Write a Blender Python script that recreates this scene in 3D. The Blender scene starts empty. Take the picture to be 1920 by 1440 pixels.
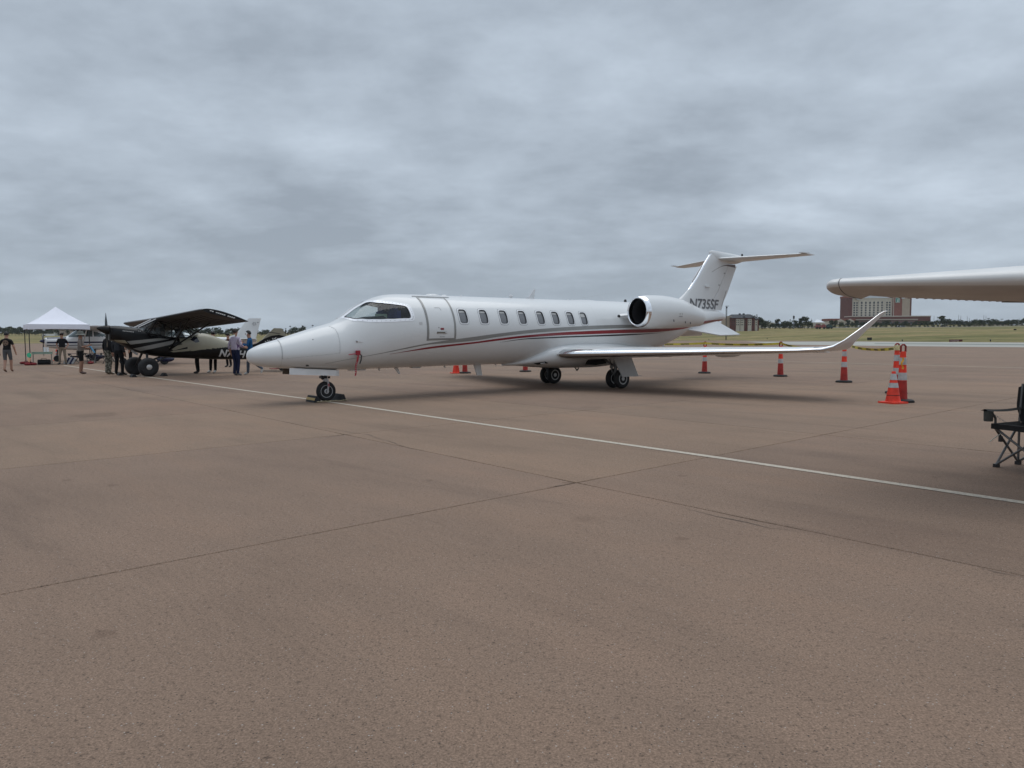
import bpy, bmesh, math, random
import numpy as np
from mathutils import Vector, Matrix
from mathutils.bvhtree import BVHTree

sc = bpy.context.scene
COL = sc.collection
R = math.radians
PI = math.pi
random.seed(7)

# ------------------------------------------------------------------ camera
F_PX = 1336.7
CAM_H = 1.3994
PITCH, ROLL = -0.0641, 0.005
cp, sp, cr, sr = math.cos(PITCH), math.sin(PITCH), math.cos(ROLL), math.sin(ROLL)
RX = Matrix(((1, 0, 0), (0, cp, -sp), (0, sp, cp)))
RY = Matrix(((cr, 0, sr), (0, 1, 0), (-sr, 0, cr)))
CR = RX @ RY
cam = bpy.data.cameras.new('camera')
cam.sensor_fit = 'HORIZONTAL'
cam.sensor_width = 36.0
cam.lens = F_PX / 1920 * 36.0
cam.clip_start = 0.1
cam.clip_end = 9000
camo = bpy.data.objects.new('camera', cam)
COL.objects.link(camo)
right, fwd, up = CR.col[0], CR.col[1], CR.col[2]
camo.matrix_world = Matrix((
    (right.x, up.x, -fwd.x, 0), (right.y, up.y, -fwd.y, 0), (right.z, up.z, -fwd.z, CAM_H), (0, 0, 0, 1)))
sc.camera = camo

# ------------------------------------------------------------------ sky
world = bpy.data.worlds.new('World')
sc.world = world
world.use_nodes = True
SUN_EL, SUN_AZ = R(76), R(15)      # azimuth clockwise from +Y


def sky_nodes():
    nt = world.node_tree
    nt.nodes.clear()
    N, L = nt.nodes.new, nt.links.new

    def math_(op, a, b=None, c=None, clamp=False):
        n = N('ShaderNodeMath'); n.operation = op; n.use_clamp = clamp
        for i, s in enumerate((a, b, c)):
            if s is None: continue
            if isinstance(s, (int, float)): n.inputs[i].default_value = s
            else: L(s, n.inputs[i])
        return n.outputs[0]
    out = N('ShaderNodeOutputWorld'); bg = N('ShaderNodeBackground')
    tc = N('ShaderNodeTexCoord'); sep = N('ShaderNodeSeparateXYZ')
    L(tc.outputs['Generated'], sep.inputs[0])
    x, y, z = sep.outputs
    zc = math_('MAXIMUM', z, 0.0)
    den = math_('ADD', zc, 0.24)
    comb = N('ShaderNodeCombineXYZ')
    L(math_('DIVIDE', x, den), comb.inputs[0]); L(math_('DIVIDE', y, den), comb.inputs[1])
    comb.inputs[2].default_value = 0.7

    def noise(scale, detail, rough, off, stretch=(1, 1, 1), dist=0.0, rot=0.0):
        mp = N('ShaderNodeMapping'); L(comb.outputs[0], mp.inputs[0])
        mp.inputs['Location'].default_value = off; mp.inputs['Scale'].default_value = stretch
        mp.inputs['Rotation'].default_value = (0, 0, rot)
        n = N('ShaderNodeTexNoise'); L(mp.outputs[0], n.inputs['Vector'])
        n.inputs['Scale'].default_value = scale; n.inputs['Detail'].default_value = detail
        n.inputs['Roughness'].default_value = rough; n.inputs['Distortion'].default_value = dist
        return n.outputs['Fac']
    n1 = noise(0.72, 4, 0.5, (10.21, 5.09, 0), (1.0, 1.0, 1), 0.25)
    n2 = noise(2.0, 7, 0.55, (16.40, -0.10, 2), (0.85, 1.0, 1), 0.12, 0.25)
    n3 = noise(5.5, 7, 0.6, (5.3, 2.2, 4), (0.8, 1.0, 1), 0.08, 0.15)
    f = math_('ADD', math_('MULTIPLY', n1, 0.46), math_('ADD', math_('MULTIPLY', n2, 0.36), math_('MULTIPLY', n3, 0.18)))
    ramp = N('ShaderNodeValToRGB'); L(f, ramp.inputs[0])
    cr_ = ramp.color_ramp
    cr_.elements[0].position = 0.39; cr_.elements[0].color = (0.335, 0.388, 0.455, 1)
    cr_.elements[1].position = 0.62; cr_.elements[1].color = (0.645, 0.735, 0.840, 1)
    e = cr_.elements.new(0.50); e.color = (0.472, 0.543, 0.628, 1)
    # paler band of far cloud towards the horizon
    hz = math_('SUBTRACT', 1.0, math_('MULTIPLY', zc, 6.5), clamp=True)
    mixh = N('ShaderNodeMix'); mixh.data_type = 'RGBA'
    L(math_('MULTIPLY', hz, 0.62), mixh.inputs[0]); L(ramp.outputs[0], mixh.inputs[6])
    mixh.inputs[7].default_value = (0.440, 0.512, 0.585, 1)
    # an overcast sky is brighter overhead than at its foot
    gain = math_('ADD', 0.97, math_('MULTIPLY', math_('POWER', zc, 1.6), 0.55))
    sc_ = N('ShaderNodeVectorMath'); sc_.operation = 'SCALE'
    L(mixh.outputs[2], sc_.inputs[0]); L(gain, sc_.inputs[3])
    sky = N('ShaderNodeTexSky'); sky.sky_type = 'NISHITA'; sky.sun_disc = False
    sky.sun_elevation = SUN_EL; sky.sun_rotation = SUN_AZ
    sk = N('ShaderNodeVectorMath'); sk.operation = 'SCALE'
    L(sky.outputs[0], sk.inputs[0]); sk.inputs[3].default_value = 0.05
    mx = N('ShaderNodeMix'); mx.data_type = 'RGBA'; mx.inputs[0].default_value = 0.95
    L(sk.outputs[0], mx.inputs[6]); L(sc_.outputs[0], mx.inputs[7])
    L(mx.outputs[2], bg.inputs[0]); bg.inputs[1].default_value = 1.0
    L(bg.outputs[0], out.inputs[0])


sky_nodes()
sun = bpy.data.lights.new('sun', 'SUN')
sun.energy = 1.3
sun.angle = R(56)
sun.color = (1.0, 0.98, 0.95)
suno = bpy.data.objects.new('sun', sun)
COL.objects.link(suno)
sd = Vector((math.sin(SUN_AZ) * math.cos(SUN_EL), math.cos(SUN_AZ) * math.cos(SUN_EL), math.sin(SUN_EL)))
suno.rotation_euler = sd.to_track_quat('Z', 'Y').to_euler()
suno.location = sd * 60
sc.view_settings.view_transform = 'Standard'
sc.view_settings.look = 'None'
sc.view_settings.gamma = 1.0
sc.view_settings.use_curve_mapping = False
sc.view_settings.exposure = 0.0
HAZE = 0.00007                        # density of the air, per metre


# ------------------------------------------------------------------ helpers
def lin(r, g, b):
    def c(u):
        u /= 255.0
        return u / 12.92 if u <= 0.04045 else ((u + 0.055) / 1.055) ** 2.4
    return (c(r), c(g), c(b))


_mats = {}


def mat(name, col, rough=0.5, metal=0.0, coat=0.0, var=0.06, scale=6.0, bump=0.0, spec=0.5, bscale=None):
    if name in _mats: return _mats[name]
    m = bpy.data.materials.new(name); m.use_nodes = True
    nt = m.node_tree; N, L = nt.nodes.new, nt.links.new
    b = nt.nodes['Principled BSDF']
    b.inputs['Roughness'].default_value = rough
    b.inputs['Metallic'].default_value = metal
    b.inputs['Coat Weight'].default_value = coat
    b.inputs['Coat Roughness'].default_value = 0.06
    b.inputs['Specular IOR Level'].default_value = spec
    tc = N('ShaderNodeTexCoord')
    n = N('ShaderNodeTexNoise'); n.inputs['Scale'].default_value = scale; n.inputs['Detail'].default_value = 4
    L(tc.outputs['Object'], n.inputs['Vector'])
    r = N('ShaderNodeValToRGB')
    lo = tuple(max(0, c * (1 - var)) for c in col); hi = tuple(min(1, c * (1 + var)) for c in col)
    r.color_ramp.elements[0].position = 0.3; r.color_ramp.elements[0].color = lo + (1,)
    r.color_ramp.elements[1].position = 0.7; r.color_ramp.elements[1].color = hi + (1,)
    L(n.outputs['Fac'], r.inputs[0]); L(r.outputs[0], b.inputs['Base Color'])
    if bump:
        nb = N('ShaderNodeTexNoise'); nb.inputs['Scale'].default_value = bscale or scale * 4; nb.inputs['Detail'].default_value = 3
        L(tc.outputs['Object'], nb.inputs['Vector'])
        bp = N('ShaderNodeBump'); bp.inputs['Strength'].default_value = bump; bp.inputs['Distance'].default_value = 0.01
        L(nb.outputs['Fac'], bp.inputs['Height']); L(bp.outputs[0], b.inputs['Normal'])
    _mats[name] = m
    return m


class MB:
    """collects shapes, then links them as one mesh object"""
    def __init__(s): s.v, s.f, s.mi = [], [], []

    def add(s, vs, fs, mi=0):
        k = len(s.v); s.v += [tuple(p) for p in vs]
        for f in fs: s.f.append(tuple(i + k for i in f)); s.mi.append(mi)
        return s

    def box(s, c, d, rot=None, mi=0):
        vs = []
        for x in (-.5, .5):
            for y in (-.5, .5):
                for z in (-.5, .5):
                    p = Vector((x * d[0], y * d[1], z * d[2]))
                    if rot is not None: p = rot @ p
                    vs.append(Vector(c) + p)
        return s.add(vs, [(0, 1, 3, 2), (4, 6, 7, 5), (0, 4, 5, 1), (2, 3, 7, 6), (0, 2, 6, 4), (1, 5, 7, 3)], mi)

    def loft(s, rings, caps=True, closed=True, mi=0):
        n = len(rings[0]); vs = [p for r in rings for p in r]; fs = []
        m = n if closed else n - 1
        for i in range(len(rings) - 1):
            for j in range(m):
                a = i * n + j; b = i * n + (j + 1) % n
                fs.append((a, b, b + n, a + n))
        if caps:
            fs.append(tuple(range(n - 1, -1, -1))); fs.append(tuple((len(rings) - 1) * n + j for j in range(n)))
        return s.add(vs, fs, mi)

    def tube(s, pts, r, n=8, mi=0, caps=True):
        pts = [Vector(p) for p in pts]; rings = []
        ref = None
        for i, p in enumerate(pts):
            t = (pts[min(i + 1, len(pts) - 1)] - pts[max(i - 1, 0)]).normalized()
            if ref is None:
                ref = Vector((0, 0, 1)) if abs(t.z) < .9 else Vector((1, 0, 0))
            u = (ref - t * ref.dot(t)).normalized(); w = t.cross(u); ref = u
            rr = r[i] if isinstance(r, (list, tuple)) else r
            rings.append([p + u * (rr * math.cos(2 * PI * k / n)) + w * (rr * math.sin(2 * PI * k / n)) for k in range(n)])
        return s.loft(rings, caps, True, mi)

    def lathe(s, prof, c, axis='z', n=20, mi=0, caps=True, sc_=(1, 1)):
        rings = []
        for r_, h in prof:
            ring = []
            for k in range(n):
                a = 2 * PI * k / n; u, w = r_ * math.cos(a) * sc_[0], r_ * math.sin(a) * sc_[1]
                q = {'z': (u, w, h), 'y': (u, h, w), 'x': (h, u, w)}[axis]
                ring.append((c[0] + q[0], c[1] + q[1], c[2] + q[2]))
            rings.append(ring)
        return s.loft(rings, caps, True, mi)

    def ell(s, c, r, nu=12, nv=8, mi=0):
        rings = []
        for j in range(1, nv):
            a = PI * j / nv
            rings.append([(c[0] + r[0] * math.sin(a) * math.cos(2 * PI * i / nu), c[1] + r[1] * math.sin(a) * math.sin(2 * PI * i / nu), c[2] + r[2] * math.cos(a)) for i in range(nu)])
        return s.loft(rings, True, True, mi)

    def prism(s, poly, d0, d1, fn, mi=0):
        """poly of (a, b); fn(a, b, d) -> point; extruded from d0 to d1"""
        n = len(poly)
        vs = [fn(a, b, d0) for a, b in poly] + [fn(a, b, d1) for a, b in poly]
        fs = [tuple(range(n)), tuple(range(2 * n - 1, n - 1, -1))] + [(i, (i + 1) % n, (i + 1) % n + n, i + n) for i in range(n)]
        return s.add(vs, fs, mi)

    def build(s, name, mats, parent=None, xf=None, smooth=True, sharp=40, recalc=True):
        me = bpy.data.meshes.new(name)
        vs = [tuple(xf(*p)) for p in s.v] if xf else s.v
        me.from_pydata(vs, [], s.f)
        if not isinstance(mats, (list, tuple)): mats = [mats]
        for m in mats: me.materials.append(m)
        me.polygons.foreach_set('material_index', s.mi)
        if recalc:
            bm = bmesh.new(); bm.from_mesh(me); bmesh.ops.recalc_face_normals(bm, faces=bm.faces); bm.to_mesh(me); bm.free()
        if smooth:
            me.polygons.foreach_set('use_smooth', [True] * len(me.polygons))
            me.set_sharp_from_angle(angle=R(sharp))
        me.update()
        o = bpy.data.objects.new(name, me); COL.objects.link(o)
        if parent: o.parent = parent
        return o


def tag(o, label=None, cat=None, group=None, kind=None):
    if label: o['label'] = label
    if cat: o['category'] = cat
    if group: o['group'] = group
    if kind: o['kind'] = kind
    return o


def thing(name, label, cat, loc=(0, 0, 0), rz=0.0, group=None):
    o = bpy.data.objects.new(name, None); COL.objects.link(o)
    o.empty_display_size = 0.3
    o.location = loc; o.rotation_euler = (0, 0, rz)
    return tag(o, label, cat, group)


def copy_tree(o, parent=None):
    c = o.copy(); COL.objects.link(c)
    if parent: c.parent = parent
    for ch in list(o.children): copy_tree(ch, c)
    return c


def text_mesh(txt, size, shear=0.0, bold=0.0, space=1.0):
    cu = bpy.data.curves.new('lettering', 'FONT'); cu.body = txt; cu.size = size; cu.shear = shear; cu.offset = bold
    cu.space_character = space; cu.resolution_u = 3
    o = bpy.data.objects.new('lettering', cu); COL.objects.link(o)
    dg = bpy.context.evaluated_depsgraph_get()
    me = bpy.data.meshes.new_from_object(o.evaluated_get(dg))
    bpy.data.objects.remove(o); bpy.data.curves.remove(cu)
    return me


def letters(name, txt, size, m, parent, fn, shear=0.0, bold=0.0, space=1.0, subdiv=0):
    """text mesh whose every vertex goes through fn(u, v) -> local point"""
    me = text_mesh(txt, size, shear, bold, space)
    if subdiv:
        bm = bmesh.new(); bm.from_mesh(me); bmesh.ops.triangulate(bm, faces=bm.faces); bmesh.ops.subdivide_edges(bm, edges=bm.edges, cuts=subdiv, use_grid_fill=True); bm.to_mesh(me); bm.free()
    for v in me.vertices: v.co = Vector(fn(v.co.x, v.co.y))
    me.materials.clear(); me.materials.append(m)
    o = bpy.data.objects.new(name, me); COL.objects.link(o)
    if parent: o.parent = parent
    return o


def pch_prep(X, Y):
    h = np.diff(X); d = np.diff(Y) / h; m = np.zeros(len(X))
    for i in range(1, len(X) - 1):
        if d[i - 1] * d[i] > 0:
            w1 = 2 * h[i] + h[i - 1]; w2 = h[i] + 2 * h[i - 1]; m[i] = (w1 + w2) / (w1 / d[i - 1] + w2 / d[i])
    m[0] = d[0]; m[-1] = d[-1]
    return m


class Loft:
    """cross sections (x, top, widest, bottom, half width, exponent) along x, monotone in between"""
    def __init__(s, rows):
        s.A = np.array(rows, float); s.X = s.A[:, 0]
        s.M = [pch_prep(s.X, s.A[:, k]) for k in range(1, 6)]; s.cache = {}

    def sec(s, x):
        x = min(max(x, s.X[0]), s.X[-1]); key = round(x, 5)
        if key in s.cache: return s.cache[key]
        i = int(min(max(np.searchsorted(s.X, x) - 1, 0), len(s.X) - 2)); h = s.X[i + 1] - s.X[i]; t = (x - s.X[i]) / h
        o = []
        for k in range(5):
            Y, m = s.A[:, k + 1], s.M[k]
            o.append(float((1 + 2 * t) * (1 - t) ** 2 * Y[i] + t * (1 - t) ** 2 * h * m[i] + t * t * (3 - 2 * t) * Y[i + 1] + t * t * (t - 1) * h * m[i + 1]))
        s.cache[key] = o
        return o

    def pt(s, x, th, off=0.0):
        zt, zm, zb, w, n = s.sec(x); st, ct = math.sin(th), math.cos(th)
        a = (zt - zm) if ct > 0 else (zm - zb); e = 2 / n
        y = w * math.copysign(abs(st) ** e, st); z = a * math.copysign(abs(ct) ** e, ct)
        if off:
            ny, nz = y / max(w * w, 1e-4), z / max(a * a, 1e-4); L_ = math.hypot(ny, nz) or 1
            y += off * ny / L_; z += off * nz / L_
        return (x, y, zm + z)

    def th_z(s, x, z):
        zt, zm, zb, w, n = s.sec(x); a = (zt - zm) if z > zm else (zm - zb)
        q = max(-1, min(1, (z - zm) / a)); c = math.copysign(abs(q) ** (n / 2), q)
        return math.acos(max(-1, min(1, c)))

    def th_y(s, x, y):
        zt, zm, zb, w, n = s.sec(x); return math.asin(min(1, (y / w) ** (n / 2)))


def airfoil(n=14, tc=0.11, camber=0.0):
    """closed loop of (chord fraction, height/chord): upper TE->LE then lower LE->TE"""
    t = lambda c: 5 * tc * (0.2969 * math.sqrt(c) - .126 * c - .3516 * c * c + .2843 * c ** 3 - .1036 * c ** 4)
    cs = [0.5 * (1 + math.cos(PI * i / n)) for i in range(n + 1)]
    cam_ = lambda c: camber * 4 * c * (1 - c)
    up_ = [(c, t(c) + cam_(c)) for c in cs]
    lo_ = [(c, -t(c) + cam_(c)) for c in reversed(cs)][1:-1]
    return up_ + lo_


def wing_rings(secs, n=14, camber=0.01, cmin=0.0, cmax=1.0, off=0.0):
    """secs: (LE point, TE point, t/c, dihedral angle)"""
    rings = []
    for le, te, tc, dih in secs:
        le, te = Vector(le), Vector(te); ch = (te - le).length
        nrm = Vector((0, -math.sin(dih), math.cos(dih))); ring = []
        for c, t in airfoil(n, tc, camber):
            if cmin <= c <= cmax:
                o_ = off if t >= 0 else -off
                ring.append(le + (te - le) * c + nrm * (t * ch + o_) - ((te - le).normalized() * off if c < 0.02 else Vector((0, 0, 0))))
        rings.append(ring)
    return rings


def atpx(u, v, Y):
    """world point at depth Y for a pixel of the 1920 px photograph (used to measure the place)"""
    d = CR @ Vector(((u - 960) / F_PX, 1, -(v - 720) / F_PX)); t = Y / d.y
    return Vector((d.x * t, Y, CAM_H + d.z * t))


def gnd(u, v):
    d = CR @ Vector(((u - 960) / F_PX, 1, -(v - 720) / F_PX)); t = -CAM_H / d.z
    return Vector((d.x * t, d.y * t, 0))


# ------------------------------------------------------------------ shared materials
WHITE = mat('white_aircraft_paint', (0.645, 0.655, 0.655), 0.28, 0, 0.35, 0.012, 1.5)
RUBBER = mat('tyre_rubber', (0.012, 0.012, 0.013), 0.75, var=0.2, scale=20, bump=0.2)
BLACKM = mat('black_metal', (0.015, 0.015, 0.017), 0.45, var=0.2)
STEEL = mat('steel', (0.45, 0.45, 0.46), 0.35, 0.9)
ALU = mat('grey_alloy', (0.40, 0.41, 0.42), 0.4, 0.25)
CHROME = mat('polished_metal', (0.83, 0.84, 0.86), 0.12, 1.0, var=0.02)
DARK = mat('dark_cavity', (0.006, 0.006, 0.007), 0.8)
DGLASS = mat('dark_window_glass', (0.035, 0.038, 0.043), 0.06, 0, 0.5, 0.1, 3.0)
SEAM = mat('panel_seam', (0.30, 0.30, 0.30), 0.6)


# ------------------------------------------------------------------ the ground
SLAB_ANG = R(-49.3)                    # joints run along this direction and square to it
J0 = Vector((0.62, 6.83, 0))           # where two joints cross
EA = Vector((math.cos(R(40.7)), math.sin(R(40.7)), 0))
EB = Vector((math.cos(SLAB_ANG), math.sin(SLAB_ANG), 0))
SLAB = 4.72
SLAB_A = 5.06                          # spacing along EA; SLAB is the spacing along EB


def concrete(name, slab=True, base=(0.216, 0.149, 0.107), dark=False):
    m = bpy.data.materials.new(name); m.use_nodes = True
    nt = m.node_tree; N, L = nt.nodes.new, nt.links.new
    b = nt.nodes['Principled BSDF']; b.inputs['Roughness'].default_value = 0.85; b.inputs['Specular IOR Level'].default_value = 0.25
    g = N('ShaderNodeNewGeometry')

    def noise(scale, det, rough=0.55, stretch=None, dist=0.0):
        n = N('ShaderNodeTexNoise'); n.inputs['Scale'].default_value = scale; n.inputs['Detail'].default_value = det
        n.inputs['Roughness'].default_value = rough; n.inputs['Distortion'].default_value = dist
        if stretch:
            mp = N('ShaderNodeMapping'); mp.vector_type = 'TEXTURE'; mp.inputs['Rotation'].default_value = (0, 0, stretch[0]); mp.inputs['Scale'].default_value = stretch[1]
            L(g.outputs['Position'], mp.inputs[0]); L(mp.outputs[0], n.inputs['Vector'])
        else: L(g.outputs['Position'], n.inputs['Vector'])
        return n.outputs['Fac']

    def ramp(f, stops):
        r = N('ShaderNodeValToRGB'); L(f, r.inputs[0])
        while len(r.color_ramp.elements) < len(stops): r.color_ramp.elements.new(0.5)
        for e, (p, c) in zip(r.color_ramp.elements, stops): e.position = p; e.color = (c if isinstance(c, tuple) else (c, c, c)) + (1,)
        return r.outputs[0]

    def mul(a, bb, fac=1.0):
        x = N('ShaderNodeMix'); x.data_type = 'RGBA'; x.blend_type = 'MULTIPLY'; x.inputs[0].default_value = fac
        L(a, x.inputs[6]); L(bb, x.inputs[7]); return x.outputs[2]
    B = Vector(base)
    c = ramp(noise(0.23, 4, 0.6), [(0.3, tuple(B * 0.89)), (0.5, tuple(B)), (0.7, (base[0] * 1.13, base[1] * 1.085, base[2] * 1.06))])
    c = mul(c, ramp(noise(1.3, 5, 0.6, (SLAB_ANG, (2.6, 0.8, 1))), [(0.28, 0.92), (0.5, 1.0), (0.72, 1.05)]))
    # traffic stains, long and soft
    c = mul(c, ramp(noise(0.55, 5, 0.62, (R(-42), (3.2, 0.55, 1)), 0.4), [(0.30, (0.80, 0.80, 0.81)), (0.44, (0.97, 0.97, 0.97)), (0.52, 1.0), (0.72, (1.06, 1.03, 1.0))]))
    # broom finish
    c = mul(c, ramp(noise(34, 3, 0.6, (SLAB_ANG, (9.0, 0.8, 1))), [(0.30, 0.90), (0.5, 1.0), (0.7, 1.06)]), 0.6)
    # fine aggregate
    fine = noise(110, 3, 0.75)
    c = mul(c, ramp(fine, [(0.30, 0.48), (0.5, 1.0), (0.68, 1.45)]), 1.0)
    mid = noise(38, 2, 0.6)
    c = mul(c, ramp(mid, [(0.27, 0.50), (0.40, 0.96), (0.70, 1.10)]), 0.9)
    # pits and pale stones
    vo = N('ShaderNodeTexVoronoi'); vo.inputs['Scale'].default_value = 82; L(g.outputs['Position'], vo.inputs['Vector'])
    sepc = N('ShaderNodeSeparateColor'); L(vo.outputs['Color'], sepc.inputs[0])
    pit = N('ShaderNodeMath'); pit.operation = 'LESS_THAN'; L(vo.outputs['Distance'], pit.inputs[0])
    sz = N('ShaderNodeMath'); sz.operation = 'MULTIPLY_ADD'; L(sepc.outputs[0], sz.inputs[0]); sz.inputs[1].default_value = 0.62; sz.inputs[2].default_value = -0.31
    L(sz.outputs[0], pit.inputs[1])
    pm = N('ShaderNodeMix'); pm.data_type = 'RGBA'; L(pit.outputs[0], pm.inputs[0]); L(c, pm.inputs[6]); 
    pc = ramp(sepc.outputs[1], [(0.0, (0.05, 0.038, 0.031)), (0.70, (0.075, 0.058, 0.048)), (0.76, (0.30, 0.26, 0.225)), (1.0, (0.38, 0.34, 0.30))]); L(pc, pm.inputs[7])
    c = pm.outputs[2]
    if slab:
        oi = N('ShaderNodeObjectInfo')
        c = mul(c, ramp(oi.outputs['Random'], [(0.0, (0.955, 0.955, 0.97)), (0.35, (0.99, 0.975, 0.97)), (0.65, (1.0, 1.01, 1.0)), (1.0, (1.05, 1.04, 1.015))]))
    # oil drips and scuffs, scattered
    for sc2, th, sl, col in ((0.40, 0.06, 0.085, (.84, .83, .82)), (1.6, 0.035, 0.050, (.80, .78, .77))):
        v2 = N('ShaderNodeTexVoronoi'); v2.inputs['Scale'].default_value = sc2
        wob = N('ShaderNodeTexNoise'); wob.inputs['Scale'].default_value = sc2 * 9; L(g.outputs['Position'], wob.inputs['Vector'])
        ad = N('ShaderNodeVectorMath'); ad.operation = 'MULTIPLY_ADD'; L(wob.outputs['Color'], ad.inputs[0]); ad.inputs[1].default_value = (.22 / sc2,) * 3; L(g.outputs['Position'], ad.inputs[2]); L(ad.outputs[0], v2.inputs['Vector'])
        s2 = N('ShaderNodeSeparateColor'); L(v2.outputs['Color'], s2.inputs[0])
        r0 = N('ShaderNodeMath'); r0.operation = 'MULTIPLY'; L(s2.outputs[0], r0.inputs[0]); L(s2.outputs[0], r0.inputs[1])
        r1 = N('ShaderNodeMath'); r1.operation = 'MULTIPLY_ADD'; L(r0.outputs[0], r1.inputs[0]); r1.inputs[1].default_value = -sl * 1.6; L(v2.outputs['Distance'], r1.inputs[2])
        c = mul(c, ramp(r1.outputs[0], [(-0.0, col), (th, (1.0, 1.0, 1.0))]))
    L(c, b.inputs['Base Color'])
    bp = N('ShaderNodeBump'); bp.inputs['Strength'].default_value = 0.5; bp.inputs['Distance'].default_value = 0.004
    L(fine, bp.inputs['Height'])
    bp2 = N('ShaderNodeBump'); bp2.inputs['Strength'].default_value = 0.35; bp2.inputs['Distance'].default_value = 0.006
    L(mid, bp2.inputs['Height']); L(bp.outputs[0], bp2.inputs['Normal']); L(bp2.outputs[0], b.inputs['Normal'])
    return m


CONC = concrete('apron_concrete')
CONC_FAR = concrete('apron_concrete_far', False)

apron = bpy.data.objects.new('apron', None); COL.objects.link(apron); apron['kind'] = 'structure'
m_ = MB(); m_.add([(640 * math.cos(2 * PI * k / 64), 640 * math.sin(2 * PI * k / 64), -0.014) for k in range(64)], [tuple(range(64))])
m_.build('pavement_surface', CONC_FAR, apron, smooth=False)


def slab_mesh(seed):
    """one cast slab with a slightly ragged, chamfered rim"""
    rnd = random.Random(seed); h = SLAB / 2; ha = SLAB_A / 2; n = 10; top, rim, low = [], [], []
    pts = []
    for side in range(4):
        for k in range(n):
            t = -1 + 2 * k / n
            pts.append([(t, -1), (1, t), (-t, 1), (-1, -t)][side])
    for i, (a, b_) in enumerate(pts):
        g1 = 0.0055 + rnd.uniform(0, 0.003); corner = i % n == 0
        if corner: g1 += 0.004
        if rnd.random() < 0.05: g1 += rnd.uniform(0.004, 0.014)
        top.append((a * (ha - g1 - 0.004), b_ * (h - g1 - 0.004), 0)); rim.append((a * (ha - g1), b_ * (h - g1), -0.005)); low.append((a * (ha - g1), b_ * (h - g1), -0.0139))
    mb = MB(); mb.loft([low, rim, top], caps=False)
    k = len(mb.v) - len(top)
    mb.f.append(tuple(range(k, k + len(top)))); mb.mi.append(0)
    return mb


slab_meshes = []
for s_ in range(5):
    o = slab_mesh(s_).build('concrete_slab', CONC, None, smooth=False)
    slab_meshes.append(o.data); bpy.data.objects.remove(o)
rot_slab = math.atan2(EA.y, EA.x)
rs = random.Random(3)
for i in range(-5, 13):
    for j in range(-12, 6):
        c = J0 + EA * ((i + .5) * SLAB_A) + EB * ((j + .5) * SLAB)
        if c.y < -1.5 or c.y > 44 or abs(c.x) > 0.78 * c.y + 6: continue
        o = bpy.data.objects.new('concrete_slab', rs.choice(slab_meshes)); COL.objects.link(o)
        o.location = (c.x, c.y, 0); o.rotation_euler = (0, 0, rot_slab + rs.choice((0, 0, PI)) ); o.parent = apron

# joint filler lying in the recess between slabs; patchy, in places gone
jm = bpy.data.materials.new('joint_filler'); jm.use_nodes = True
nt = jm.node_tree; b_ = nt.nodes['Principled BSDF']; b_.inputs['Roughness'].default_value = 0.9
g_ = nt.nodes.new('ShaderNodeNewGeometry'); n_ = nt.nodes.new('ShaderNodeTexNoise'); n_.inputs['Scale'].default_value = 0.9; n_.inputs['Detail'].default_value = 6
r_ = nt.nodes.new('ShaderNodeValToRGB'); r_.color_ramp.elements[0].position = 0.55; r_.color_ramp.elements[0].color = (0.014, 0.012, 0.011, 1)
r_.color_ramp.elements[1].position = 0.74; r_.color_ramp.elements[1].color = (0.12, 0.095, 0.078, 1)
nt.links.new(g_.outputs['Position'], n_.inputs['Vector']); nt.links.new(n_.outputs['Fac'], r_.inputs[0]); nt.links.new(r_.outputs[0], b_.inputs['Base Color'])
for along, across, rng in ((EA, EB, range(-12, 7)), (EB, EA, range(-5, 14))):
    for k in rng:
        c = J0 + across * (k * (SLAB_A if across is EA else SLAB))
        mb = MB()
        for a0 in range(-60, 60, 4):
            p, q = c + along * a0, c + along * (a0 + 4)
            if max(p.y, q.y) < 0 or min(p.y, q.y) > 46 or abs((p.x + q.x) / 2) > 0.8 * (p.y + q.y) / 2 + 8: continue
            z = -0.009 if along is EA else -0.0105
            w = across * 0.016
            mb.add([(p - w) + Vector((0, 0, z)), (q - w) + Vector((0, 0, z)), (q + w) + Vector((0, 0, z)), (p + w) + Vector((0, 0, z))], [(0, 1, 2, 3)])
        if mb.f: mb.build('joint_filler', jm, apron, smooth=False)

# random cracks that wander off the joints
CRK = mat('crack', (0.05, 0.042, 0.037), 0.95)


def crack(pts, w, seed):
    rnd = random.Random(seed); mb = MB(); P = []
    pts = [Vector((p[0], p[1], 0)) for p in pts]
    for a, b in zip(pts, pts[1:]):
        n = max(2, int((b - a).length / 0.12))
        for k in range(n): P.append(a.lerp(b, k / n) + Vector((rnd.gauss(0, .012), rnd.gauss(0, .012), 0)))
    P.append(pts[-1]); vs = []
    for i, p in enumerate(P):
        t = (P[min(i + 1, len(P) - 1)] - P[max(0, i - 1)]).normalized(); nn = Vector((-t.y, t.x, 0))
        ww = w * rnd.uniform(.4, 1.4) * min(1, i / 4, (len(P) - 1 - i) / 4)
        vs += [p + nn * ww + Vector((0, 0, .003)), p - nn * ww + Vector((0, 0, .003))]
    mb.add(vs, [(2 * i, 2 * i + 1, 2 * i + 3, 2 * i + 2) for i in range(len(P) - 1)])
    return mb.build('crack', CRK, apron, smooth=False)


for k, (q, w) in enumerate([([(605, 822), (640, 816), (672, 813)], .012), ([(1020, 913), (1052, 911), (1078, 906)], .013), ([(1245, 943), (1290, 955), (1345, 968), (1440, 988), (1536, 1005)], .004),
                            ([(590, 800), (690, 815), (760, 838), (800, 846)], .004), ([(1830, 1062), (1870, 1075), (1920, 1083)], .008), ([(1900, 800), (1850, 770), (1838, 772)], .008)]):
    crack([gnd(*p) for p in q], w, k)

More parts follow.
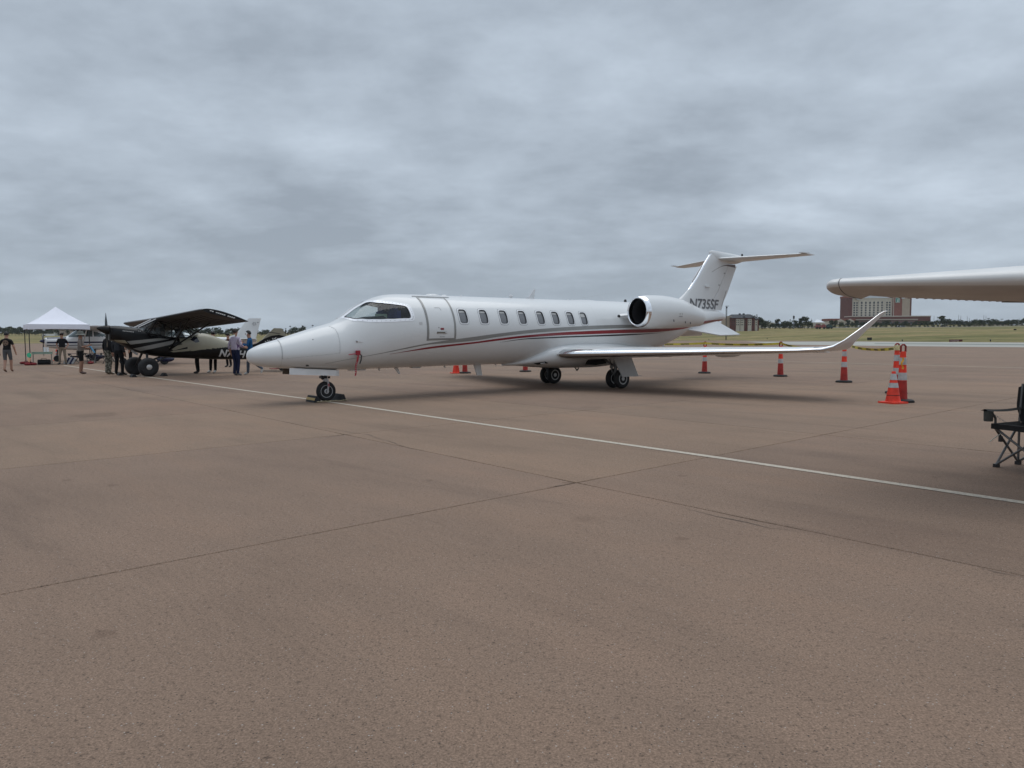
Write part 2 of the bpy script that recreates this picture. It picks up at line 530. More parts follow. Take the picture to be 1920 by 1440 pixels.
# painted lines
PAINT = bpy.data.materials.new('line_paint'); PAINT.use_nodes = True
nt = PAINT.node_tree; b_ = nt.nodes['Principled BSDF']; b_.inputs['Roughness'].default_value = 0.8
g_ = nt.nodes.new('ShaderNodeNewGeometry'); n_ = nt.nodes.new('ShaderNodeTexNoise'); n_.inputs['Scale'].default_value = 26; n_.inputs['Detail'].default_value = 8; n_.inputs['Roughness'].default_value = 0.75
r_ = nt.nodes.new('ShaderNodeValToRGB'); r_.color_ramp.elements[0].position = 0.36; r_.color_ramp.elements[0].color = (0.27, 0.235, 0.205, 1)
r_.color_ramp.elements[1].position = 0.52; r_.color_ramp.elements[1].color = (0.46, 0.405, 0.325, 1)
nt.links.new(g_.outputs['Position'], n_.inputs['Vector']); nt.links.new(n_.outputs['Fac'], r_.inputs[0]); nt.links.new(r_.outputs[0], b_.inputs['Base Color'])


def paint_line(name, pts, w, z=0.004, m=PAINT):
    mb = MB(); pts = [Vector((p[0], p[1], 0)) for p in pts]; vs = []
    P = []
    for a, b in zip(pts, pts[1:]):
        n = max(1, int((b - a).length / .25)); P += [a.lerp(b, k / n) for k in range(n)]
    P.append(pts[-1]); rnd = random.Random(5)
    for i, p in enumerate(P):
        t = (P[min(i + 1, len(P) - 1)] - P[max(0, i - 1)]).normalized(); nn = Vector((-t.y, t.x, 0)) * (w / 2)
        j = 1 + rnd.uniform(-.05, .05)
        vs += [p + nn * j + Vector((0, 0, z)), p - nn * j + Vector((0, 0, z))]
    mb.add(vs, [(2 * i, 2 * i + 1, 2 * i + 3, 2 * i + 2) for i in range(len(P) - 1)])
    o = mb.build(name, m, None, smooth=False); o['kind'] = 'structure'
    return o


paint_line('painted_line', [(7.2, 2.2), gnd(1920, 943), gnd(1344, 858), gnd(960, 803.5), gnd(640, 757), gnd(300, 710), gnd(193, 696), gnd(119, 685)], 0.112)
paint_line('painted_line', [gnd(1150, 668), gnd(1240, 671.5), gnd(1920, 690), (40, 18)], 0.16)

# taxiway of paler concrete with a dark middle, along the grass on the right
TAXI = mat('taxiway_concrete', (0.33, 0.325, 0.29), 0.85, var=0.08, scale=0.08)
TAXD = mat('taxiway_asphalt', (0.17, 0.185, 0.165), 0.85, var=0.1, scale=0.08)
m_ = MB(); a, b, c, d = gnd(1400, 640.6), (185, 128), (120, 62), gnd(1470, 646.0)
m_.add([(p[0], p[1], -.006) for p in (a, gnd(1600, 640.4), gnd(1920, 642.3), (230, 70), (160, 30), gnd(1920, 651.0), gnd(1650, 648.5), d)], [tuple(range(8))])
o = m_.build('taxiway', TAXI, None, smooth=False); o['kind'] = 'structure'
m_ = MB(); m_.add([(p[0], p[1], -.001) for p in (gnd(1640, 643.4), gnd(1920, 645.2), (200, 58), (180, 48), gnd(1920, 647.4), gnd(1640, 644.6))], [tuple(range(6))])
o = m_.build('taxiway_strip', TAXD, None, smooth=False); o['kind'] = 'structure'

# grassland beyond the pavement, rising gently
EDGE = [(-60, 470), (-34.2, 430), (-15, 400), (0, 360), (10, 330), (18, 300), (25, 245), (29, 214), (32, 198), (35.7, 185), (45, 165), (60, 150)]


def edge_r(az):
    for (a0, r0), (a1, r1) in zip(EDGE, EDGE[1:]):
        if az <= a1: return r0 + (r1 - r0) * max(0, (az - a0) / (a1 - a0))
    return EDGE[-1][1]


def terrain(x, y):
    r = math.hypot(x, y); az = math.degrees(math.atan2(x, y)); e = edge_r(az)
    if r < e: return -0.02
    d = r - e
    k = float(np.interp(az, (-60, -12, 10, 18, 25, 32, 45), (.0148, .0148, .024, .028, .022, .0182, .017)))
    und = 0.35 * math.sin(x * .021 + 1.3) * math.sin(y * .017) * min(1, d / 60)
    return -0.005 + k * min(d, 900) + und + max(0, d - 900) * .002


def grass_mat():
    m = bpy.data.materials.new('grass_field'); m.use_nodes = True
    nt = m.node_tree; N, L = nt.nodes.new, nt.links.new
    b = nt.nodes['Principled BSDF']; b.inputs['Roughness'].default_value = 0.95; b.inputs['Specular IOR Level'].default_value = 0.1
    g = N('ShaderNodeNewGeometry')
    mp = N('ShaderNodeMapping'); mp.inputs['Scale'].default_value = (0.35, 1.0, 1.0); L(g.outputs['Position'], mp.inputs[0])
    n1 = N('ShaderNodeTexNoise'); n1.inputs['Scale'].default_value = 0.035; n1.inputs['Detail'].default_value = 7; n1.inputs['Roughness'].default_value = 0.65; L(mp.outputs[0], n1.inputs['Vector'])
    n2 = N('ShaderNodeTexNoise'); n2.inputs['Scale'].default_value = 0.45; n2.inputs['Detail'].default_value = 6; n2.inputs['Roughness'].default_value = 0.7; L(mp.outputs[0], n2.inputs['Vector'])
    r = N('ShaderNodeValToRGB'); L(n1.outputs['Fac'], r.inputs[0]); cr_ = r.color_ramp
    cr_.elements[0].position = 0.36; cr_.elements[0].color = (0.118, 0.116, 0.046, 1)
    cr_.elements[1].position = 0.66; cr_.elements[1].color = (0.275, 0.20, 0.105, 1)
    e = cr_.elements.new(0.5); e.color = (0.195, 0.168, 0.078, 1)
    r2 = N('ShaderNodeValToRGB'); L(n2.outputs['Fac'], r2.inputs[0]); r2.color_ramp.elements[0].position = 0.3; r2.color_ramp.elements[0].color = (.42, .43, .40, 1); r2.color_ramp.elements[1].position = .7; r2.color_ramp.elements[1].color = (1.6, 1.58, 1.5, 1)
    x = N('ShaderNodeMix'); x.data_type = 'RGBA'; x.blend_type = 'MULTIPLY'; x.inputs[0].default_value = 1; L(r.outputs[0], x.inputs[6]); L(r2.outputs[0], x.inputs[7])
    L(x.outputs[2], b.inputs['Base Color'])
    return m


azs = [(-62 + i * 1.0) for i in range(125)]; ds = [0, 6, 14, 25, 40, 60, 85, 115, 150, 190, 240, 300, 370, 450, 560, 700, 900, 1300, 2000, 3200, 4800]
m_ = MB(); vs = []
for a in azs:
    e = edge_r(a)
    for d in ds:
        rr = e + d; x, y = rr * math.sin(R(a)), rr * math.cos(R(a)); vs.append((x, y, terrain(x, y) + (0 if d else 0.004)))
nd = len(ds)
m_.add(vs, [(i * nd + j, (i + 1) * nd + j, (i + 1) * nd + j + 1, i * nd + j + 1) for i in range(len(azs) - 1) for j in range(nd - 1)])
o = m_.build('grass_field', grass_mat(), None); o['kind'] = 'structure'
# service roads crossing the field
ROADC = mat('service_road', (0.42, 0.39, 0.34), 0.9, var=0.1, scale=0.05)


def ribbon(name, az0, az1, dist, w, m):
    mb = MB(); vs = []; n = 40
    for i in range(n + 1):
        a = R(az0 + (az1 - az0) * i / n)
        for k in range(4):
            rr = dist - w / 2 + w * k / 3; x, y = rr * math.sin(a), rr * math.cos(a); vs.append((x, y, terrain(x, y) + .12))
    mb.add(vs, [(4 * i + k, 4 * (i + 1) + k, 4 * (i + 1) + k + 1, 4 * i + k + 1) for i in range(n) for k in range(3)])
    o = mb.build(name, m, None); o['kind'] = 'structure'
    return o


ribbon('service_road', 15, 46, 625, 22, ROADC)
ribbon('parking_area', 13, 46, 690, 60, mat('parking_asphalt', (0.11, 0.11, 0.11), 0.9, var=0.12, scale=0.08))


# ------------------------------------------------------------------ business jet
JX, JY, JPHI, JXN = -4.2107, 16.0882, 0.6594, 1.7434     # nose wheel on the ground, heading, its station
JT = lambda x, y, z: (JXN - x, y, z)                      # station (aft of nose tip), port, up -> local

FUS = Loft([
    (0.00, 1.06, 1.04, 1.02, 0.02, 2), (0.03, 1.15, 1.04, 0.94, 0.10, 2), (0.12, 1.215, 1.04, 0.875, 0.175, 2), (0.30, 1.295, 1.045, 0.825, 0.255, 2), (0.60, 1.385, 1.055, 0.785, 0.345, 2),
    (1.00, 1.51, 1.075, 0.752, 0.435, 2), (1.50, 1.665, 1.11, 0.722, 0.535, 2.05), (1.95, 1.80, 1.15, 0.705, 0.62, 2.1), (2.2, 1.95, 1.21, 0.70, 0.665, 2.15), (2.45, 2.12, 1.28, 0.70, 0.71, 2.2), (2.8, 2.30, 1.38, 0.70, 0.765, 2.2),
    (3.0, 2.38, 1.44, 0.70, 0.795, 2.15), (3.28, 2.445, 1.50, 0.702, 0.83, 2.1), (3.6, 2.468, 1.545, 0.704, 0.86, 2.05), (4.1, 2.475, 1.58, 0.706, 0.88, 2), (5.0, 2.475, 1.59, 0.712, 0.885, 2), (7.0, 2.48, 1.60, 0.715, 0.885, 2),
    (9.6, 2.49, 1.61, 0.73, 0.885, 2), (10.6, 2.50, 1.63, 0.77, 0.87, 2), (11.4, 2.495, 1.66, 0.84, 0.83, 2), (12.2, 2.49, 1.71, 0.95, 0.77, 2), (12.94, 2.48, 1.78, 1.10, 0.70, 2), (13.6, 2.46, 1.86, 1.31, 0.61, 2),
    (14.42, 2.42, 1.97, 1.62, 0.47, 2), (15.4, 2.36, 2.06, 1.84, 0.31, 2), (16.2, 2.29, 2.11, 1.95, 0.18, 2), (16.5, 2.22, 2.11, 2.0, 0.08, 2)])
jet = thing('business_jet', 'white business jet with red and grey stripes, registration N735SF on its fin', 'jet', (JX, JY, 0), JPHI + PI)


def jt_ribbon(name, m, outer, inner, off, mirror=False, parent=None, n=None, closed=True):
    """strip between two outlines lying on the fuselage; outlines are lists of (x, theta)"""
    mb = MB(); sg = -1 if mirror else 1
    vs = [FUS.pt(x, sg * t, off) for x, t in outer] + [FUS.pt(x, sg * t, off + .001) for x, t in inner]
    k = len(outer); cnt = k if closed else k - 1
    mb.add(vs, [(i, (i + 1) % k, (i + 1) % k + k, i + k) for i in range(cnt)])
    return mb.build(name, m, parent or jet, JT, recalc=False, sharp=60)


def resample(poly, n, closed=True):
    """even resample with corners kept soft"""
    P = [Vector((x, t)) for x, t in poly]
    if closed: P.append(P[0])
    L_ = [0]
    for a, b in zip(P, P[1:]): L_.append(L_[-1] + (b - a).length)
    out = []
    for i in range(n):
        s = L_[-1] * i / (n if closed else n - 1); k = 0
        while k < len(L_) - 2 and L_[k + 1] < s: k += 1
        f = (s - L_[k]) / max(1e-9, L_[k + 1] - L_[k]); out.append(tuple(P[k].lerp(P[k + 1], min(1, f))))
    return out


def inpoly(x, y, poly):
    c = False; j = len(poly) - 1
    for i in range(len(poly)):
        (xi, yi), (xj, yj) = poly[i], poly[j]
        if (yi > y) != (yj > y) and x < (xj - xi) * (y - yi) / (yj - yi) + xi: c = not c
        j = i
    return c


Zt = lambda x, z: (x, FUS.th_z(x, z))
Yt = lambda x, y: (x, FUS.th_y(x, y))
# corner-matched outlines of the windshield pane and its bolted retainer
WS_IN = [Yt(2.11, .15), Yt(2.40, .15), Yt(2.70, .16), Zt(2.85, 2.222), Zt(3.0, 2.208), Zt(3.22, 2.185), Zt(3.43, 2.16), Zt(3.485, 2.13), Zt(3.505, 2.02), Zt(3.515, 1.92), Zt(3.50, 1.885), Zt(3.46, 1.868), Zt(3.1, 1.848), Zt(2.8, 1.836), Zt(2.5, 1.832), Zt(2.25, 1.834)]
WS_OUT = [Yt(2.045, .055), Yt(2.40, .055), Yt(2.73, .06), Zt(2.87, 2.285), Zt(3.05, 2.262), Zt(3.28, 2.232), Zt(3.52, 2.198), Zt(3.575, 2.15), Zt(3.595, 2.02), Zt(3.605, 1.90), Zt(3.58, 1.83), Zt(3.51, 1.805), Zt(3.1, 1.782), Zt(2.8, 1.768), Zt(2.5, 1.768), Zt(2.2, 1.79)]
HOLES = [[((x * .5 + x2 * .5), (t * .5 + t2 * .5)) for (x, t), (x2, t2) in zip(WS_IN, WS_OUT)]]
WX = [4.948, 5.56, 6.177, 6.79, 7.405, 7.93, 8.47, 8.97]


def win_outline(cx, hw, z0, z1, n=28):
    """rounded upright window, as (x, theta)"""
    zc, hz = (z0 + z1) / 2, (z1 - z0) / 2; o = []
    for k in range(n):
        a = 2 * PI * k / n; e = 2 / 4.2
        o.append(Zt(cx + hw * math.copysign(abs(math.cos(a)) ** e, math.cos(a)), zc + hz * math.copysign(abs(math.sin(a)) ** e, math.sin(a))))
    return o


for cx in WX: HOLES.append(win_outline(cx, .128, 1.755, 2.118))
HB = [(min(p[0] for p in h), max(p[0] for p in h), min(p[1] for p in h), max(p[1] for p in h)) for h in HOLES]


def in_hole(x, t, which=None):
    t = abs(t)
    for k, (h, b) in enumerate(zip(HOLES, HB)):
        if b[0] < x < b[1] and b[2] < t < b[3] and inpoly(x, t, h): return k
    return None


xs = [0, .008, .02, .035, .055, .08, .11, .15, .19, .24, .3]
while xs[-1] < 2.0: xs.append(xs[-1] + .06)
while xs[-1] < 3.7: xs.append(xs[-1] + .024)
while xs[-1] < 9.2: xs.append(xs[-1] + .03)
while xs[-1] < 16.4: xs.append(xs[-1] + .07)
xs[-1] = 16.5
NT = 176
mb = MB(); rings = [[FUS.pt(x, 2 * PI * (j + .5) / NT) for j in range(NT)] for x in xs]
vs = [p for r in rings for p in r]; fs, glassq = [], {}
for i in range(len(xs) - 1):
    xm = (xs[i] + xs[i + 1]) / 2
    for j in range(NT):
        tm = 2 * PI * (j + 1) / NT; tm = tm - 2 * PI if tm > PI else tm
        k = in_hole(xm, tm) if 2 < xm < 9.2 else None
        a = i * NT + j; b2 = i * NT + (j + 1) % NT; q = (a, b2, b2 + NT, a + NT)
        if k is None: fs.append(q)
        else: glassq.setdefault((k, tm > 0), []).append((i, j))
fs.append(tuple(range(NT - 1, -1, -1))); fs.append(tuple((len(xs) - 1) * NT + j for j in range(NT)))
mb.add(vs, fs)
mb.build('fuselage', WHITE, jet, JT, sharp=50)

# glass for each opening
WSG = bpy.data.materials.new('windshield_glass'); WSG.use_nodes = True
nt = WSG.node_tree; nt.nodes.clear(); N, L = nt.nodes.new, nt.links.new
out = N('ShaderNodeOutputMaterial'); mixs = N('ShaderNodeMixShader'); tr = N('ShaderNodeBsdfTransparent'); tr.inputs[0].default_value = (.80, .84, .83, 1)
gl = N('ShaderNodeBsdfGlossy'); gl.inputs['Roughness'].default_value = .03; lw = N('ShaderNodeLayerWeight'); lw.inputs[0].default_value = .5; pw = N('ShaderNodeMath'); pw.operation = 'POWER'; L(lw.outputs['Facing'], pw.inputs[0]); pw.inputs[1].default_value = 4.5
fr = N('ShaderNodeMath'); fr.operation = 'MULTIPLY_ADD'; L(pw.outputs[0], fr.inputs[0]); fr.inputs[1].default_value = .9; fr.inputs[2].default_value = .045
L(fr.outputs[0], mixs.inputs[0]); L(tr.outputs[0], mixs.inputs[1]); L(gl.outputs[0], mixs.inputs[2]); L(mixs.outputs[0], out.inputs[0])
CABG = mat('cabin_window_glass', (0.15, 0.155, 0.165), 0.10, 0, 0.25, 0.12, 2.0)
for (k, port), qs in glassq.items():
    mb = MB(); ids = {}; vs, fs = [], []
    for i, j in qs:
        q = []
        for (ii, jj) in ((i, j), (i, j + 1), (i + 1, j + 1), (i + 1, j)):
            key = (ii, jj % NT)
            if key not in ids:
                ids[key] = len(vs); vs.append(FUS.pt(xs[ii], 2 * PI * ((jj % NT) + .5) / NT, -.006 if k == 0 else -.022))
            q.append(ids[key])
        fs.append(tuple(q))
    mb.add(vs, fs)
    mb.build('windshield' if k == 0 else 'cabin_window', WSG if k == 0 else CABG, jet, JT, sharp=80)
RETAIN = mat('bare_metal_retainer', (0.88, 0.89, 0.92), 0.25, 0.1, var=0.05, scale=30)
FRM = mat('window_black_seal', (0.02, 0.02, 0.022), 0.5)
RIM = mat('window_rim_paint', (0.66, 0.67, 0.68), 0.35, 0.1)
SEAMD = mat('dark_seam', (0.12, 0.12, 0.125), 0.6)
for mir in (False, True):
    NW = 120
    o_, i_ = resample(WS_OUT, NW), resample(WS_IN, NW)
    # match by corner index rather than by length
    def dens(P, n): 
        q = []
        for k in range(len(P)):
            a, b = Vector(P[k]), Vector(P[(k + 1) % len(P)]); q += [tuple(a.lerp(b, f / n)) for f in range(n)]
        return q
    def soft(P, it=2):
        for _ in range(it): P = [tuple((Vector(P[k - 1]) + Vector(P[k]) * 2 + Vector(P[(k + 1) % len(P)])) / 4) for k in range(len(P))]
        return P
    o_, i_ = soft(dens(WS_OUT, 6)), soft(dens(WS_IN, 6))
    fr_ = jt_ribbon('windshield_frame', RETAIN, o_, i_, .006, mir)
    jt_ribbon('seal', FRM, i_, soft([(x * .965 + 2.95 * .035, t * .965 + .72 * .035) for x, t in i_], 1), .005, mir, fr_)
    # bolts round the retainer
    mb = MB(); sg = -1 if mir else 1
    for k in range(0, len(o_), 2):
        x, t = (Vector(o_[k]) * .6 + Vector(i_[k]) * .4); c = Vector(FUS.pt(x, sg * t, .010)); n_ = (Vector(FUS.pt(x, sg * t, .03)) - c).normalized()
        u = Vector((1, 0, 0)); w = n_.cross(u).normalized(); u = w.cross(n_)
        mb.add([c + (u * math.cos(a) + w * math.sin(a)) * .008 for a in (0, PI / 3, 2 * PI / 3, PI, 4 * PI / 3, 5 * PI / 3)], [(0, 1, 2, 3, 4, 5)])
    tag(mb.build('bolt_row', SEAMD, fr_, JT, smooth=False), kind='stuff')
    for cx in WX:
        a = win_outline(cx, .146, 1.737, 2.136); b = win_outline(cx, .116, 1.768, 2.106)
        w_ = jt_ribbon('window_frame', RIM, a, b, .005, mir)
        jt_ribbon('seam', SEAMD, win_outline(cx, .152, 1.731, 2.142), win_outline(cx, .145, 1.738, 2.135), .003, mir, w_)
        jt_ribbon('reveal', FRM, b, win_outline(cx, .104, 1.780, 2.094), .002, mir, w_)
        # a pale strip across each window, just under the top of the pane
        mb = MB(); vs = []
        for r in range(4):
            z = 2.085 - r * (.016 if cx < 8.9 else .034)
            for k in range(5):
                x = cx - .08 + .16 * k / 4; vs.append(FUS.pt(x, sg * FUS.th_z(x, z), -.016))
        mb.add(vs, [(r * 5 + k, r * 5 + k + 1, r * 5 + k + 6, r * 5 + k + 5) for r in range(3) for k in range(4)])
        mb.build('top_strip', mat('pale_strip', (0.42, 0.42, 0.41), .5), w_, JT)
    # entrance door: raised panel with its grey painted border
    X0, X1, ZT, ZB = 3.895, 4.69, 2.385, 1.368
    t0, t1 = FUS.th_z(4.3, ZT), FUS.th_z(4.3, ZB)
    if not mir:
        mb = MB(); nx, nt_ = 8, 28; vs = []
        for i in range(nx + 1):
            for j in range(nt_ + 1): vs.append(FUS.pt(X0 + (X1 - X0) * i / nx, t0 + (t1 - t0) * j / nt_, .0045))
        mb.add(vs, [(i * (nt_ + 1) + j, (i + 1) * (nt_ + 1) + j, (i + 1) * (nt_ + 1) + j + 1, i * (nt_ + 1) + j + 1) for i in range(nx) for j in range(nt_)])
        door = mb.build('cabin_door', WHITE, jet, JT)
        def rect(x0, x1, a, b, n=24): return [(x0 + (x1 - x0) * k / n, a) for k in range(n)] + [(x1, a + (b - a) * k / n) for k in range(n)] + [(x1 - (x1 - x0) * k / n, b) for k in range(n)] + [(x0, b - (b - a) * k / n) for k in range(n)]
        GREYP = mat('grey_stripe_paint', (0.235, 0.235, 0.225), 0.3, 0, 0.3, 0.03)
        jt_ribbon('door_border', GREYP, rect(X0, X1, t0, t1), rect(X0 + .05, X1 - .05, t0 + .022, t1 - .05), .007, False, door)
        jt_ribbon('door_seam', SEAMD, rect(X0 - .006, X1 + .006, t0 - .006, t1 + .006), rect(X0, X1, t0, t1), .003, False, door)
        def plate(name, x0, x1, z0, z1, m, off=.009, par=door):
            mb = MB(); vs = []
            for i in range(5):
                for j in range(5):
                    x = x0 + (x1 - x0) * i / 4; vs.append(FUS.pt(x, FUS.th_z(x, z0 + (z1 - z0) * j / 4), off))
            for i in range(5):
                for j in range(5):
                    x = x0 + (x1 - x0) * i / 4; vs.append(FUS.pt(x, FUS.th_z(x, z0 + (z1 - z0) * j / 4), -.002))
            mb.add(vs, [(i * 5 + j, (i + 1) * 5 + j, (i + 1) * 5 + j + 1, i * 5 + j + 1) for i in range(4) for j in range(4)])
            rim = [i * 5 for i in range(5)] + [20 + j for j in range(1, 5)] + [(3 - i) * 5 + 4 for i in range(4)] + [3 - j for j in range(3)]
            mb.add(vs, [(rim[k], rim[(k + 1) % len(rim)], rim[(k + 1) % len(rim)] + 25, rim[k] + 25) for k in range(len(rim))])
            return mb.build(name, m, par, JT, smooth=False)
        RED = mat('red_stripe_paint', (0.22, 0.012, 0.022), 0.28, 0, 0.35, 0.03)
        plate('warning_placard', 4.255, 4.35, 1.607, 1.652, RED)
        plate('door_handle', 4.155, 4.425, 1.527, 1.563, mat('dull_metal', (.22, .21, .19), .35, .8), .02)
        plate('handle_recess', 4.375, 4.425, 1.533, 1.557, RIM, .022)
        plate('step_placard', 4.235, 4.37, 1.44, 1.448, SEAMD)
        plate('static_port_plate', 3.70, 3.78, 1.73, 1.79, mat('pale_grey_plate', (.5, .5, .5), .4), .004, jet)
        hs = MB(); hs.tube([FUS.pt(4.20, FUS.th_z(4.2, 2.13), .006), FUS.pt(4.34, FUS.th_z(4.34, 2.13), .006), FUS.pt(4.36, FUS.th_z(4.36, 2.07), .006)], .004, 5); hs.build('door_seam', SEAM, door, JT)
        for k in range(2):
            q = MB(); x = 4.21; q.ell(FUS.pt(x, FUS.th_z(x, 1.66 + .0 * k), .004), (.012, .012, .012), 6, 5); q.build('lock', SEAMD, door, JT) if k == 0 else None
        gt = MB(); gt.tube([FUS.pt(3.80 + .115 * k, FUS.th_z(3.8 + .115 * k, 2.405), .012) for k in range(10)], .011, 6); gt.build('rain_gutter', WHITE, jet, JT)

    def stripe(name, m, top, bot, off):
        def interp(tab, x):
            X = np.array([p[0] for p in tab]); Y = np.array([p[1] for p in tab]); i = int(min(max(np.searchsorted(X, x) - 1, 0), len(X) - 2))
            mm = pch_prep(X, Y); h = X[i + 1] - X[i]; t = (x - X[i]) / h
            return (1 + 2 * t) * (1 - t) ** 2 * Y[i] + t * (1 - t) ** 2 * h * mm[i] + t * t * (3 - 2 * t) * Y[i + 1] + t * t * (t - 1) * h * mm[i + 1]
        x0, x1 = top[0][0], top[-1][0]; n = int((x1 - x0) / .1) + 2; mb = MB(); vs = []
        for k in range(n + 1):
            x = x0 + (x1 - x0) * k / n; ta, tb = FUS.th_z(x, interp(top, x)), FUS.th_z(x, min(interp(bot, x), interp(top, x) - .003))
            for j in range(5): vs.append(FUS.pt(x, sg * (ta + (tb - ta) * j / 4), off))
        mb.add(vs, [(i * 5 + j, (i + 1) * 5 + j, (i + 1) * 5 + j + 1, i * 5 + j + 1) for i in range(n) for j in range(4)])
        return mb.build(name, m, jet, JT, recalc=False)
    stripe('grey_stripe', GREYP, [(1.55, .865), (2.1, .966), (2.87, 1.096), (3.44, 1.208), (4.03, 1.305), (5.15, 1.432), (5.85, 1.508), (6.85, 1.604), (7.92, 1.676), (9.37, 1.742), (10.46, 1.772), (12.0, 1.795), (13.5, 1.85), (14.4, 1.93)],
           [(1.55, .860), (2.1, .957), (2.87, 1.082), (3.44, 1.178), (4.04, 1.268), (4.5, 1.292), (5.37, 1.358), (5.86, 1.425), (6.85, 1.518), (7.92, 1.582), (9.37, 1.64), (10.45, 1.676), (12.0, 1.71), (13.5, 1.79), (14.4, 1.91)], .003)
    stripe('red_stripe', RED, [(3.0, 1.055), (3.17, 1.079), (4.06, 1.212), (5.37, 1.326), (5.86, 1.381), (6.85, 1.473), (7.92, 1.543), (9.37, 1.600), (10.45, 1.632), (11.67, 1.655), (13.4, 1.75), (14.65, 1.925), (16.28, 2.024)],
           [(3.0, 1.050), (3.17, 1.072), (4.07, 1.169), (5.38, 1.284), (5.87, 1.333), (6.86, 1.417), (7.93, 1.468), (9.37, 1.507), (10.45, 1.531), (11.67, 1.552), (13.4, 1.655), (14.65, 1.82), (16.28, 1.985)], .0035)
    stripe('black_stripe', mat('navy_stripe_paint', (0.006, 0.007, 0.014), .28, 0, .35), [(6.05, 1.298), (6.2, 1.318), (6.87, 1.391), (7.93, 1.436), (9.38, 1.475), (10.46, 1.501), (11.9, 1.535), (12.5, 1.562)],
           [(6.05, 1.295), (6.2, 1.312), (6.87, 1.371), (7.93, 1.399), (9.38, 1.434), (10.46, 1.457), (11.9, 1.520), (12.5, 1.559)], .003)
    # access panel in the nose, outlined by its seam and screw heads
    pan = [Zt(.64, 1.375), Zt(.645, 1.19), Zt(.64, .985), Zt(1.2, 1.035), Zt(1.83, 1.09), Zt(1.842, 1.3), Zt(1.84, 1.52), Zt(1.82, 1.62), Zt(1.75, 1.69)]
    pl = resample(pan, 120, False)
    mb = MB()
    for k in range(len(pl) - 1):
        a, b = Vector(pl[k]), Vector(pl[k + 1]); t = (b - a).normalized(); n_ = Vector((-t.y, t.x)) * .0022
        mb.add([FUS.pt(p.x, sg * p.y, .002) for p in (a - n_, a + n_, b + n_, b - n_)], [(0, 1, 2, 3)])
    nsm = mb.build('nose_panel_seam', SEAMD, jet, JT, smooth=False)
    mb = MB()
    for k in range(0, 120, 3):
        x, t = pl[k][0] - .014, pl[k][1]
        c = Vector(FUS.pt(x, sg * t, .002)); mb.add([c + Vector((math.cos(a) * .006, 0, math.sin(a) * .006)) for a in (0, 1.05, 2.1, 3.14, 4.19, 5.24)], [tuple(range(6))])
    tag(mb.build('screw_row', SEAMD, nsm, JT, smooth=False), kind='stuff')
    # radome joint
rj = MB(); NR = 60
rj.loft([[FUS.pt(.6335, 2 * PI * k / NR, .0015) for k in range(NR)], [FUS.pt(.6365, 2 * PI * k / NR, .0015) for k in range(NR)]], caps=False); rj.build('radome_joint', SEAM, jet, JT)
for xr in (9.45, 12.25, 14.75):
    rj = MB(); rj.loft([[FUS.pt(xr, 2 * PI * k / NR, .0012) for k in range(NR)], [FUS.pt(xr + .005, 2 * PI * k / NR, .0012) for k in range(NR)]], caps=False); rj.build('skin_joint', mat('faint_seam', (.50, .50, .50), .5), jet, JT)
# cockpit fittings behind the windshield
mb = MB(); prof = [(2.2, 1.72), (2.35, 1.80), (2.75, 1.90), (2.95, 1.93), (3.02, 1.88), (3.0, 1.4), (2.2, 1.4)]
mb.prism(prof, -.52, .52, lambda a, b, d: (a, d * (.55 + .45 * min(1, (a - 2.0))), b)); mb.build('instrument_hood', mat('cockpit_black', (.03, .035, .035), .8), jet, JT)
CKP = mat('cockpit_trim', (.10, .085, .07), .8, var=.3, scale=5)
mb = MB(); mb.loft([[FUS.pt(3.75, 2 * PI * k / 40, -.05) for k in range(40)], [FUS.pt(3.80, 2 * PI * k / 40, -.05) for k in range(40)]]); mb.build('cockpit_bulkhead', CKP, jet, JT)
mb = MB(); mb.loft([[FUS.pt(x, t, -.06) for t in [(-.52 + 1.04 * k / 20) for k in range(21)]] for x in (2.78, 2.9, 3.1, 3.4, 3.74)], caps=False, closed=False); mb.build('headliner', mat('headliner', (.20, .18, .15), .9), jet, JT, recalc=False)
for sy in (.3, -.3):
    mb = MB(); mb.box((3.35, sy, 1.75), (.12, .42, .62)); mb.box((3.33, sy, 2.12), (.09, .24, .18)); mb.build('pilot_seat', mat('blue_seat_cover', (.03, .045, .16), .85, var=.3), jet, JT)
mb = MB(); mb.box((2.93, .44, 1.905), (.30, .02, .14)); mb.build('placard', mat('pale_green_placard', (.18, .24, .20), .6), jet, JT)
mb = MB(); mb.box((3.1, .46, 1.76), (.8, .06, .12)); mb.build('side_console', mat('green_grey_trim', (.05, .075, .065), .7), jet, JT)

# wing to body fairing
FAIR = Loft([(6.75, .735, .70, .66, .05, 2), (7.1, .86, .75, .655, .40, 2.2), (7.45, 1.05, .85, .63, .70, 2.3), (7.8, 1.22, .93, .595, .87, 2.5), (8.3, 1.315, .96, .563, .94, 2.6), (9.0, 1.34, .96, .545, .965, 2.7), (9.7, 1.34, .96, .535, .965, 2.7),
             (10.2, 1.33, .96, .55, .955, 2.6), (10.8, 1.29, .98, .655, .90, 2.5), (11.4, 1.23, 1.01, .80, .80, 2.3), (12.0, 1.19, 1.06, .93, .62, 2.2), (12.6, 1.17, 1.12, 1.05, .3, 2)])
mb = MB(); fx = [6.75 + i * .075 for i in range(79)]
mb.loft([[FAIR.pt(x, 2 * PI * k / 80) for k in range(80)] for x in fx]); mb.build('belly_fairing', WHITE, jet, JT, sharp=60)

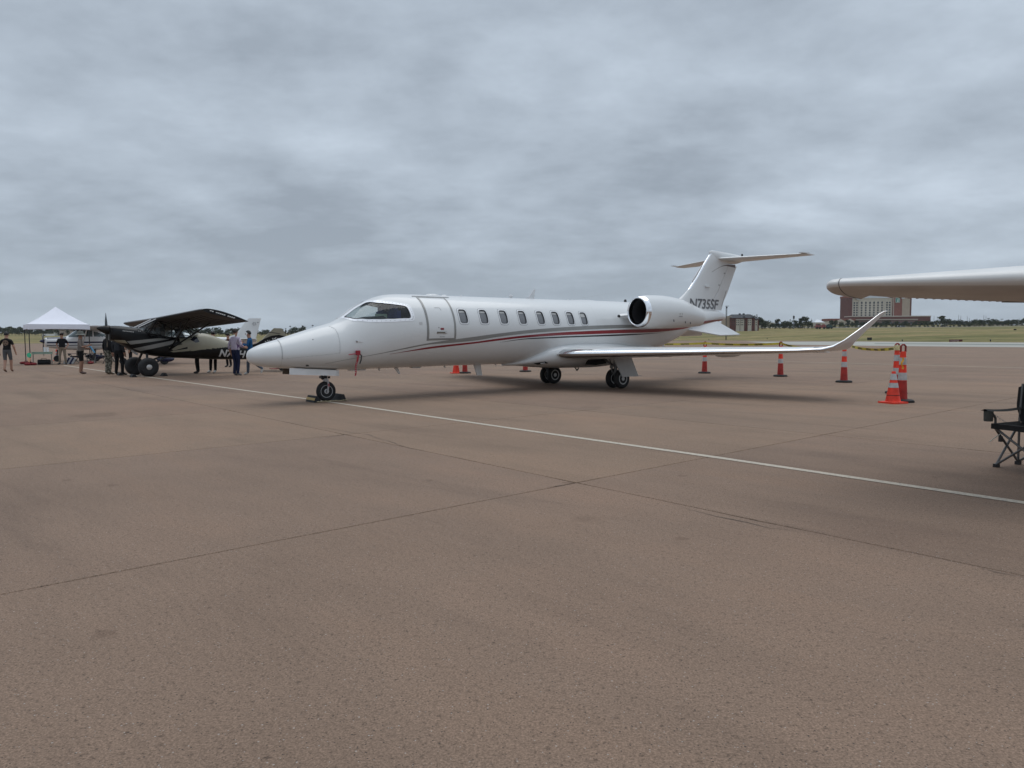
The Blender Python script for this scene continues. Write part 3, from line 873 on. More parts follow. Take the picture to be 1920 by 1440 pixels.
# wings, winglets, undersurface fittings
WSEC = [((7.68, .25, .945), (10.95, .25, .90), .115, R(3)), ((7.92, .95, .966), (10.92, .95, .925), .115, R(3)), ((8.87, 4.0, 1.035), (10.98, 4.0, 1.01), .105, R(3)), ((9.75, 6.8, 1.10), (11.06, 6.8, 1.085), .10, R(4)),
        ((9.92, 7.2, 1.125), (11.06, 7.2, 1.11), .095, R(14)), ((10.13, 7.36, 1.19), (10.98, 7.34, 1.17), .09, R(32)), ((10.40, 7.47, 1.32), (10.93, 7.46, 1.30), .085, R(50)), ((10.75, 7.57, 1.52), (11.12, 7.565, 1.50), .08, R(62)),
        ((11.12, 7.66, 1.73), (11.40, 7.657, 1.715), .075, R(66)), ((11.42, 7.735, 1.905), (11.60, 7.733, 1.895), .07, R(68)), ((11.56, 7.762, 1.955), (11.65, 7.760, 1.951), .06, R(50)), ((11.64, 7.80, 1.968), (11.70, 7.80, 1.966), .05, R(20))]
for sg in (1, -1):
    secs = [((a[0], sg * a[1], a[2]), (b[0], sg * b[1], b[2]), tc, sg * dh) for a, b, tc, dh in WSEC]
    mb = MB(); mb.loft(wing_rings(secs, 18, .012)); wing = mb.build('wing', WHITE, jet, JT, sharp=50)
    mb = MB(); mb.loft(wing_rings(secs[1:], 18, .012, 0, .075, .003), caps=False, closed=False); mb.build('leading_edge', CHROME, wing, JT, recalc=False)
    for y in (2.6, 4.6):
        f = (y - .95) / 3.05; x = 10.3
        mb = MB(); mb.ell((x, sg * y, .90 + .03 * y / 2), (.55, .045, .075), 12, 8); mb.build('flap_track_fairing', WHITE, wing, JT)
    mb = MB(); mb.ell((10.05, sg * 7.05, 1.135), (.13, .10, .045), 10, 6); mb.build('navigation_light', mat('dark_lens', (.05, .05, .055), .1, 0, .5), wing, JT)
    mb = MB(); mb.ell((9.93, sg * 6.72, 1.115), (.06, .09, .03), 8, 6); mb.build('navigation_light', mat('dark_lens', (.05, .05, .055), .1, 0, .5), wing, JT)
    mb = MB(); mb.box((10.9, sg * 6.2, 1.045), (.5, 1.1, .02)); mb.build('aileron_tab', WHITE, wing, JT)

    # engine
    def NS(x):
        tab = [(10.40, .385, 2.135, 1.48), (10.415, .415, 2.135, 1.48), (10.45, .435, 2.135, 1.48), (10.56, .455, 2.137, 1.48), (10.8, .470, 2.14, 1.48), (11.3, .480, 2.14, 1.47), (11.8, .465, 2.13, 1.46), (12.3, .42, 2.105, 1.45), (12.8, .345, 2.06, 1.43), (13.1, .295, 2.03, 1.42), (13.25, .268, 2.013, 1.415)]
        return tab
    ring = lambda x, r, zc, yc, n=44: [(x, sg * yc + .93 * r * math.cos(2 * PI * k / n), zc + r * math.sin(2 * PI * k / n)) for k in range(n)]
    T_ = NS(0); Xs = np.array([t[0] for t in T_]); P_ = [pch_prep(Xs, np.array([t[k] for t in T_])) for k in (1, 2, 3)]
    def nac(x):
        i = int(min(max(np.searchsorted(Xs, x) - 1, 0), len(Xs) - 2)); h = Xs[i + 1] - Xs[i]; t = (x - Xs[i]) / h; o = []
        for k in range(3):
            Y0, Y1, m = T_[i][k + 1], T_[i + 1][k + 1], P_[k]
            o.append((1 + 2 * t) * (1 - t) ** 2 * Y0 + t * (1 - t) ** 2 * h * m[i] + t * t * (3 - 2 * t) * Y1 + t * t * (t - 1) * h * m[i + 1])
        return o
    mb = MB(); nx_ = [10.545 + (13.25 - 10.545) * k / 44 for k in range(45)]
    mb.loft([ring(x, *nac(x)) for x in nx_], caps=False); nac_o = mb.build('engine_nacelle', WHITE, jet, JT, sharp=70)
    mb = MB(); lip = [(10.545, .4535), (10.47, .438), (10.425, .422), (10.40, .400), (10.395, .385), (10.41, .371), (10.46, .360), (10.56, .352)]
    mb.loft([ring(x, r, 2.136, 1.48) for x, r in lip], caps=False); mb.build('intake_lip', CHROME, nac_o, JT, sharp=70)
    mb = MB(); mb.loft([ring(x, r, 2.136, 1.48) for x, r in ((10.56, .352), (10.8, .345), (11.15, .345), (11.16, .02))], caps=False); mb.build('intake_duct', mat('intake_liner', (.03, .03, .033), .55), nac_o, JT)
    mb = MB(); mb.lathe([(.001, -.16), (.05, -.12), (.09, -.03), (.095, .1)], (11.05, sg * 1.48, 2.136), 'x', 20); mb.build('fan_spinner', mat('fan_metal', (.05, .05, .055), .4, .5), nac_o, JT)
    for k in range(22):
        a = 2 * PI * k / 22; mb = MB(); c, s = math.cos(a), math.sin(a); t2 = .07
        mb.add([(11.06, sg * 1.48 + c * .09 - s * .0, 2.136 + s * .09), (11.10, sg * 1.48 + c * .09 - s * .03, 2.136 + s * .09 + c * .03), (11.12, sg * 1.48 + c * .335 - s * .07, 2.136 + s * .335 + c * .07), (11.03, sg * 1.48 + c * .335, 2.136 + s * .335)], [(0, 1, 2, 3)])
        mb.build('fan_blade', mat('fan_metal', (.05, .05, .055), .4, .5), nac_o, JT, smooth=False)
    mb = MB(); mb.loft([ring(13.25, .268, 2.013, 1.415), ring(13.22, .235, 2.013, 1.415), ring(12.9, .235, 2.03, 1.415)], caps=False); mb.loft([ring(12.9, .235, 2.03, 1.415), ring(12.91, .01, 2.03, 1.415)], caps=False); mb.build('exhaust_duct', BLACKM, nac_o, JT)
    # pylon
    def pyl(y, x0, x1, zc, h): return [(x0, y, zc), (x0 + .12, y, zc + h * .7), (x0 + .6, y, zc + h), (x1 - .5, y, zc + h * .6), (x1, y, zc - .02), (x1 - .5, y, zc - h * .6), (x0 + .6, y, zc - h), (x0 + .12, y, zc - h * .7)]
    mb = MB(); mb.loft([pyl(sg * .70, 10.35, 13.4, 2.02, .10), pyl(sg * .88, 10.45, 13.2, 2.04, .10), pyl(sg * 1.15, 10.75, 12.9, 2.07, .09)]); mb.build('engine_pylon', WHITE, jet, JT)
    mb = MB(); mb.ell((10.28, sg * .90, 2.02), (.06, .03, .045), 8, 6); mb.build('inlet_probe', BLACKM, jet, JT)
    for (x, z) in ((11.55, 1.90), (12.15, 1.86), (12.45, 1.84)):
        r_n, zc_n, yc_n = nac(x); a = math.asin((z - zc_n) / r_n); y = sg * (yc_n + .93 * r_n * math.cos(a) + .004)
        mb = MB(); mb.box((x, y, z), (.03, .01, .10), Matrix.Rotation(-.35, 3, 'Y')); mb.build('vent_slot', SEAMD, nac_o, JT, smooth=False)
    for (x, z) in ((11.78, 2.08), (11.88, 2.08), (11.83, 2.01)):
        r_n, zc_n, yc_n = nac(x); a = math.asin((z - zc_n) / r_n); y = sg * (yc_n + .93 * r_n * math.cos(a) + .003)
        mb = MB(); mb.box((x, y, z), (.02 if z > 2.05 else .16, .006, .05 if z > 2.05 else .03)); mb.build('placard', SEAM, nac_o, JT, smooth=False)

    # delta fin under the tail
    mb = MB(); root = [(13.85, .42, 1.66), (15.75, .26, 1.93)]; tip = [(15.2, .80, 1.455), (16.3, .80, 1.475)]
    up_ = Vector((0, .55, .83)) * .018
    def quad(w): return [Vector(p) + up_ * w for p in (root[0], root[1], tip[1], tip[0])]
    A_, B_ = quad(1), quad(-1); vv = [(p.x, sg * p.y, p.z) for p in A_ + B_]
    mb.add(vv, [(0, 1, 2, 3), (7, 6, 5, 4), (0, 4, 5, 1), (1, 5, 6, 2), (2, 6, 7, 3), (3, 7, 4, 0)]); mb.build('delta_fin', WHITE, jet, JT, smooth=False)

    # main gear
    GX, GY = 9.69, 1.42
    for dy in (-.155, .155):
        mb = MB(); y0 = GY + dy; Rw, w = .272, .073
        mb.lathe([(.15, -w * .8), (.20, -w), (.235, -w), (.262, -w * .7), (Rw, -w * .3), (Rw, w * .3), (.262, w * .7), (.235, w), (.20, w), (.15, w * .8)], (GX, sg * y0, Rw - .003), 'y', 32)
        ty = mb.build('main_wheel', RUBBER, jet, JT, sharp=70)
        mb = MB(); mb.lathe([(.153, -.05), (.165, .060), (.148, .070), (.13, .058), (.06, .040), (.055, .066), (.001, .068)], (GX, sg * y0, Rw - .003), 'y', 28); mb.build('rim', mat('wheel_paint', (.55, .55, .55), .4), ty, JT)
        mb = MB()
        for k in range(10):
            a = 2 * PI * k / 10; mb.lathe([(.016, .040), (.016, .056), (.001, .056)], (GX + .098 * math.cos(a), sg * y0, Rw + .098 * math.sin(a)), 'y', 6)
        tag(mb.build('rim_hole', DARK, ty, JT), kind='stuff')
    mb = MB(); mb.tube([(9.62, sg * 1.42, .95), (9.62, sg * 1.42, .55)], .065, 12); mb.tube([(9.62, sg * 1.42, .60), (9.60, sg * 1.42, .38)], .045, 12); mb.tube([(9.60, sg * 1.42, .40), (9.70, sg * 1.42, .27)], .055, 10); mb.tube([(9.69, sg * 1.25, .269), (9.69, sg * 1.59, .269)], .045, 10)
    strut = mb.build('main_gear_strut', mat('gear_paint', (.16, .16, .16), .4), jet, JT)
    mb = MB(); mb.tube([(9.55, sg * 1.38, .62), (9.52, sg * 1.36, .45), (9.60, sg * 1.38, .33)], .012, 6); mb.tube([(9.5, sg * 1.30, .80), (9.56, sg * 1.34, .62), (9.5, sg * 1.37, .52)], .010, 6); mb.build('brake_hose', BLACKM, strut, JT)
    mb = MB(); mb.tube([(9.62, sg * 1.38, .60), (9.60, sg * .95, .82)], .03, 8); mb.tube([(9.52, sg * 1.42, .66), (9.45, sg * 1.42, .52), (9.55, sg * 1.42, .38)], .022, 6); mb.ell((9.47, sg * 1.40, .60), (.05, .05, .06), 8, 6); mb.build('drag_brace', mat('gear_paint', (.16, .16, .16), .4), strut, JT)
    # outboard gear door hanging below the wing
    mb = MB(); dq = [(9.33, .83), (10.03, .86), (10.26, .335), (9.62, .315)]
    mb.prism(dq, 1.60, 1.625, lambda a, b, d: (a, sg * (d + (.85 - b) * .10), b)); mb.build('gear_door', mat('door_grey_white', (.50, .50, .49), .4, 0, .1), jet, JT, smooth=False)
    mb = MB(); mb.box((10.2, sg * 1.65, .325), (.42, .03, .012)); mb.build('gear_door_lip', ALU, jet, JT, smooth=False)
    mb = MB(); mb.prism([(9.02, .79), (9.72, .80), (9.70, .68), (9.30, .64), (8.95, .655)], .90, .978, lambda a, b, d: (a, sg * d, b)); mb.build('wheel_well', DARK, jet, JT, smooth=False)
    mb = MB(); mb.prism([(7.36, .735), (7.62, .775), (7.72, .735), (7.50, .695)], .0, .013, lambda a, b, d: FAIR.pt(a, sg * FAIR.th_z(a, b), d)); sc0 = mb.build('air_scoop', DARK, jet, JT, smooth=False)
    mb = MB(); mb.prism([(7.52, .735), (7.62, .75), (7.65, .732), (7.56, .72)], .0, .018, lambda a, b, d: FAIR.pt(a, sg * FAIR.th_z(a, b), d)); mb.build('scoop_lip', WHITE, sc0, JT, smooth=False)
    mb = MB(); mb.ell((2.21, sg * .665, 1.352), (.03, .012, .03), 10, 6); mb.tube([(2.21, sg * .675, 1.35), (2.33, sg * .70, 1.33)], .006, 5); mb.build('angle_of_attack_vane', STEEL, jet, JT)
    mb = MB(); mb.box((1.19, sg * .33, .83), (.06, .02, .035)); mb.build('vent_slot', DARK, jet, JT, smooth=False)
    mb = MB(); mb.ell((1.30, sg * .405, 1.393), (.013, .008, .013), 8, 5); mb.build('fastener', SEAMD, jet, JT)

# fin, rudder, bullet and tailplane
FIN = [(2.30, 13.3, 16.35, .13), (2.47, 13.65, 16.40, .105), (2.67, 14.05, 16.48, .10), (2.83, 14.30, 16.60, .098), (2.99, 14.51, 16.70, .097), (3.41, 14.92, 16.93, .097), (3.90, 15.33, 17.20, .097), (4.34, 15.74, 17.45, .095)]


def fin_half(x, z):
    for a, b in zip(FIN, FIN[1:]):
        if a[0] <= z <= b[0]:
            f = (z - a[0]) / (b[0] - a[0]); le, te, tc = [a[k] + (b[k] - a[k]) * f for k in (1, 2, 3)]
            c = min(1, max(0.001, (x - le) / (te - le)))
            return (te - le) * 5 * tc * (0.2969 * math.sqrt(c) - .126 * c - .3516 * c * c + .2843 * c ** 3 - .1036 * c ** 4)
    return .05


def fin_ring(z, le, te, tc, c0, c1, n=16, grow=0.0):
    t = lambda c: 5 * tc * (0.2969 * math.sqrt(c) - .126 * c - .3516 * c * c + .2843 * c ** 3 - .1036 * c ** 4)
    cs = [c0 + (c1 - c0) * 0.5 * (1 - math.cos(PI * i / n)) for i in range(n + 1)]; ch = te - le
    return [(le + ch * c, t(c) * ch + grow, z) for c in cs] + [(le + ch * c, -t(c) * ch - grow, z) for c in reversed(cs)]


mb = MB(); mb.loft([fin_ring(z, le, te, tc, 0.0, .70) for z, le, te, tc in FIN]); fin = mb.build('tail_fin', WHITE, jet, JT, sharp=50)
mb = MB(); mb.loft([fin_ring(z + (.03 if z < 2.4 else 0), le, te, tc, .708, 1.0) for z, le, te, tc in FIN[:-1]]); rud = mb.build('rudder', WHITE, jet, JT, sharp=50)
mb = MB(); mb.box((16.35, .1, 2.75), (.012, .006, .62), Matrix.Rotation(.42, 3, 'Y')); mb.build('tab_seam', SEAMD, rud, JT)
for z in (2.70, 3.20, 3.62):
    f = (z - 2.3) / 2.04; x = 15.44 + 1.49 * f
    for s_ in (1, -1):
        mb = MB(); mb.ell((x, s_ * (fin_half(x, z) + .006), z), (.05, .012, .014), 8, 5); mb.build('rudder_hinge', SEAMD, rud, JT)
for s_ in (1, -1):
    mb = MB(); mb.box((15.4, s_ * (fin_half(15.4, 3.12) + .02), 3.12), (.24, .07, .05)); mb.build('fin_light_fairing', WHITE, fin, JT)
    # dark band near the top of the fin with a fine swoosh running forward from it
    mb = MB(); vs = []
    for k in range(13):
        f = k / 12; x = 15.65 + 1.45 * f; zc = 3.62 + .285 * math.sin(min(1, f * 1.5) * PI / 2); h = .006 + (.03 if f < .6 else .05) * max(0, (f - .35) / .65)
        for q in (-1, 1): vs.append((x, s_ * (fin_half(x, zc + q * h) + .004), zc + q * h))
    mb.add(vs, [(2 * i, 2 * i + 1, 2 * i + 3, 2 * i + 2) for i in range(12)]); mb.build('fin_swoosh', mat('brown_grey_stripe', (.14, .10, .09), .35), fin, JT, recalc=False)
    xt, zt_ = 14.37, 2.375
    REG = mat('registration_grey', (.085, .085, .09), .4, 0, .2); REGS = mat('registration_shadow', (.33, .33, .34), .4)
    for m_r, dx, dz, off, bold in ((REGS, .02, -.014, .004, .012), (REG, 0, 0, .006, .006)):
        def put(u, v, dx=dx, dz=dz, off=off):
            x = (xt + u * 1.17 + dx) if s_ > 0 else (xt + 1.62 - u * 1.17 - dx); z = zt_ + v + dz
            return JT(x, s_ * (fin_half(x, z) + off), z)
        letters('registration', 'N735SF', .455, m_r, fin, put, shear=.22, bold=bold, space=.98, subdiv=1)
# de-icing strip on the fin's leading edge
mb = MB(); mb.loft([fin_ring(z, le - .004, te, tc, 0.0, .03, 6, .004) for z, le, te, tc in FIN[4:]], caps=False); mb.build('leading_edge', CHROME, fin, JT, recalc=False)
mb = MB(); mb.add([(14.75, .012, 3.15), (14.93, .012, 3.40), (15.28, .012, 3.83), (15.20, .012, 3.83), (14.72, .012, 3.30), (14.75, -.012, 3.15), (14.93, -.012, 3.40), (15.28, -.012, 3.83), (15.20, -.012, 3.83), (14.72, -.012, 3.30)],
                 [(0, 1, 2, 3, 4), (9, 8, 7, 6, 5), (0, 4, 9, 5), (4, 3, 8, 9), (3, 2, 7, 8), (2, 1, 6, 7), (1, 0, 5, 6)]); mb.build('antenna_blade', RIM, fin, JT, smooth=False)
BUL = Loft([(15.62, 4.33, 4.20, 4.12, .015, 2), (15.8, 4.37, 4.22, 4.03, .07, 2), (16.1, 4.365, 4.21, 3.98, .12, 2.2), (16.6, 4.345, 4.20, 3.95, .14, 2.2), (17.1, 4.315, 4.19, 3.98, .11, 2.1), (17.45, 4.29, 4.19, 4.06, .06, 2), (17.68, 4.27, 4.2, 4.14, .015, 2)])
mb = MB(); mb.loft([[BUL.pt(15.62 + 2.06 * i / 30, 2 * PI * k / 24) for k in range(24)] for i in range(31)]); mb.build('tail_bullet', WHITE, jet, JT)
mb = MB(); mb.ell((17.52, 0, 4.33), (.05, .03, .045), 8, 6); mb.build('tail_beacon', BLACKM, jet, JT)
for sg in (1, -1):
    SS = [((15.98, 0, 4.105), (17.40, 0, 4.07), .09, 0), ((15.98 + .03, sg * .1, 4.105), (17.40, sg * .1, 4.07), .09, 0), ((17.02, sg * 2.56, 4.10), (17.66, sg * 2.56, 4.085), .085, 0), ((17.15, sg * 2.69, 4.10), (17.68, sg * 2.69, 4.088), .06, 0)]
    mb = MB(); mb.loft(wing_rings(SS, 14, 0.0)); tp = mb.build('tailplane', WHITE, jet, JT, sharp=50)
    mb = MB(); mb.box((17.1, sg * 2.62, 4.125), (.42, .14, .03)); mb.build('elevator_horn', WHITE, tp, JT)
mb = MB(); mb.tube([(9.45, 0, 2.52), (12.0, 0, 2.93), (14.85, 0, 3.42)], .0012, 4); mb.build('wire_antenna', SEAM, jet, JT)

# nose gear with its doors
mb = MB(); Rw, w = .2285, .056
mb.lathe([(.13, -w * .8), (.165, -w), (.195, -w), (.218, -w * .7), (Rw, -w * .25), (Rw, w * .25), (.218, w * .7), (.195, w), (.165, w), (.13, w * .8)], (JXN, 0, Rw - .003), 'y', 36)
nw = mb.build('nose_wheel', RUBBER, jet, JT, sharp=70)
mb = MB(); mb.lathe([(.132, -.05), (.148, .035), (.15, .047), (.135, .05), (.125, .03), (.06, .022), (.055, .05), (.001, .055)], (JXN, 0, Rw - .003), 'y', 32); mb.build('rim', mat('wheel_paint', (.55, .55, .55), .4), nw, JT)
mb = MB()
for k in range(9):
    a = 2 * PI * k / 9; mb.lathe([(.011, .02), (.011, .040), (.001, .040)], (JXN + .092 * math.cos(a), 0, Rw + .092 * math.sin(a)), 'y', 6)
mb.lathe([(.03, .05), (.03, .06), (.001, .06)], (JXN, 0, Rw - .003), 'y', 10)
tag(mb.build('rim_hole', DARK, nw, JT), kind='stuff')
GL = mat('gear_light_grey', (.42, .42, .43), .35, .3)
mb = MB(); mb.tube([(JXN + .02, 0, .78), (JXN + .0, 0, .50)], .042, 12); mb.box((JXN + .0, 0, .475), (.07, .17, .06)); mb.tube([(JXN + .01, .078, .49), (JXN + .03, .080, .36), (JXN + .005, .078, .21)], .022, 8); mb.tube([(JXN + .01, -.078, .49), (JXN + .03, -.080, .36), (JXN + .005, -.078, .21)], .022, 8); mb.tube([(JXN, -.1, .2255), (JXN, .1, .2255)], .02, 8)
ns = mb.build('nose_gear_strut', GL, jet, JT)
mb = MB(); mb.tube([(JXN + .028, .081, .40), (JXN + .034, .081, .33)], .0235, 8); mb.build('red_band', mat('faded_red', (.38, .09, .10), .5), ns, JT)
mb = MB(); mb.box((JXN - .06, 0, .545), (.12, .16, .05)); mb.tube([(JXN - .12, .04, .60), (JXN - .05, .05, .52)], .02, 6); mb.ell((JXN - .10, .06, .52), (.035, .03, .03), 8, 6); mb.ell((JXN + .06, .05, .54), (.03, .03, .03), 8, 6); mb.ell((JXN - .09, -.07, .61), (.03, .03, .03), 8, 6); mb.build('steering_actuator', BLACKM, ns, JT)
mb = MB(); mb.prism([(.825, .785), (1.90, .705), (1.90, .578), (.82, .642)], .235, .252, lambda a, b, d: (a, d, b)); mb.build('nose_gear_door', mat('door_white', (.72, .74, .75), .35, 0, .2), jet, JT, smooth=False)
mb = MB(); mb.prism([(.855, .785), (1.90, .705), (1.90, .578), (.85, .635)], -.252, -.235, lambda a, b, d: (a, d, b)); mb.build('nose_gear_door', mat('door_inner_brown', (.10, .085, .07), .7, var=.3, scale=30), jet, JT, smooth=False)
mb = MB(); mb.prism([(1.0, .74), (1.92, .712), (1.92, .70), (1.0, .70)], -.2, .2, lambda a, b, d: (a, d, b)); mb.build('nose_gear_bay', DARK, jet, JT, smooth=False)
mb = MB(); mb.box((1.93, .20, .64), (.05, .10, .13)); mb.build('nose_gear_door_end', WHITE, jet, JT, smooth=False)
# pitot cover with its streamer
REDC = mat('red_cloth', (.30, .018, .03), .8, var=.15, scale=20)
mb = MB(); mb.tube([(2.20, .67, 1.09), (2.16, .72, 1.075), (1.98, .73, 1.06)], .011, 6); pc = mb.build('pitot_probe', mat('red_probe_cover', (.32, .03, .06), .6), jet, JT)
mb = MB(); mb.box((2.21, .70, 1.095), (.085, .06, .10)); mb.box((2.21, .705, 1.115), (.11, .02, .04)); mb.build('pitot_cover', REDC, pc, JT)
mb = MB(); vs = []
for k in range(9):
    f = k / 8; z = 1.06 - .47 * f; x = 2.20 - .075 * f + .008 * math.sin(f * 9); y = .715 + .01 * math.sin(f * 7); w2 = .024 - .008 * f
    vs += [(x - w2, y, z), (x + w2, y + .006, z)]
mb.add(vs, [(2 * i, 2 * i + 1, 2 * i + 3, 2 * i + 2) for i in range(8)]); mb.build('streamer', REDC, pc, JT, recalc=False)
mb = MB()
for k in range(9): mb.box((2.19 - .06 * k / 8, .722, 1.02 - .36 * k / 8), (.018, .003, .014))
tag(mb.build('streamer_print', mat('streamer_print', (.5, .42, .40), .8), pc, JT, smooth=False), kind='stuff')
mb = MB(); mb.tube([(2.245, .70, 1.08), (2.285, .72, 1.03), (2.275, .715, .93), (2.245, .71, .85)], .014, 6); mb.build('strap', BLACKM, pc, JT)
# aerials, drain masts and lights
for name, pts, w2 in (('belly_antenna', [(2.30, .71), (2.70, .70), (2.68, .668), (2.32, .672)], .09), ('drain_mast', [(3.03, .72), (3.10, .72), (3.10, .645), (3.075, .65)], .012), ('drain_mast', [(3.47, .72), (3.58, .72), (3.64, .545), (3.60, .55)], .012), ('belly_antenna', [(3.9, .72), (4.21, .72), (4.15, .675), (3.97, .68)], .08),
                      ('drain_mast', [(4.87, .72), (4.93, .72), (4.94, .66), (4.915, .665)], .01), ('blade_antenna', [(5.80, .73), (6.02, .73), (6.075, .425), (5.91, .435)], .016), ('drain_mast', [(6.48, .72), (6.53, .72), (6.54, .67)], .01)):
    mb = MB(); mb.prism(pts, -w2, w2, lambda a, b, d: (a, d, b)); mb.build(name, mat('aerial_white', (.58, .57, .55), .4), jet, JT, smooth=False)
mb = MB(); mb.tube([(9.40, .0, .54), (9.46, .0, .47), (9.5, 0, .46), (9.55, .0, .54)], .018, 8); mb.ell((9.47, 0, .465), (.03, .03, .03), 8, 6); mb.build('belly_beacon', STEEL, jet, JT)
mb = MB(); mb.ell((4.58, 0, 2.475), (.19, .10, .035), 14, 8); mb.ell((4.92, 0, 2.475), (.08, .05, .025), 10, 6); mb.build('top_antenna', WHITE, jet, JT)
for x, z, r in ((5.43, 2.48, .03), (7.05, 2.53, .05), (9.12, 2.49, .022), (9.28, 2.485, .03)):
    mb = MB(); mb.ell((x, 0, z), (r * 1.3, r * .6, r), 8, 6); mb.build('top_light', RIM, jet, JT)
mb = MB(); mb.prism([(7.62, 2.47), (7.84, 2.47), (7.90, 2.74), (7.84, 2.74)], -.012, .012, lambda a, b, d: (a, d, b)); mb.box((7.73, 0, 2.49), (.24, .07, .05)); mb.build('blade_antenna', RIM, jet, JT, smooth=False)
mb = MB(); mb.ell((11.5, 0, 2.52), (.05, .04, .06), 10, 8); mb.build('top_beacon', BLACKM, jet, JT)
mb = MB(); mb.prism([(13.2, 1.13), (13.32, 1.17), (13.36, 1.07), (13.30, 1.05)], -.01, .01, lambda a, b, d: (a, d, b)); mb.build('drain_mast', RIM, jet, JT, smooth=False)


# ------------------------------------------------------------------ black and tan bush plane
BX, BY, BPHI, BXN = -14.57, 28.03, R(42), 1.6
BT = lambda x, y, z: (BXN - x, y, z)
bush = thing('bush_plane', 'black and tan high-wing tailwheel plane on fat tyres beside the jet\'s nose', 'plane', (BX, BY, 0), BPHI + PI)
BBLK = mat('gloss_black_paint', (0.004, 0.004, 0.0045), 0.3, 0, 0.0, spec=.28)
BTAN = mat('tan_paint', (0.26, 0.24, 0.175), 0.35, 0, 0.2, 0.04)
BGRY = mat('grey_stripe_fabric', (0.22, 0.215, 0.20), 0.4, 0, 0.2)
BUND = mat('wing_underside', (0.032, 0.029, 0.026), 0.55, var=0.3, scale=2)
BF = Loft([(.50, 1.95, 1.70, 1.40, .33, 2.8), (.72, 1.955, 1.66, 1.33, .42, 3), (1.2, 1.91, 1.5, 1.04, .44, 3), (1.5, 1.87, 1.42, .91, .44, 3.2), (1.75, 1.74, 1.35, .84, .44, 3.6), (1.95, 1.60, 1.22, .79, .44, 4), (2.65, 1.49, 1.1, .69, .44, 4), (3.4, 1.50, 1.05, .64, .43, 4),
           (3.62, 1.60, 1.05, .625, .42, 3.2), (3.83, 1.68, 1.05, .61, .40, 2.6), (5.0, 1.34, .93, .56, .30, 2.5), (6.5, 1.03, .8, .54, .12, 2.3), (7.3, .95, .75, .56, .05, 2)])
mb = MB(); bx = [.5 + i * .02 for i in range(341)]; NB = 160
mb.loft([[BF.pt(x, 2 * PI * (k + .5) / NB) for k in range(NB)] for x in bx])
for k, f in enumerate(mb.f):
    c = sum((Vector(mb.v[i]) for i in f), Vector()) / len(f)
    if c.x > 2.95 and c.z > .93 + .085 * (c.x - 3) and c.x < 6.6 and c.z > 1.30 - (c.x - 2.95) * .9: mb.mi[k] = 1
mb.build('fuselage', [BBLK, BTAN], bush, BT, sharp=45)


def side_patch(name, L_, poly, m, parent, T_, off=.007, sides=(1, -1), n=26):
    """a painted or glazed patch following the skin; poly is a list of (x, z), one span per column"""
    x0, x1 = min(p[0] for p in poly) + 1e-4, max(p[0] for p in poly) - 1e-4
    cols = []
    for k in range(n + 1):
        x = x0 + (x1 - x0) * k / n; zs = []
        for (xa, za), (xb, zb) in zip(poly, poly[1:] + poly[:1]):
            if (xa <= x < xb) or (xb <= x < xa): zs.append(za + (zb - za) * (x - xa) / (xb - xa))
        cols.append((x, min(zs), max(zs)))
    for sg in sides:
        mb = MB(); vs = []
        for x, a, b in cols:
            for q in range(5): vs.append(L_.pt(x, sg * L_.th_z(x, a + (b - a) * q / 4), off))
        mb.add(vs, [(5 * i + q, 5 * i + q + 1, 5 * i + q + 6, 5 * i + q + 5) for i in range(n) for q in range(4)])
        mb.build(name, m, parent, T_, smooth=True, recalc=False)


side_patch('side_stripe', BF, [(1.01, 1.36), (2.2, 1.47), (2.55, 1.42), (1.14, 1.23)], BGRY, bush, BT)
side_patch('side_stripe', BF, [(1.24, 1.08), (2.68, 1.38), (2.86, 1.34), (2.5, 1.19), (1.5, .98)], BGRY, bush, BT)
side_patch('side_stripe', BF, [(2.5, 1.10), (3.3, 1.28), (3.3, 1.14), (2.68, .98)], BTAN, bush, BT)
side_patch('side_stripe', BF, [(2.55, .955), (3.3, 1.05), (3.3, .955), (2.66, .91)], BTAN, bush, BT)
side_patch('side_stripe', BF, [(.60, 1.42), (.95, 1.40), (1.05, 1.27), (.72, 1.33)], BTAN, bush, BT)
side_patch('rear_window', BF, [(3.34, 1.40), (3.60, 1.57), (3.70, 1.32), (3.55, 1.28)], mat('navy_tinted_pane', (.012, .013, .022), .15, 0, .3), bush, BT)
WTXT = mat('white_lettering', (.62, .62, .60), .5)
for s_ in (1, -1):
    for tx, x0 in (('N7', 4.48), ('H', 5.30)):
        def put(u, v):
            x = x0 + u if s_ > 0 else 10.0 - x0 - u; z = .715 - (u + x0 - 4.48) * .07 + v
            return BT(x, *BF.pt(x, s_ * BF.th_z(x, max(.60, z)), .016)[1:2], z)
        letters('registration', tx, .40, mat('registration_white', (.50, .50, .49), .5), bush, put, shear=.3, bold=.014, subdiv=3)
mb = MB()
for x, z, w in [(.90 + .05 * k, 1.755 - .006 * k, .03) for k in range(8)] + [(1.45, 1.745, .02), (1.50, 1.742, .02)]:
    y = BF.pt(x, BF.th_z(x, z), .008)[1]; mb.box((x, y, z), (w, .004, .03)); mb.box((x, -y, z), (w, .004, .03))
tag(mb.build('cowl_marking', WTXT, bush, BT, smooth=False), kind='stuff')
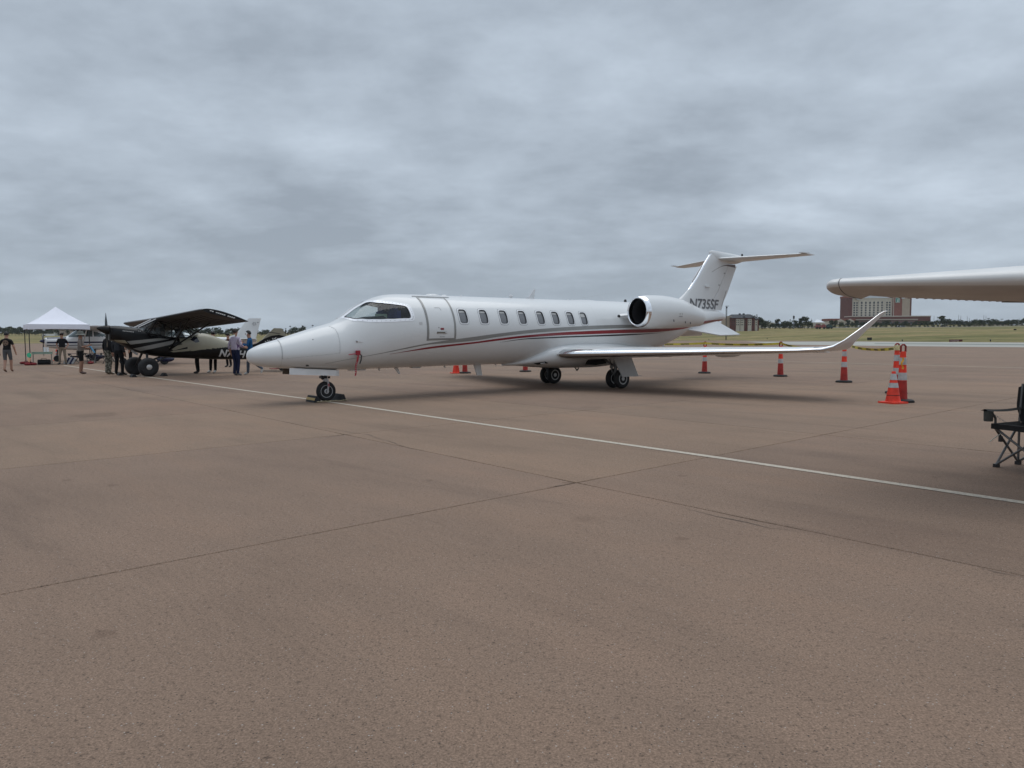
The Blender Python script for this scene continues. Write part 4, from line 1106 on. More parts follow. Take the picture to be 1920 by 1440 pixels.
# spinner and two-blade propeller
mb = MB(); mb.lathe([(.001, 0), (.045, .04), (.10, .13), (.15, .25), (.175, .36), (.18, .42)], (0, 0, 0), 'x', 24)
M_ = Matrix.Rotation(R(-9), 3, 'Y'); mb.v = [tuple(Vector((.09, 0, 1.86)) + Matrix.Rotation(R(10), 3, 'Y') @ Vector(p)) for p in mb.v]; mb.build('spinner', BBLK, bush, BT)
for sgn, m in ((1, mat('propeller_grey', (.10, .12, .135), .35, .3)), (-1, mat('propeller_bright', (.35, .35, .34), .25, .6))):
    mb = MB(); rings = []
    for r_, w, t, tw in ((.10, .05, .03, 60), (.22, .075, .022, 50), (.38, .085, .014, 38), (.52, .07, .010, 30), (.63, .04, .006, 26), (.665, .008, .003, 25)):
        a = R(tw); rings.append([(.42 + (-w * math.sin(a) * c - t * math.cos(a) * s), (w * math.cos(a) * c - t * math.sin(a) * s) + .02, 1.785 + sgn * r_) for c, s in ((1, 0), (0, 1), (-1, 0), (0, -1))])
    mb.loft(rings); mb.build('propeller_blade', m, bush, BT)
mb = MB(); mb.box((.53, .30, 1.80), (.05, .14, .12)); mb.box((.53, -.30, 1.80), (.05, .14, .12)); mb.build('cowl_inlet', DARK, bush, BT, smooth=False)
mb = MB(); mb.tube([(1.25, .1, 1.0), (1.38, .12, .88), (1.45, .12, .84)], .04, 8); mb.build('exhaust_pipe', ALU, bush, BT)
mb = MB(); mb.tube([(1.46, .30, 1.885), (2.10, .34, 2.215)], .026, 6); mb.tube([(1.46, -.30, 1.885), (2.10, -.34, 2.215)], .026, 6); mb.build('windshield_glint', mat('sky_glint_grey', (.5, .5, .5), .4), bush, BT)  # pale tubes stand in for the sky reflected along the windshield edge
# cabin framework, glazing and seats
mb = MB()
for s_ in (1, -1):
    for P in ([(1.48, .36, 1.87), (2.08, .40, 2.19)], [(1.80, .43, 1.66), (2.12, .42, 2.17)], [(2.62, .44, 1.49), (2.66, .42, 2.12)], [(3.40, .43, 1.50), (3.10, .42, 2.02)], [(3.78, .38, 1.66), (3.45, .40, 1.94)], [(1.80, .43, 1.66), (2.65, .44, 1.49), (3.4, .43, 1.5)],
              [(2.65, .43, 1.5), (3.1, .42, 2.0)], [(2.2, .40, 2.1), (2.65, .42, 1.85)], [(3.1, .40, 1.98), (3.78, .36, 1.67)], [(2.1, .38, 2.15), (3.5, .38, 1.95)]):
        mb.tube([(x, s_ * y, z) for x, y, z in P], .020, 6)
mb.tube([(1.5, 0, 1.88), (2.1, 0, 2.2)], .018, 6)
mb.build('cabin_frame', BBLK, bush, BT)
BGL = bpy.data.materials.new('cabin_perspex'); BGL.use_nodes = True
nt = BGL.node_tree; nt.nodes.clear(); N, L = nt.nodes.new, nt.links.new
out = N('ShaderNodeOutputMaterial'); mixs = N('ShaderNodeMixShader'); tr = N('ShaderNodeBsdfTransparent'); tr.inputs[0].default_value = (.80, .84, .84, 1)
gl = N('ShaderNodeBsdfGlossy'); gl.inputs['Roughness'].default_value = .05; lw = N('ShaderNodeLayerWeight'); lw.inputs[0].default_value = .5; pw = N('ShaderNodeMath'); pw.operation = 'POWER'; L(lw.outputs['Facing'], pw.inputs[0]); pw.inputs[1].default_value = 4.5
fr = N('ShaderNodeMath'); fr.operation = 'MULTIPLY_ADD'; L(pw.outputs[0], fr.inputs[0]); fr.inputs[1].default_value = .9; fr.inputs[2].default_value = .045
L(fr.outputs[0], mixs.inputs[0]); L(tr.outputs[0], mixs.inputs[1]); L(gl.outputs[0], mixs.inputs[2]); L(mixs.outputs[0], out.inputs[0])
for s_ in (1, -1):
    mb = MB(); mb.add([(1.82, s_ * .435, 1.66), (2.12, s_ * .42, 2.15), (3.1, s_ * .415, 2.0), (3.40, s_ * .43, 1.51), (2.65, s_ * .44, 1.50)], [(0, 1, 2, 3, 4)]); mb.build('side_window', BGL, bush, BT, smooth=False)
mb = MB(); vs = []
for k in range(9):
    a = -1 + k / 4; vs += [(1.48 + .28 * a * a, .43 * a, 1.88 - .2 * a * a), (2.09, .41 * a, 2.19 - .02 * a * a)]
mb.add(vs, [(2 * i, 2 * i + 1, 2 * i + 3, 2 * i + 2) for i in range(8)]); mb.build('windshield', BGL, bush, BT)
mb = MB(); mb.box((2.35, 0, 1.62), (.12, .6, .55), Matrix.Rotation(-.2, 3, 'Y')); mb.box((3.05, 0, 1.62), (.12, .6, .45), Matrix.Rotation(-.2, 3, 'Y')); mb.box((2.42, .12, 1.95), (.08, .18, .14)); mb.build('seat', mat('seat_black', (.02, .02, .02), .8), bush, BT)
mb = MB(); mb.box((1.85, 0, 1.66), (.2, .7, .2)); mb.build('instrument_panel', BLACKM, bush, BT)
# wing with struts
WB_ = [((2.30, -5.25, 2.16), (3.75, -5.25, 1.83), .12, 0), ((2.20, -4.9, 2.16), (3.82, -4.9, 1.80), .13, 0), ((2.10, 0, 2.24), (3.72, 0, 1.87), .13, 0), ((2.22, 4.75, 2.42), (3.86, 4.75, 2.03), .13, 0), ((2.30, 5.08, 2.435), (3.88, 5.08, 2.05), .11, 0)]
mb = MB(); rr_ = wing_rings(WB_, 16, .02); mb.loft(rr_)
for k, f in enumerate(mb.f):
    zz = [mb.v[i] for i in f]; idx = [i % len(rr_[0]) for i in f]
    if len(f) == 4 and min(idx) >= 17: mb.mi[k] = 1
bw = mb.build('wing', [BBLK, BUND], bush, BT, sharp=35)
for y in [-4.6 + .46 * k for k in range(21)]:
    fz = 2.24 + (.0375 * y if y > 0 else .0163 * y); mb = MB(); mb.tube([(2.35, y, fz - .155), (2.8, y, fz - .285), (3.6, y, fz - .385)], .010, 4); mb.build('wing_rib', BLACKM, bw, BT)
mb = MB()
for k in range(13):
    f = k / 12; x = 2.55 + f * .80
    if k in (2, 8): continue
    mb.box((x, 5.10 + .0, 2.375 - .235 * f + .03), (.052, .02, .034))
tag(mb.build('tip_marking', WTXT, bw, BT, smooth=False), kind='stuff')
for s_, zt_ in ((1, 2.25), (-1, 2.10)):
    for x1, dz in ((2.55, 0), (3.30, -.13)):
        mb = MB(); mb.tube([(2.55, s_ * .45, 1.03), (x1, s_ * 2.8, zt_ - .10 + dz)], .034, 8); mb.build('wing_strut', BBLK, bush, BT)
    mb = MB(); mb.tube([(2.55, s_ * 1.7, 1.60), (2.62, s_ * 1.65, zt_ - .14)], .014, 6); mb.tube([(2.95, s_ * 1.7, 1.55), (2.95, s_ * 1.65, zt_ - .25)], .014, 6); mb.tube([(2.55, s_ * 1.7, 1.60), (2.95, s_ * 1.7, 1.55)], .012, 6); mb.build('jury_strut', BBLK, bush, BT)
    mb = MB(); mb.tube([(2.75, s_ * 3.4, zt_ - .22), (2.7, s_ * 3.4, zt_ - .34), (2.55, s_ * 3.4, zt_ - .35)], .010, 5); mb.build('air_probe', BLACKM, bush, BT)
    # fat tundra tyres and their legs
    mb = MB(); Rw, w = .365, .155
    mb.lathe([(.10, -w * .75), (.20, -w), (.29, -w * .92), (.345, -w * .6), (Rw, -w * .2), (Rw, w * .2), (.345, w * .6), (.29, w * .92), (.20, w), (.10, w * .75)], (1.6, s_ * .95, Rw - .004), 'y', 36); ty = mb.build('tundra_tyre', RUBBER, bush, BT, sharp=80)
    mb = MB(); mb.lathe([(.105, .10), (.10, .135), (.06, .15), (.001, .153)] if s_ > 0 else [(.105, -.10), (.10, -.135), (.06, -.15), (.001, -.153)], (1.6, s_ * .95, Rw), 'y', 20); mb.build('hub_cap', mat('hub_silver', (.55, .54, .52), .35, .5), ty, BT)
    mb = MB(); mb.tube([(1.72, s_ * .36, .86), (1.6, s_ * .80, .37)], .045, 8); mb.tube([(2.4, s_ * .36, .72), (1.65, s_ * .80, .38)], .035, 8); mb.tube([(2.0, 0, .55), (1.62, s_ * .76, .40)], .03, 8); mb.build('gear_leg', BLACKM, bush, BT)
mb = MB(); mb.lathe([(.05, -.03), (.10, -.04), (.125, 0), (.10, .04), (.05, .03)], (7.35, 0, .122), 'y', 18); mb.tube([(7.1, 0, .58), (7.35, 0, .16)], .02, 6); mb.build('tail_wheel', RUBBER, bush, BT)
mb = MB(); mb.prism([(6.15, .98), (6.40, 1.30), (6.63, 1.54), (7.03, 1.90), (7.38, 1.89), (7.56, 1.65), (7.66, 1.2), (7.6, .7), (7.2, .7)], -.03, .03, lambda a, b, d: (a, d, b)); fn = mb.build('tail_fin', BTAN, bush, BT, smooth=False)
mb = MB(); mb.prism([(5.75, 1.10), (6.24, 1.24), (6.56, 1.43), (6.89, 1.56), (7.22, 1.605), (7.50, 1.55), (7.62, 1.40), (7.66, 1.2), (7.6, .7), (7.2, .62), (6.3, .8)], -.045, .045, lambda a, b, d: (a, d, b)); mb.build('fin_swoop', BBLK, fn, BT, smooth=False)
mb = MB()
for x, z, a, w in ((6.62, 1.31, .3, .05), (6.72, 1.34, .9, .07), (6.80, 1.36, .2, .04), (6.95, 1.42, 1.1, .09), (7.02, 1.44, .4, .08), (7.08, 1.46, -.9, .08), (7.2, 1.44, 0, .12)):
    mb.box((x, .049, z), (w, .006, .03), Matrix.Rotation(a, 3, 'Y'))
tag(mb.build('fin_marking', WTXT, fn, BT, smooth=False), kind='stuff')
mb = MB(); mb.prism([(6.73, 1.60), (7.3, 1.52), (7.3, 1.545), (6.73, 1.625)], -.04, .04, lambda a, b, d: (a, d, b + .12)); mb.build('rudder_seam', BLACKM, fn, BT, smooth=False)
for s_ in (1, -1):
    mb = MB(); mb.prism([(6.55, 0), (6.85, 1.3), (7.0, 1.42), (7.5, 1.4), (7.55, 0)], .98, 1.02, lambda a, b, d: (a, s_ * (b + .03), d + .02 * (7 - a))); mb.build('tailplane', BBLK, bush, BT, smooth=False)


def chock(loc, rz, label, group, l=.32, w=.16, h=.13, band=None):
    o = thing('wheel_chock', label, 'chock', loc, rz, group)
    mb = MB(); mb.prism([(0, 0), (w, 0), (w * .72, h), (w * .42, h)], -l / 2, l / 2, lambda a, b, d: (a, d, b)); mb.build('wedge', RUBBER, o, smooth=False)
    if band:
        mb = MB(); t = lambda f: (w - .28 * w * f + .003, h * f)
        a, b = t(.35), t(.72); mb.prism([(a[0] - .004, a[1]), (a[0] + .004, a[1]), (b[0] + .004, b[1]), (b[0] - .004, b[1])], -l / 2 - .002, l / 2 + .002, lambda p, q, d: (p, d, q)); mb.build('band', band, o, smooth=False)
    return o


def jetloc(J, x, y): 
    c, s = math.cos(J[2]), math.sin(J[2]); return (J[0] + c * (x - J[3]) + s * y, J[1] + s * (x - J[3]) - c * y, 0)


BJ = (BX, BY, BPHI, BXN); JJ = (JX, JY, JPHI, JXN)
YEL = mat('faded_yellow', (.42, .30, .12), .7)
chock(jetloc(JJ, JXN - .20, 0), JPHI + PI, 'black wheel chock with a yellow stripe in front of the jet\'s nose wheel', 'wheel chocks', .46, .19, .14, YEL)
chock(jetloc(JJ, JXN + .20, 0), JPHI, 'plain black wheel chock behind the jet\'s nose wheel', 'wheel chocks', .46, .19, .15)
for (x, y, rz, lab) in ((1.16, .95, PI, 'small black chock in front of the near fat tyre'), (2.04, .95, 0, 'small black chock behind the near fat tyre'), (1.16, -.95, PI, 'small black chock in front of the far fat tyre')):
    chock(jetloc(BJ, x, y), BPHI + rz, lab, 'wheel chocks', .34, .2, .12)
mb = MB(); c0 = [jetloc(JJ, JXN - .33 + .74 * k / 24, .26 + .03 * math.sin(k * .8)) for k in range(25)]
mb.tube([(p[0], p[1], .016 + .006 * (k % 2)) for k, p in enumerate(c0)], [.013 if k % 2 else .009 for k in range(25)], 6)
o = mb.build('chock_rope', mat('rope', (.36, .30, .19), .9, var=.3, scale=60)); tag(o, 'pale rope lying beside the jet\'s nose wheel between its chocks', 'rope')

# ------------------------------------------------------------------ two white high-wing tourers
CF = [(.28, 1.52, 1.36, 1.20, .20, 2.2), (.34, 1.58, 1.34, 1.00, .42, 2.6), (.9, 1.62, 1.30, .86, .52, 2.8), (1.5, 1.66, 1.25, .78, .56, 3), (1.62, 1.72, 1.28, .77, .56, 3), (1.95, 1.98, 1.35, .75, .56, 3.2), (2.25, 2.17, 1.4, .74, .56, 3.4), (3.2, 2.19, 1.4, .74, .56, 3.4), (3.7, 2.05, 1.38, .78, .52, 3), (4.2, 1.84, 1.34, .84, .44, 2.6), (5.2, 1.64, 1.31, .96, .30, 2.3), (6.6, 1.53, 1.33, 1.10, .17, 2.1), (8.0, 1.48, 1.36, 1.22, .07, 2), (8.25, 1.45, 1.37, 1.28, .03, 2)]
CLF = Loft(CF)


def tourer(label, pos, phi, xn, accent, slashes, letters_=None, group='white high-wing tourers'):
    T_ = lambda x, y, z: (3.1 - x, y, z)
    c, s = math.cos(phi), math.sin(phi); base = (pos[0] + c * (3.1 - xn), pos[1] + s * (3.1 - xn), 0)
    o = thing('touring_plane', label, 'plane', base, phi + PI, group)
    mb = MB(); n = 112; xs_ = [.28 + .025 * i for i in range(319)]; mb.loft([[CLF.pt(x, 2 * PI * (k + .5) / n) for k in range(n)] for x in xs_])
    for k, f in enumerate(mb.f):
        q = sum((Vector(mb.v[i]) for i in f), Vector()) / len(f); x, y, z = q
        if 1.64 < x < 2.2 and z > 1.62 + 0: mb.mi[k] = 1
        elif 2.2 <= x < 3.0 and 1.62 < z < 2.06 and abs(y) > .3: mb.mi[k] = 1
        elif 3.08 < x < 3.75 and 1.64 < z < 2.0 - .28 * (x - 3.08) and abs(y) > .3: mb.mi[k] = 1
        elif 3.8 < x < 4.2 and z > 1.70 and abs(y) < .35: mb.mi[k] = 1
    mb.build('fuselage', [WHITE, mat('tourer_glass', (.06, .085, .09), .08, 0, .5)], o, T_, sharp=50)
    ac = accent
    for z0, h in ((1.22, .10), (1.06, .045)):
        side_patch('side_stripe', CLF, [(.40, z0), (.40, z0 + h), (1.5, z0 + h), (4.2, z0 + h), (4.2, z0), (1.5, z0)], ac, o, T_, .006)
    if slashes:
        for k in range(4): side_patch('stripe_slash', CLF, [(4.3 + .22 * k, 1.06), (4.42 + .22 * k, 1.06), (4.50 + .22 * k, 1.32), (4.38 + .22 * k, 1.32)], ac, o, T_, .006)
    side_patch('cowl_stripe', CLF, [(.42, 1.50), (.42, 1.585), (1.5, 1.64), (1.5, 1.53)], ac, o, T_, .006)
    mb = MB(); mb.lathe([(.001, 0), (.06, .06), (.11, .16), (.14, .28), (.145, .32)], (0, 0, 1.36), 'x', 20); mb.build('spinner', ac, o, T_)
    for a in (R(35), R(155), R(275)):
        mb = MB(); rg = []
        for r_, w, t in ((.10, .04, .02), (.4, .07, .012), (.8, .055, .008), (.98, .02, .004)):
            u = Vector((0, math.cos(a), math.sin(a))); v = Vector((.5, -.86 * math.sin(a), .86 * math.cos(a))); m2 = u.cross(v).normalized(); c2 = Vector((.22, 0, 1.36)) + u * r_
            rg.append([c2 + v * w, c2 + m2 * t, c2 - v * w, c2 - m2 * t])
        mb.loft(rg); mb.build('propeller_blade', BLACKM, o, T_)
    for sg in (1, -1):
        S_ = [((2.02, sg * .3, 2.17), (3.66, sg * .3, 2.10), .12, 0), ((2.02, sg * 2.6, 2.22), (3.64, sg * 2.6, 2.16), .12, 0), ((2.25, sg * 5.2, 2.28), (3.38, sg * 5.2, 2.24), .11, 0), ((2.40, sg * 5.5, 2.29), (3.30, sg * 5.5, 2.26), .07, 0)]
        mb = MB(); mb.loft(wing_rings(S_, 12, .02)); mb.build('wing', WHITE, o, T_, sharp=45)
        mb = MB(); mb.tube([(2.35, sg * .55, .95), (2.5, sg * 2.7, 2.13)], .04, 8); mb.build('wing_strut', WHITE, o, T_)
        mb = MB(); mb.tube([(3.0, sg * .45, .78), (3.08, sg * .9, .50), (3.1, sg * 1.22, .25)], .045, 8); mb.build('gear_leg', WHITE, o, T_)
        mb = MB(); mb.lathe([(.08, -.07), (.16, -.085), (.215, -.05), (.225, 0), (.215, .05), (.16, .085), (.08, .07)], (3.1, sg * 1.28, .222), 'y', 22); w_ = mb.build('main_wheel', RUBBER, o, T_)
        mb = MB(); mb.ell((3.16, sg * 1.28, .30), (.46, .12, .17), 14, 8); mb.build('wheel_fairing', ac, w_, T_)
        mb = MB(); mb.loft(wing_rings([((7.30, sg * .05, 1.45), (8.25, sg * .05, 1.44), .08, 0), ((7.55, sg * 1.75, 1.45), (8.15, sg * 1.75, 1.44), .08, 0)], 8, 0)); mb.build('tailplane', WHITE, o, T_, sharp=45)
    mb = MB(); mb.lathe([(.08, -.06), (.15, -.07), (.195, -.04), (.20, 0), (.195, .04), (.15, .07), (.08, .06)], (.95, 0, .198), 'y', 20); mb.tube([(1.0, 0, .8), (.95, 0, .25)], .04, 8); mb.build('nose_wheel', RUBBER, o, T_)
    mb = MB(); t = lambda z, a, b, w: [(a, 0, z), (a + (b - a) * .3, w, z), (b, .004, z), (b, -.004, z), (a + (b - a) * .3, -w, z)]
    mb.loft([t(1.42, 5.6, 8.20, .05), t(1.56, 6.5, 8.22, .06), t(1.70, 7.0, 8.26, .06), t(2.60, 7.72, 8.50, .045), t(2.70, 7.82, 8.53, .02)]); fn = mb.build('tail_fin', WHITE, o, T_, sharp=35)
    if letters_:
        for s_ in (1, -1):
            def put(u, v):
                x = 5.75 + u if s_ > 0 else 6.5 - u; z = 1.27 + v; return T_(x, CLF.pt(x, s_ * CLF.th_z(x, z), .008)[1], z)
            letters('registration', letters_, .36, BLACKM, o, put, shear=.15, bold=.01, subdiv=2)
        mb = MB()
        for k in range(5):
            a = k * 1.256; mb.tube([(8.12 + .06 * math.cos(a), .05, 2.36 + .06 * math.sin(a)), (8.12 + .13 * math.cos(a + .8), .045, 2.36 + .12 * math.sin(a + .8))], .012, 5)
        mb.ell((8.33, .04, 2.45), (.04, .01, .03), 6, 5); mb.build('fin_emblem', mat('emblem_grey', (.12, .14, .15), .6), fn, T_)
    return o


NAVY = mat('navy_paint', (.008, .011, .045), .25, 0, .3)
tourer('white high-wing plane with navy stripes and navy spinner behind the tent', (-31.1, 47.0), R(36), 0.0, NAVY, True)
tourer('white plane whose swept tail fin rises behind the black plane', (-15.75, 44.0), R(25), 8.2, NAVY, False, '0L')

# ------------------------------------------------------------------ aircraft reaching in from the right
rp = thing('turboprop', 'white aircraft whose thick wing reaches in over the folding chair', 'plane', (10.6, 7.2, 0), 0)
RPT = lambda x, y, z: (x - 10.6, y - 7.2, z)
WHT2 = mat('worn_white_paint', (.66, .65, .63), .38, 0, .15, .05, 3)
RS = [((2.80, 6.38, 1.840), (3.20, 6.86, 1.80), .11, 0), ((2.752, 6.27, 1.846), (3.30, 6.95, 1.785), .125, 0), ((2.745, 6.20, 1.852), (3.38, 7.0, 1.775), .125, 0), ((2.80, 6.15, 1.857), (3.42, 7.02, 1.765), .125, 0), ((2.86, 6.13, 1.858), (3.43, 6.86, 1.79), .135, 0), ((3.05, 6.07, 1.859), (3.66, 6.93, 1.777), .132, 0), ((4.05, 5.72, 1.862), (5.35, 7.60, 1.755), .12, 0), ((7.0, 5.2, 1.80), (8.0, 7.9, 1.62), .13, 0), ((10.0, 4.9, 1.66), (10.4, 7.9, 1.45), .13, 0)]
# sections run along the real chord, so build them from their two edge lines
mb = MB(); mb.loft(wing_rings([((a[0], a[1], a[2]), (b[0], b[1], b[2]), tc, d) for a, b, tc, d in RS], 20, .012))
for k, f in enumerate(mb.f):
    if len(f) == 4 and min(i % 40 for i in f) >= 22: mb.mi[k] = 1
rw = mb.build('wing', [WHT2, mat('brown_wing_underside', (.52, .485, .45), .55, 0, 0, .12, 2.5)], rp, RPT, sharp=60)  # lower faces get a darker, browner tone than the top
mb = MB(); mb.loft([[p + (p - (Vector(RS[3][0]) * .6 + Vector(RS[3][1]) * .4)) * .006 + Vector((dx, 0, 0)) for p in wing_rings([RS[3]], 20, .012)[0]] for dx in (0, .012)], caps=False); mb.build('tip_joint', SEAMD, rw, RPT)
for k in range(26):
    f = k / 25; a, b = Vector((3.62, 7.08, 1.752)), Vector((8.0, 7.9, 1.60))
    q = Vector(RS[5][1]).lerp(Vector(RS[6][1]), min(1, f * 1.6)) if f < .62 else Vector(RS[6][1]).lerp(Vector(RS[7][1]), (f - .62) / .38)
    mb = MB(); mb.box(q + Vector((0, -.02, .0)), (.012, .03, .012)); mb.build('static_tab', mat('dark_trim', (.10, .085, .075), .6), rw, RPT, smooth=False)
mb = MB(); q = Vector((4.75, 6.75, 1.715)); mb.box(q, (.30, .03, .008), Matrix.Rotation(.25, 3, 'Z')); mb.build('hinge_cover', mat('dark_trim', (.10, .085, .075), .6), rw, RPT, smooth=False)
RF = Loft([(0, 1.62, 1.6, 1.58, .04, 2), (.6, 1.9, 1.58, 1.25, .32, 2.2), (1.8, 2.15, 1.6, 1.05, .55, 2.3), (2.8, 2.75, 1.75, 1.0, .75, 2.3), (3.6, 2.9, 1.85, 1.0, .82, 2.3), (8, 2.9, 1.85, 1.0, .82, 2.3), (11, 2.7, 2.0, 1.45, .5, 2.2), (13.5, 2.5, 2.2, 1.95, .15, 2)])
mb = MB(); mb.loft([[(lambda p: (11.6 + p[1], .2 + p[0], p[2]))(RF.pt(13.5 * i / 40, 2 * PI * k / 32)) for k in range(32)] for i in range(41)]); mb.build('fuselage', WHT2, rp, RPT)
for x in (9.6, 13.5):
    mb = MB(); mb.lathe([(.12, -.09), (.25, -.11), (.30, -.05), (.30, .05), (.25, .11), (.12, .09)], (x, 6.6, .30), 'x', 24); mb.tube([(x, 6.6, 1.6), (x, 6.6, .3)], .05, 8); mb.build('main_wheel', RUBBER, rp, RPT)
mb = MB(); mb.lathe([(.10, -.07), (.2, -.08), (.24, -.04), (.24, .04), (.2, .08), (.10, .07)], (11.6, 2.2, .24), 'x', 24); mb.tube([(11.6, 2.2, 1.2), (11.6, 2.2, .24)], .05, 8); mb.build('nose_wheel', RUBBER, rp, RPT)
mb = MB(); mb.loft(wing_rings([((13.2, 4.9, 1.66), (12.8, 7.9, 1.45), .13, 0), ((19.2, 5.6, 1.86), (19.0, 7.0, 1.78), .12, 0)], 14)); mb.build('wing', WHT2, rp, RPT)
mb = MB(); mb.prism([(10.8, 2.6), (12.4, 4.4), (13.6, 4.4), (13.4, 2.4)], -.06, .06, lambda a, b, d: (11.6 + d, a + .2, b)); mb.build('tail_fin', WHT2, rp, RPT, smooth=False)


# ------------------------------------------------------------------ traffic cones and caution tape
ORG = mat('cone_orange', (0.74, 0.040, 0.014), .55, var=.22, scale=5)
ORGD = mat('cone_base_red', (0.37, 0.025, 0.018), .65, var=.28, scale=6)
REFL = mat('reflective_band', (0.42, 0.42, 0.41), .5, var=.22, scale=9)


def channelizer(px, py, label, h=1.22, lean=(0, 0), rz=0.0):
    """tall slim cone on a heavy black rubber foot with a grip at the top"""
    o = thing('channelizer_cone', label, 'traffic cone', (px, py, 0), rz, 'tall channelizer cones')
    r = lambda z: .108 - .060 * (z - .05) / (h - .05)
    S = lambda z: (lean[0] * z, lean[1] * z)
    def seg(name, z0, z1, m, grow=0.0, par=o):
        mb = MB(); n = max(1, int((z1 - z0) / .1)); mb.lathe([(r(z0 + (z1 - z0) * k / n) + grow, z0 + (z1 - z0) * k / n) for k in range(n + 1)], (0, 0, 0), 'z', 20)
        mb.v = [(x + lean[0] * z, y + lean[1] * z, z) for x, y, z in mb.v]; return mb.build(name, m, par)
    seg('lower_body', .05, .46, ORGD); seg('body', .46, h - .14, ORG)
    seg('reflective_band', .47, .63, REFL, .004); seg('reflective_band', .80, .95, REFL, .004)
    mb = MB(); mb.tube([(-.05 + lean[0] * h, lean[1] * h, h - .15), (-.05 + lean[0] * h, lean[1] * h, h - .03), (-.02 + lean[0] * h, lean[1] * h, h), (.02 + lean[0] * h, lean[1] * h, h), (.05 + lean[0] * h, lean[1] * h, h - .03), (.05 + lean[0] * h, lean[1] * h, h - .15)], .021, 8); mb.build('grip', mat('grip_dark_red', (.22, .02, .015), .6), o)
    mb = MB(); mb.lathe([(.245, 0), (.25, .015), (.245, .045), (.215, .06), (.12, .07)], (0, 0, 0), 'z', 8); mb.build('rubber_base', RUBBER, o, sharp=30)
    return o


def road_cone(px, py, label, h=.72, bands=True):
    o = thing('traffic_cone', label, 'traffic cone', (px, py, 0), .35, 'wide orange traffic cones')
    r = lambda z: .155 - .120 * z / h
    mb = MB(); n = 10; mb.lathe([(.175, .03)] + [(r(.045 + (h - .045) * k / n), .045 + (h - .045) * k / n) for k in range(n + 1)] + [(r(h) * .6, h)], (0, 0, 0), 'z', 24); mb.build('body', ORG, o)
    mb = MB(); mb.box((0, 0, .017), (.40, .40, .034)); mb.build('base_plate', ORG, o, smooth=False)
    if bands:
        for a, b in ((.33, .43), (.49, .62)):
            mb = MB(); mb.lathe([(r(a) + .004, a), (r(b) + .004, b)], (0, 0, 0), 'z', 24, caps=False); mb.build('reflective_band', REFL, o)
        mb = MB(); mb.lathe([(r(.17) + .004, .165), (r(.17) + .0035, .178)], (0, 0, 0), 'z', 24, caps=False); mb.build('stencil_line', mat('stencil', (.10, .02, .015), .7), o)
    return o


chs = [((7.49, 27.71), 'tall orange cone showing below the jet\'s wing at mid span'), ((9.5, 25.2), 'tall orange cone right under the outer wing, where the yellow tape turns'), ((10.16, 21.78), 'tall orange cone under the jet\'s upturned wingtip'),
       ((8.30, 15.13), 'tall orange cone behind the short wide cone at the right'), ((9.40, 17.40), 'tall cone almost hidden behind another at the right, with tape round its grip'),
       ((-1.89, 28.66), 'tall red cone seen under the fuselage beside a wide orange cone'), ((.56, 29.77), 'tall red cone showing ahead of the jet\'s far main wheels'), ((4.80, 29.3), 'tall cone half hidden behind the jet\'s hanging gear door')]
CH = [channelizer(p[0], p[1], lab, rz=.15 * math.sin(k * 2.1), lean=((.012, 0) if k == 0 else (-.006, .0) if k == 2 else (0, 0)) ) for k, (p, lab) in enumerate(chs)]
road_cone(7.99, 14.9, 'wide orange cone with two pale bands standing in front of the tall cones', .67)
road_cone(-2.25, 28.7, 'plain wide orange cone seen under the jet\'s fuselage', .74, False)
road_cone(-31.9, 50.0, 'orange cone standing behind the green table by the tent', .78, True)

TAPE = mat('caution_yellow', (.62, .50, .05), .45, var=.05)
TXT = mat('caution_black', (.02, .02, .018), .5)


def tape(p0, p1, sag, label, twist=0.0, txt=True, w=.075, flutter=.03, seed=1):
    rnd = random.Random(seed); p0, p1 = Vector(p0), Vector(p1); L_ = (p1 - p0).length; n = int(L_ / .12) + 2
    d = (p1 - p0).normalized(); side = Vector((-d.y, d.x, 0))
    def at(f, v):
        a = twist * math.sin(f * 5.1 + seed) ; c = p0.lerp(p1, f) - Vector((0, 0, sag * 4 * f * (1 - f))) + side * (flutter * math.sin(f * 11 + seed) * math.sin(f * PI))
        return c + (Vector((0, 0, math.cos(a))) + side * math.sin(a)) * v
    o = thing('caution_tape', label, 'tape', tuple(p0), 0, 'yellow caution tape between the cones')
    mb = MB(); vs = []
    for k in range(n + 1): vs += [at(k / n, -w / 2) - p0, at(k / n, w / 2) - p0]
    mb.add(vs, [(2 * i, 2 * i + 2, 2 * i + 3, 2 * i + 1) for i in range(n)]); mb.build('strip', TAPE, o, recalc=False)
    if txt:
        cam_side = 1 if side.dot(Vector((0, 0, 0)) - p0) > 0 else -1; k = 0; s_ = .3
        rev = d.x < 0
        while s_ + .46 < L_ - .15:
            def put(u, v, s_=s_):
                f = (s_ + u) / L_; f = (1 - f) if rev else f
                return at(f, v - .024) - p0 + side * (.004 * cam_side)
            letters('lettering', 'CAUTION', .066, TXT, o, put, bold=.004, space=1.15); s_ += .62
    return o


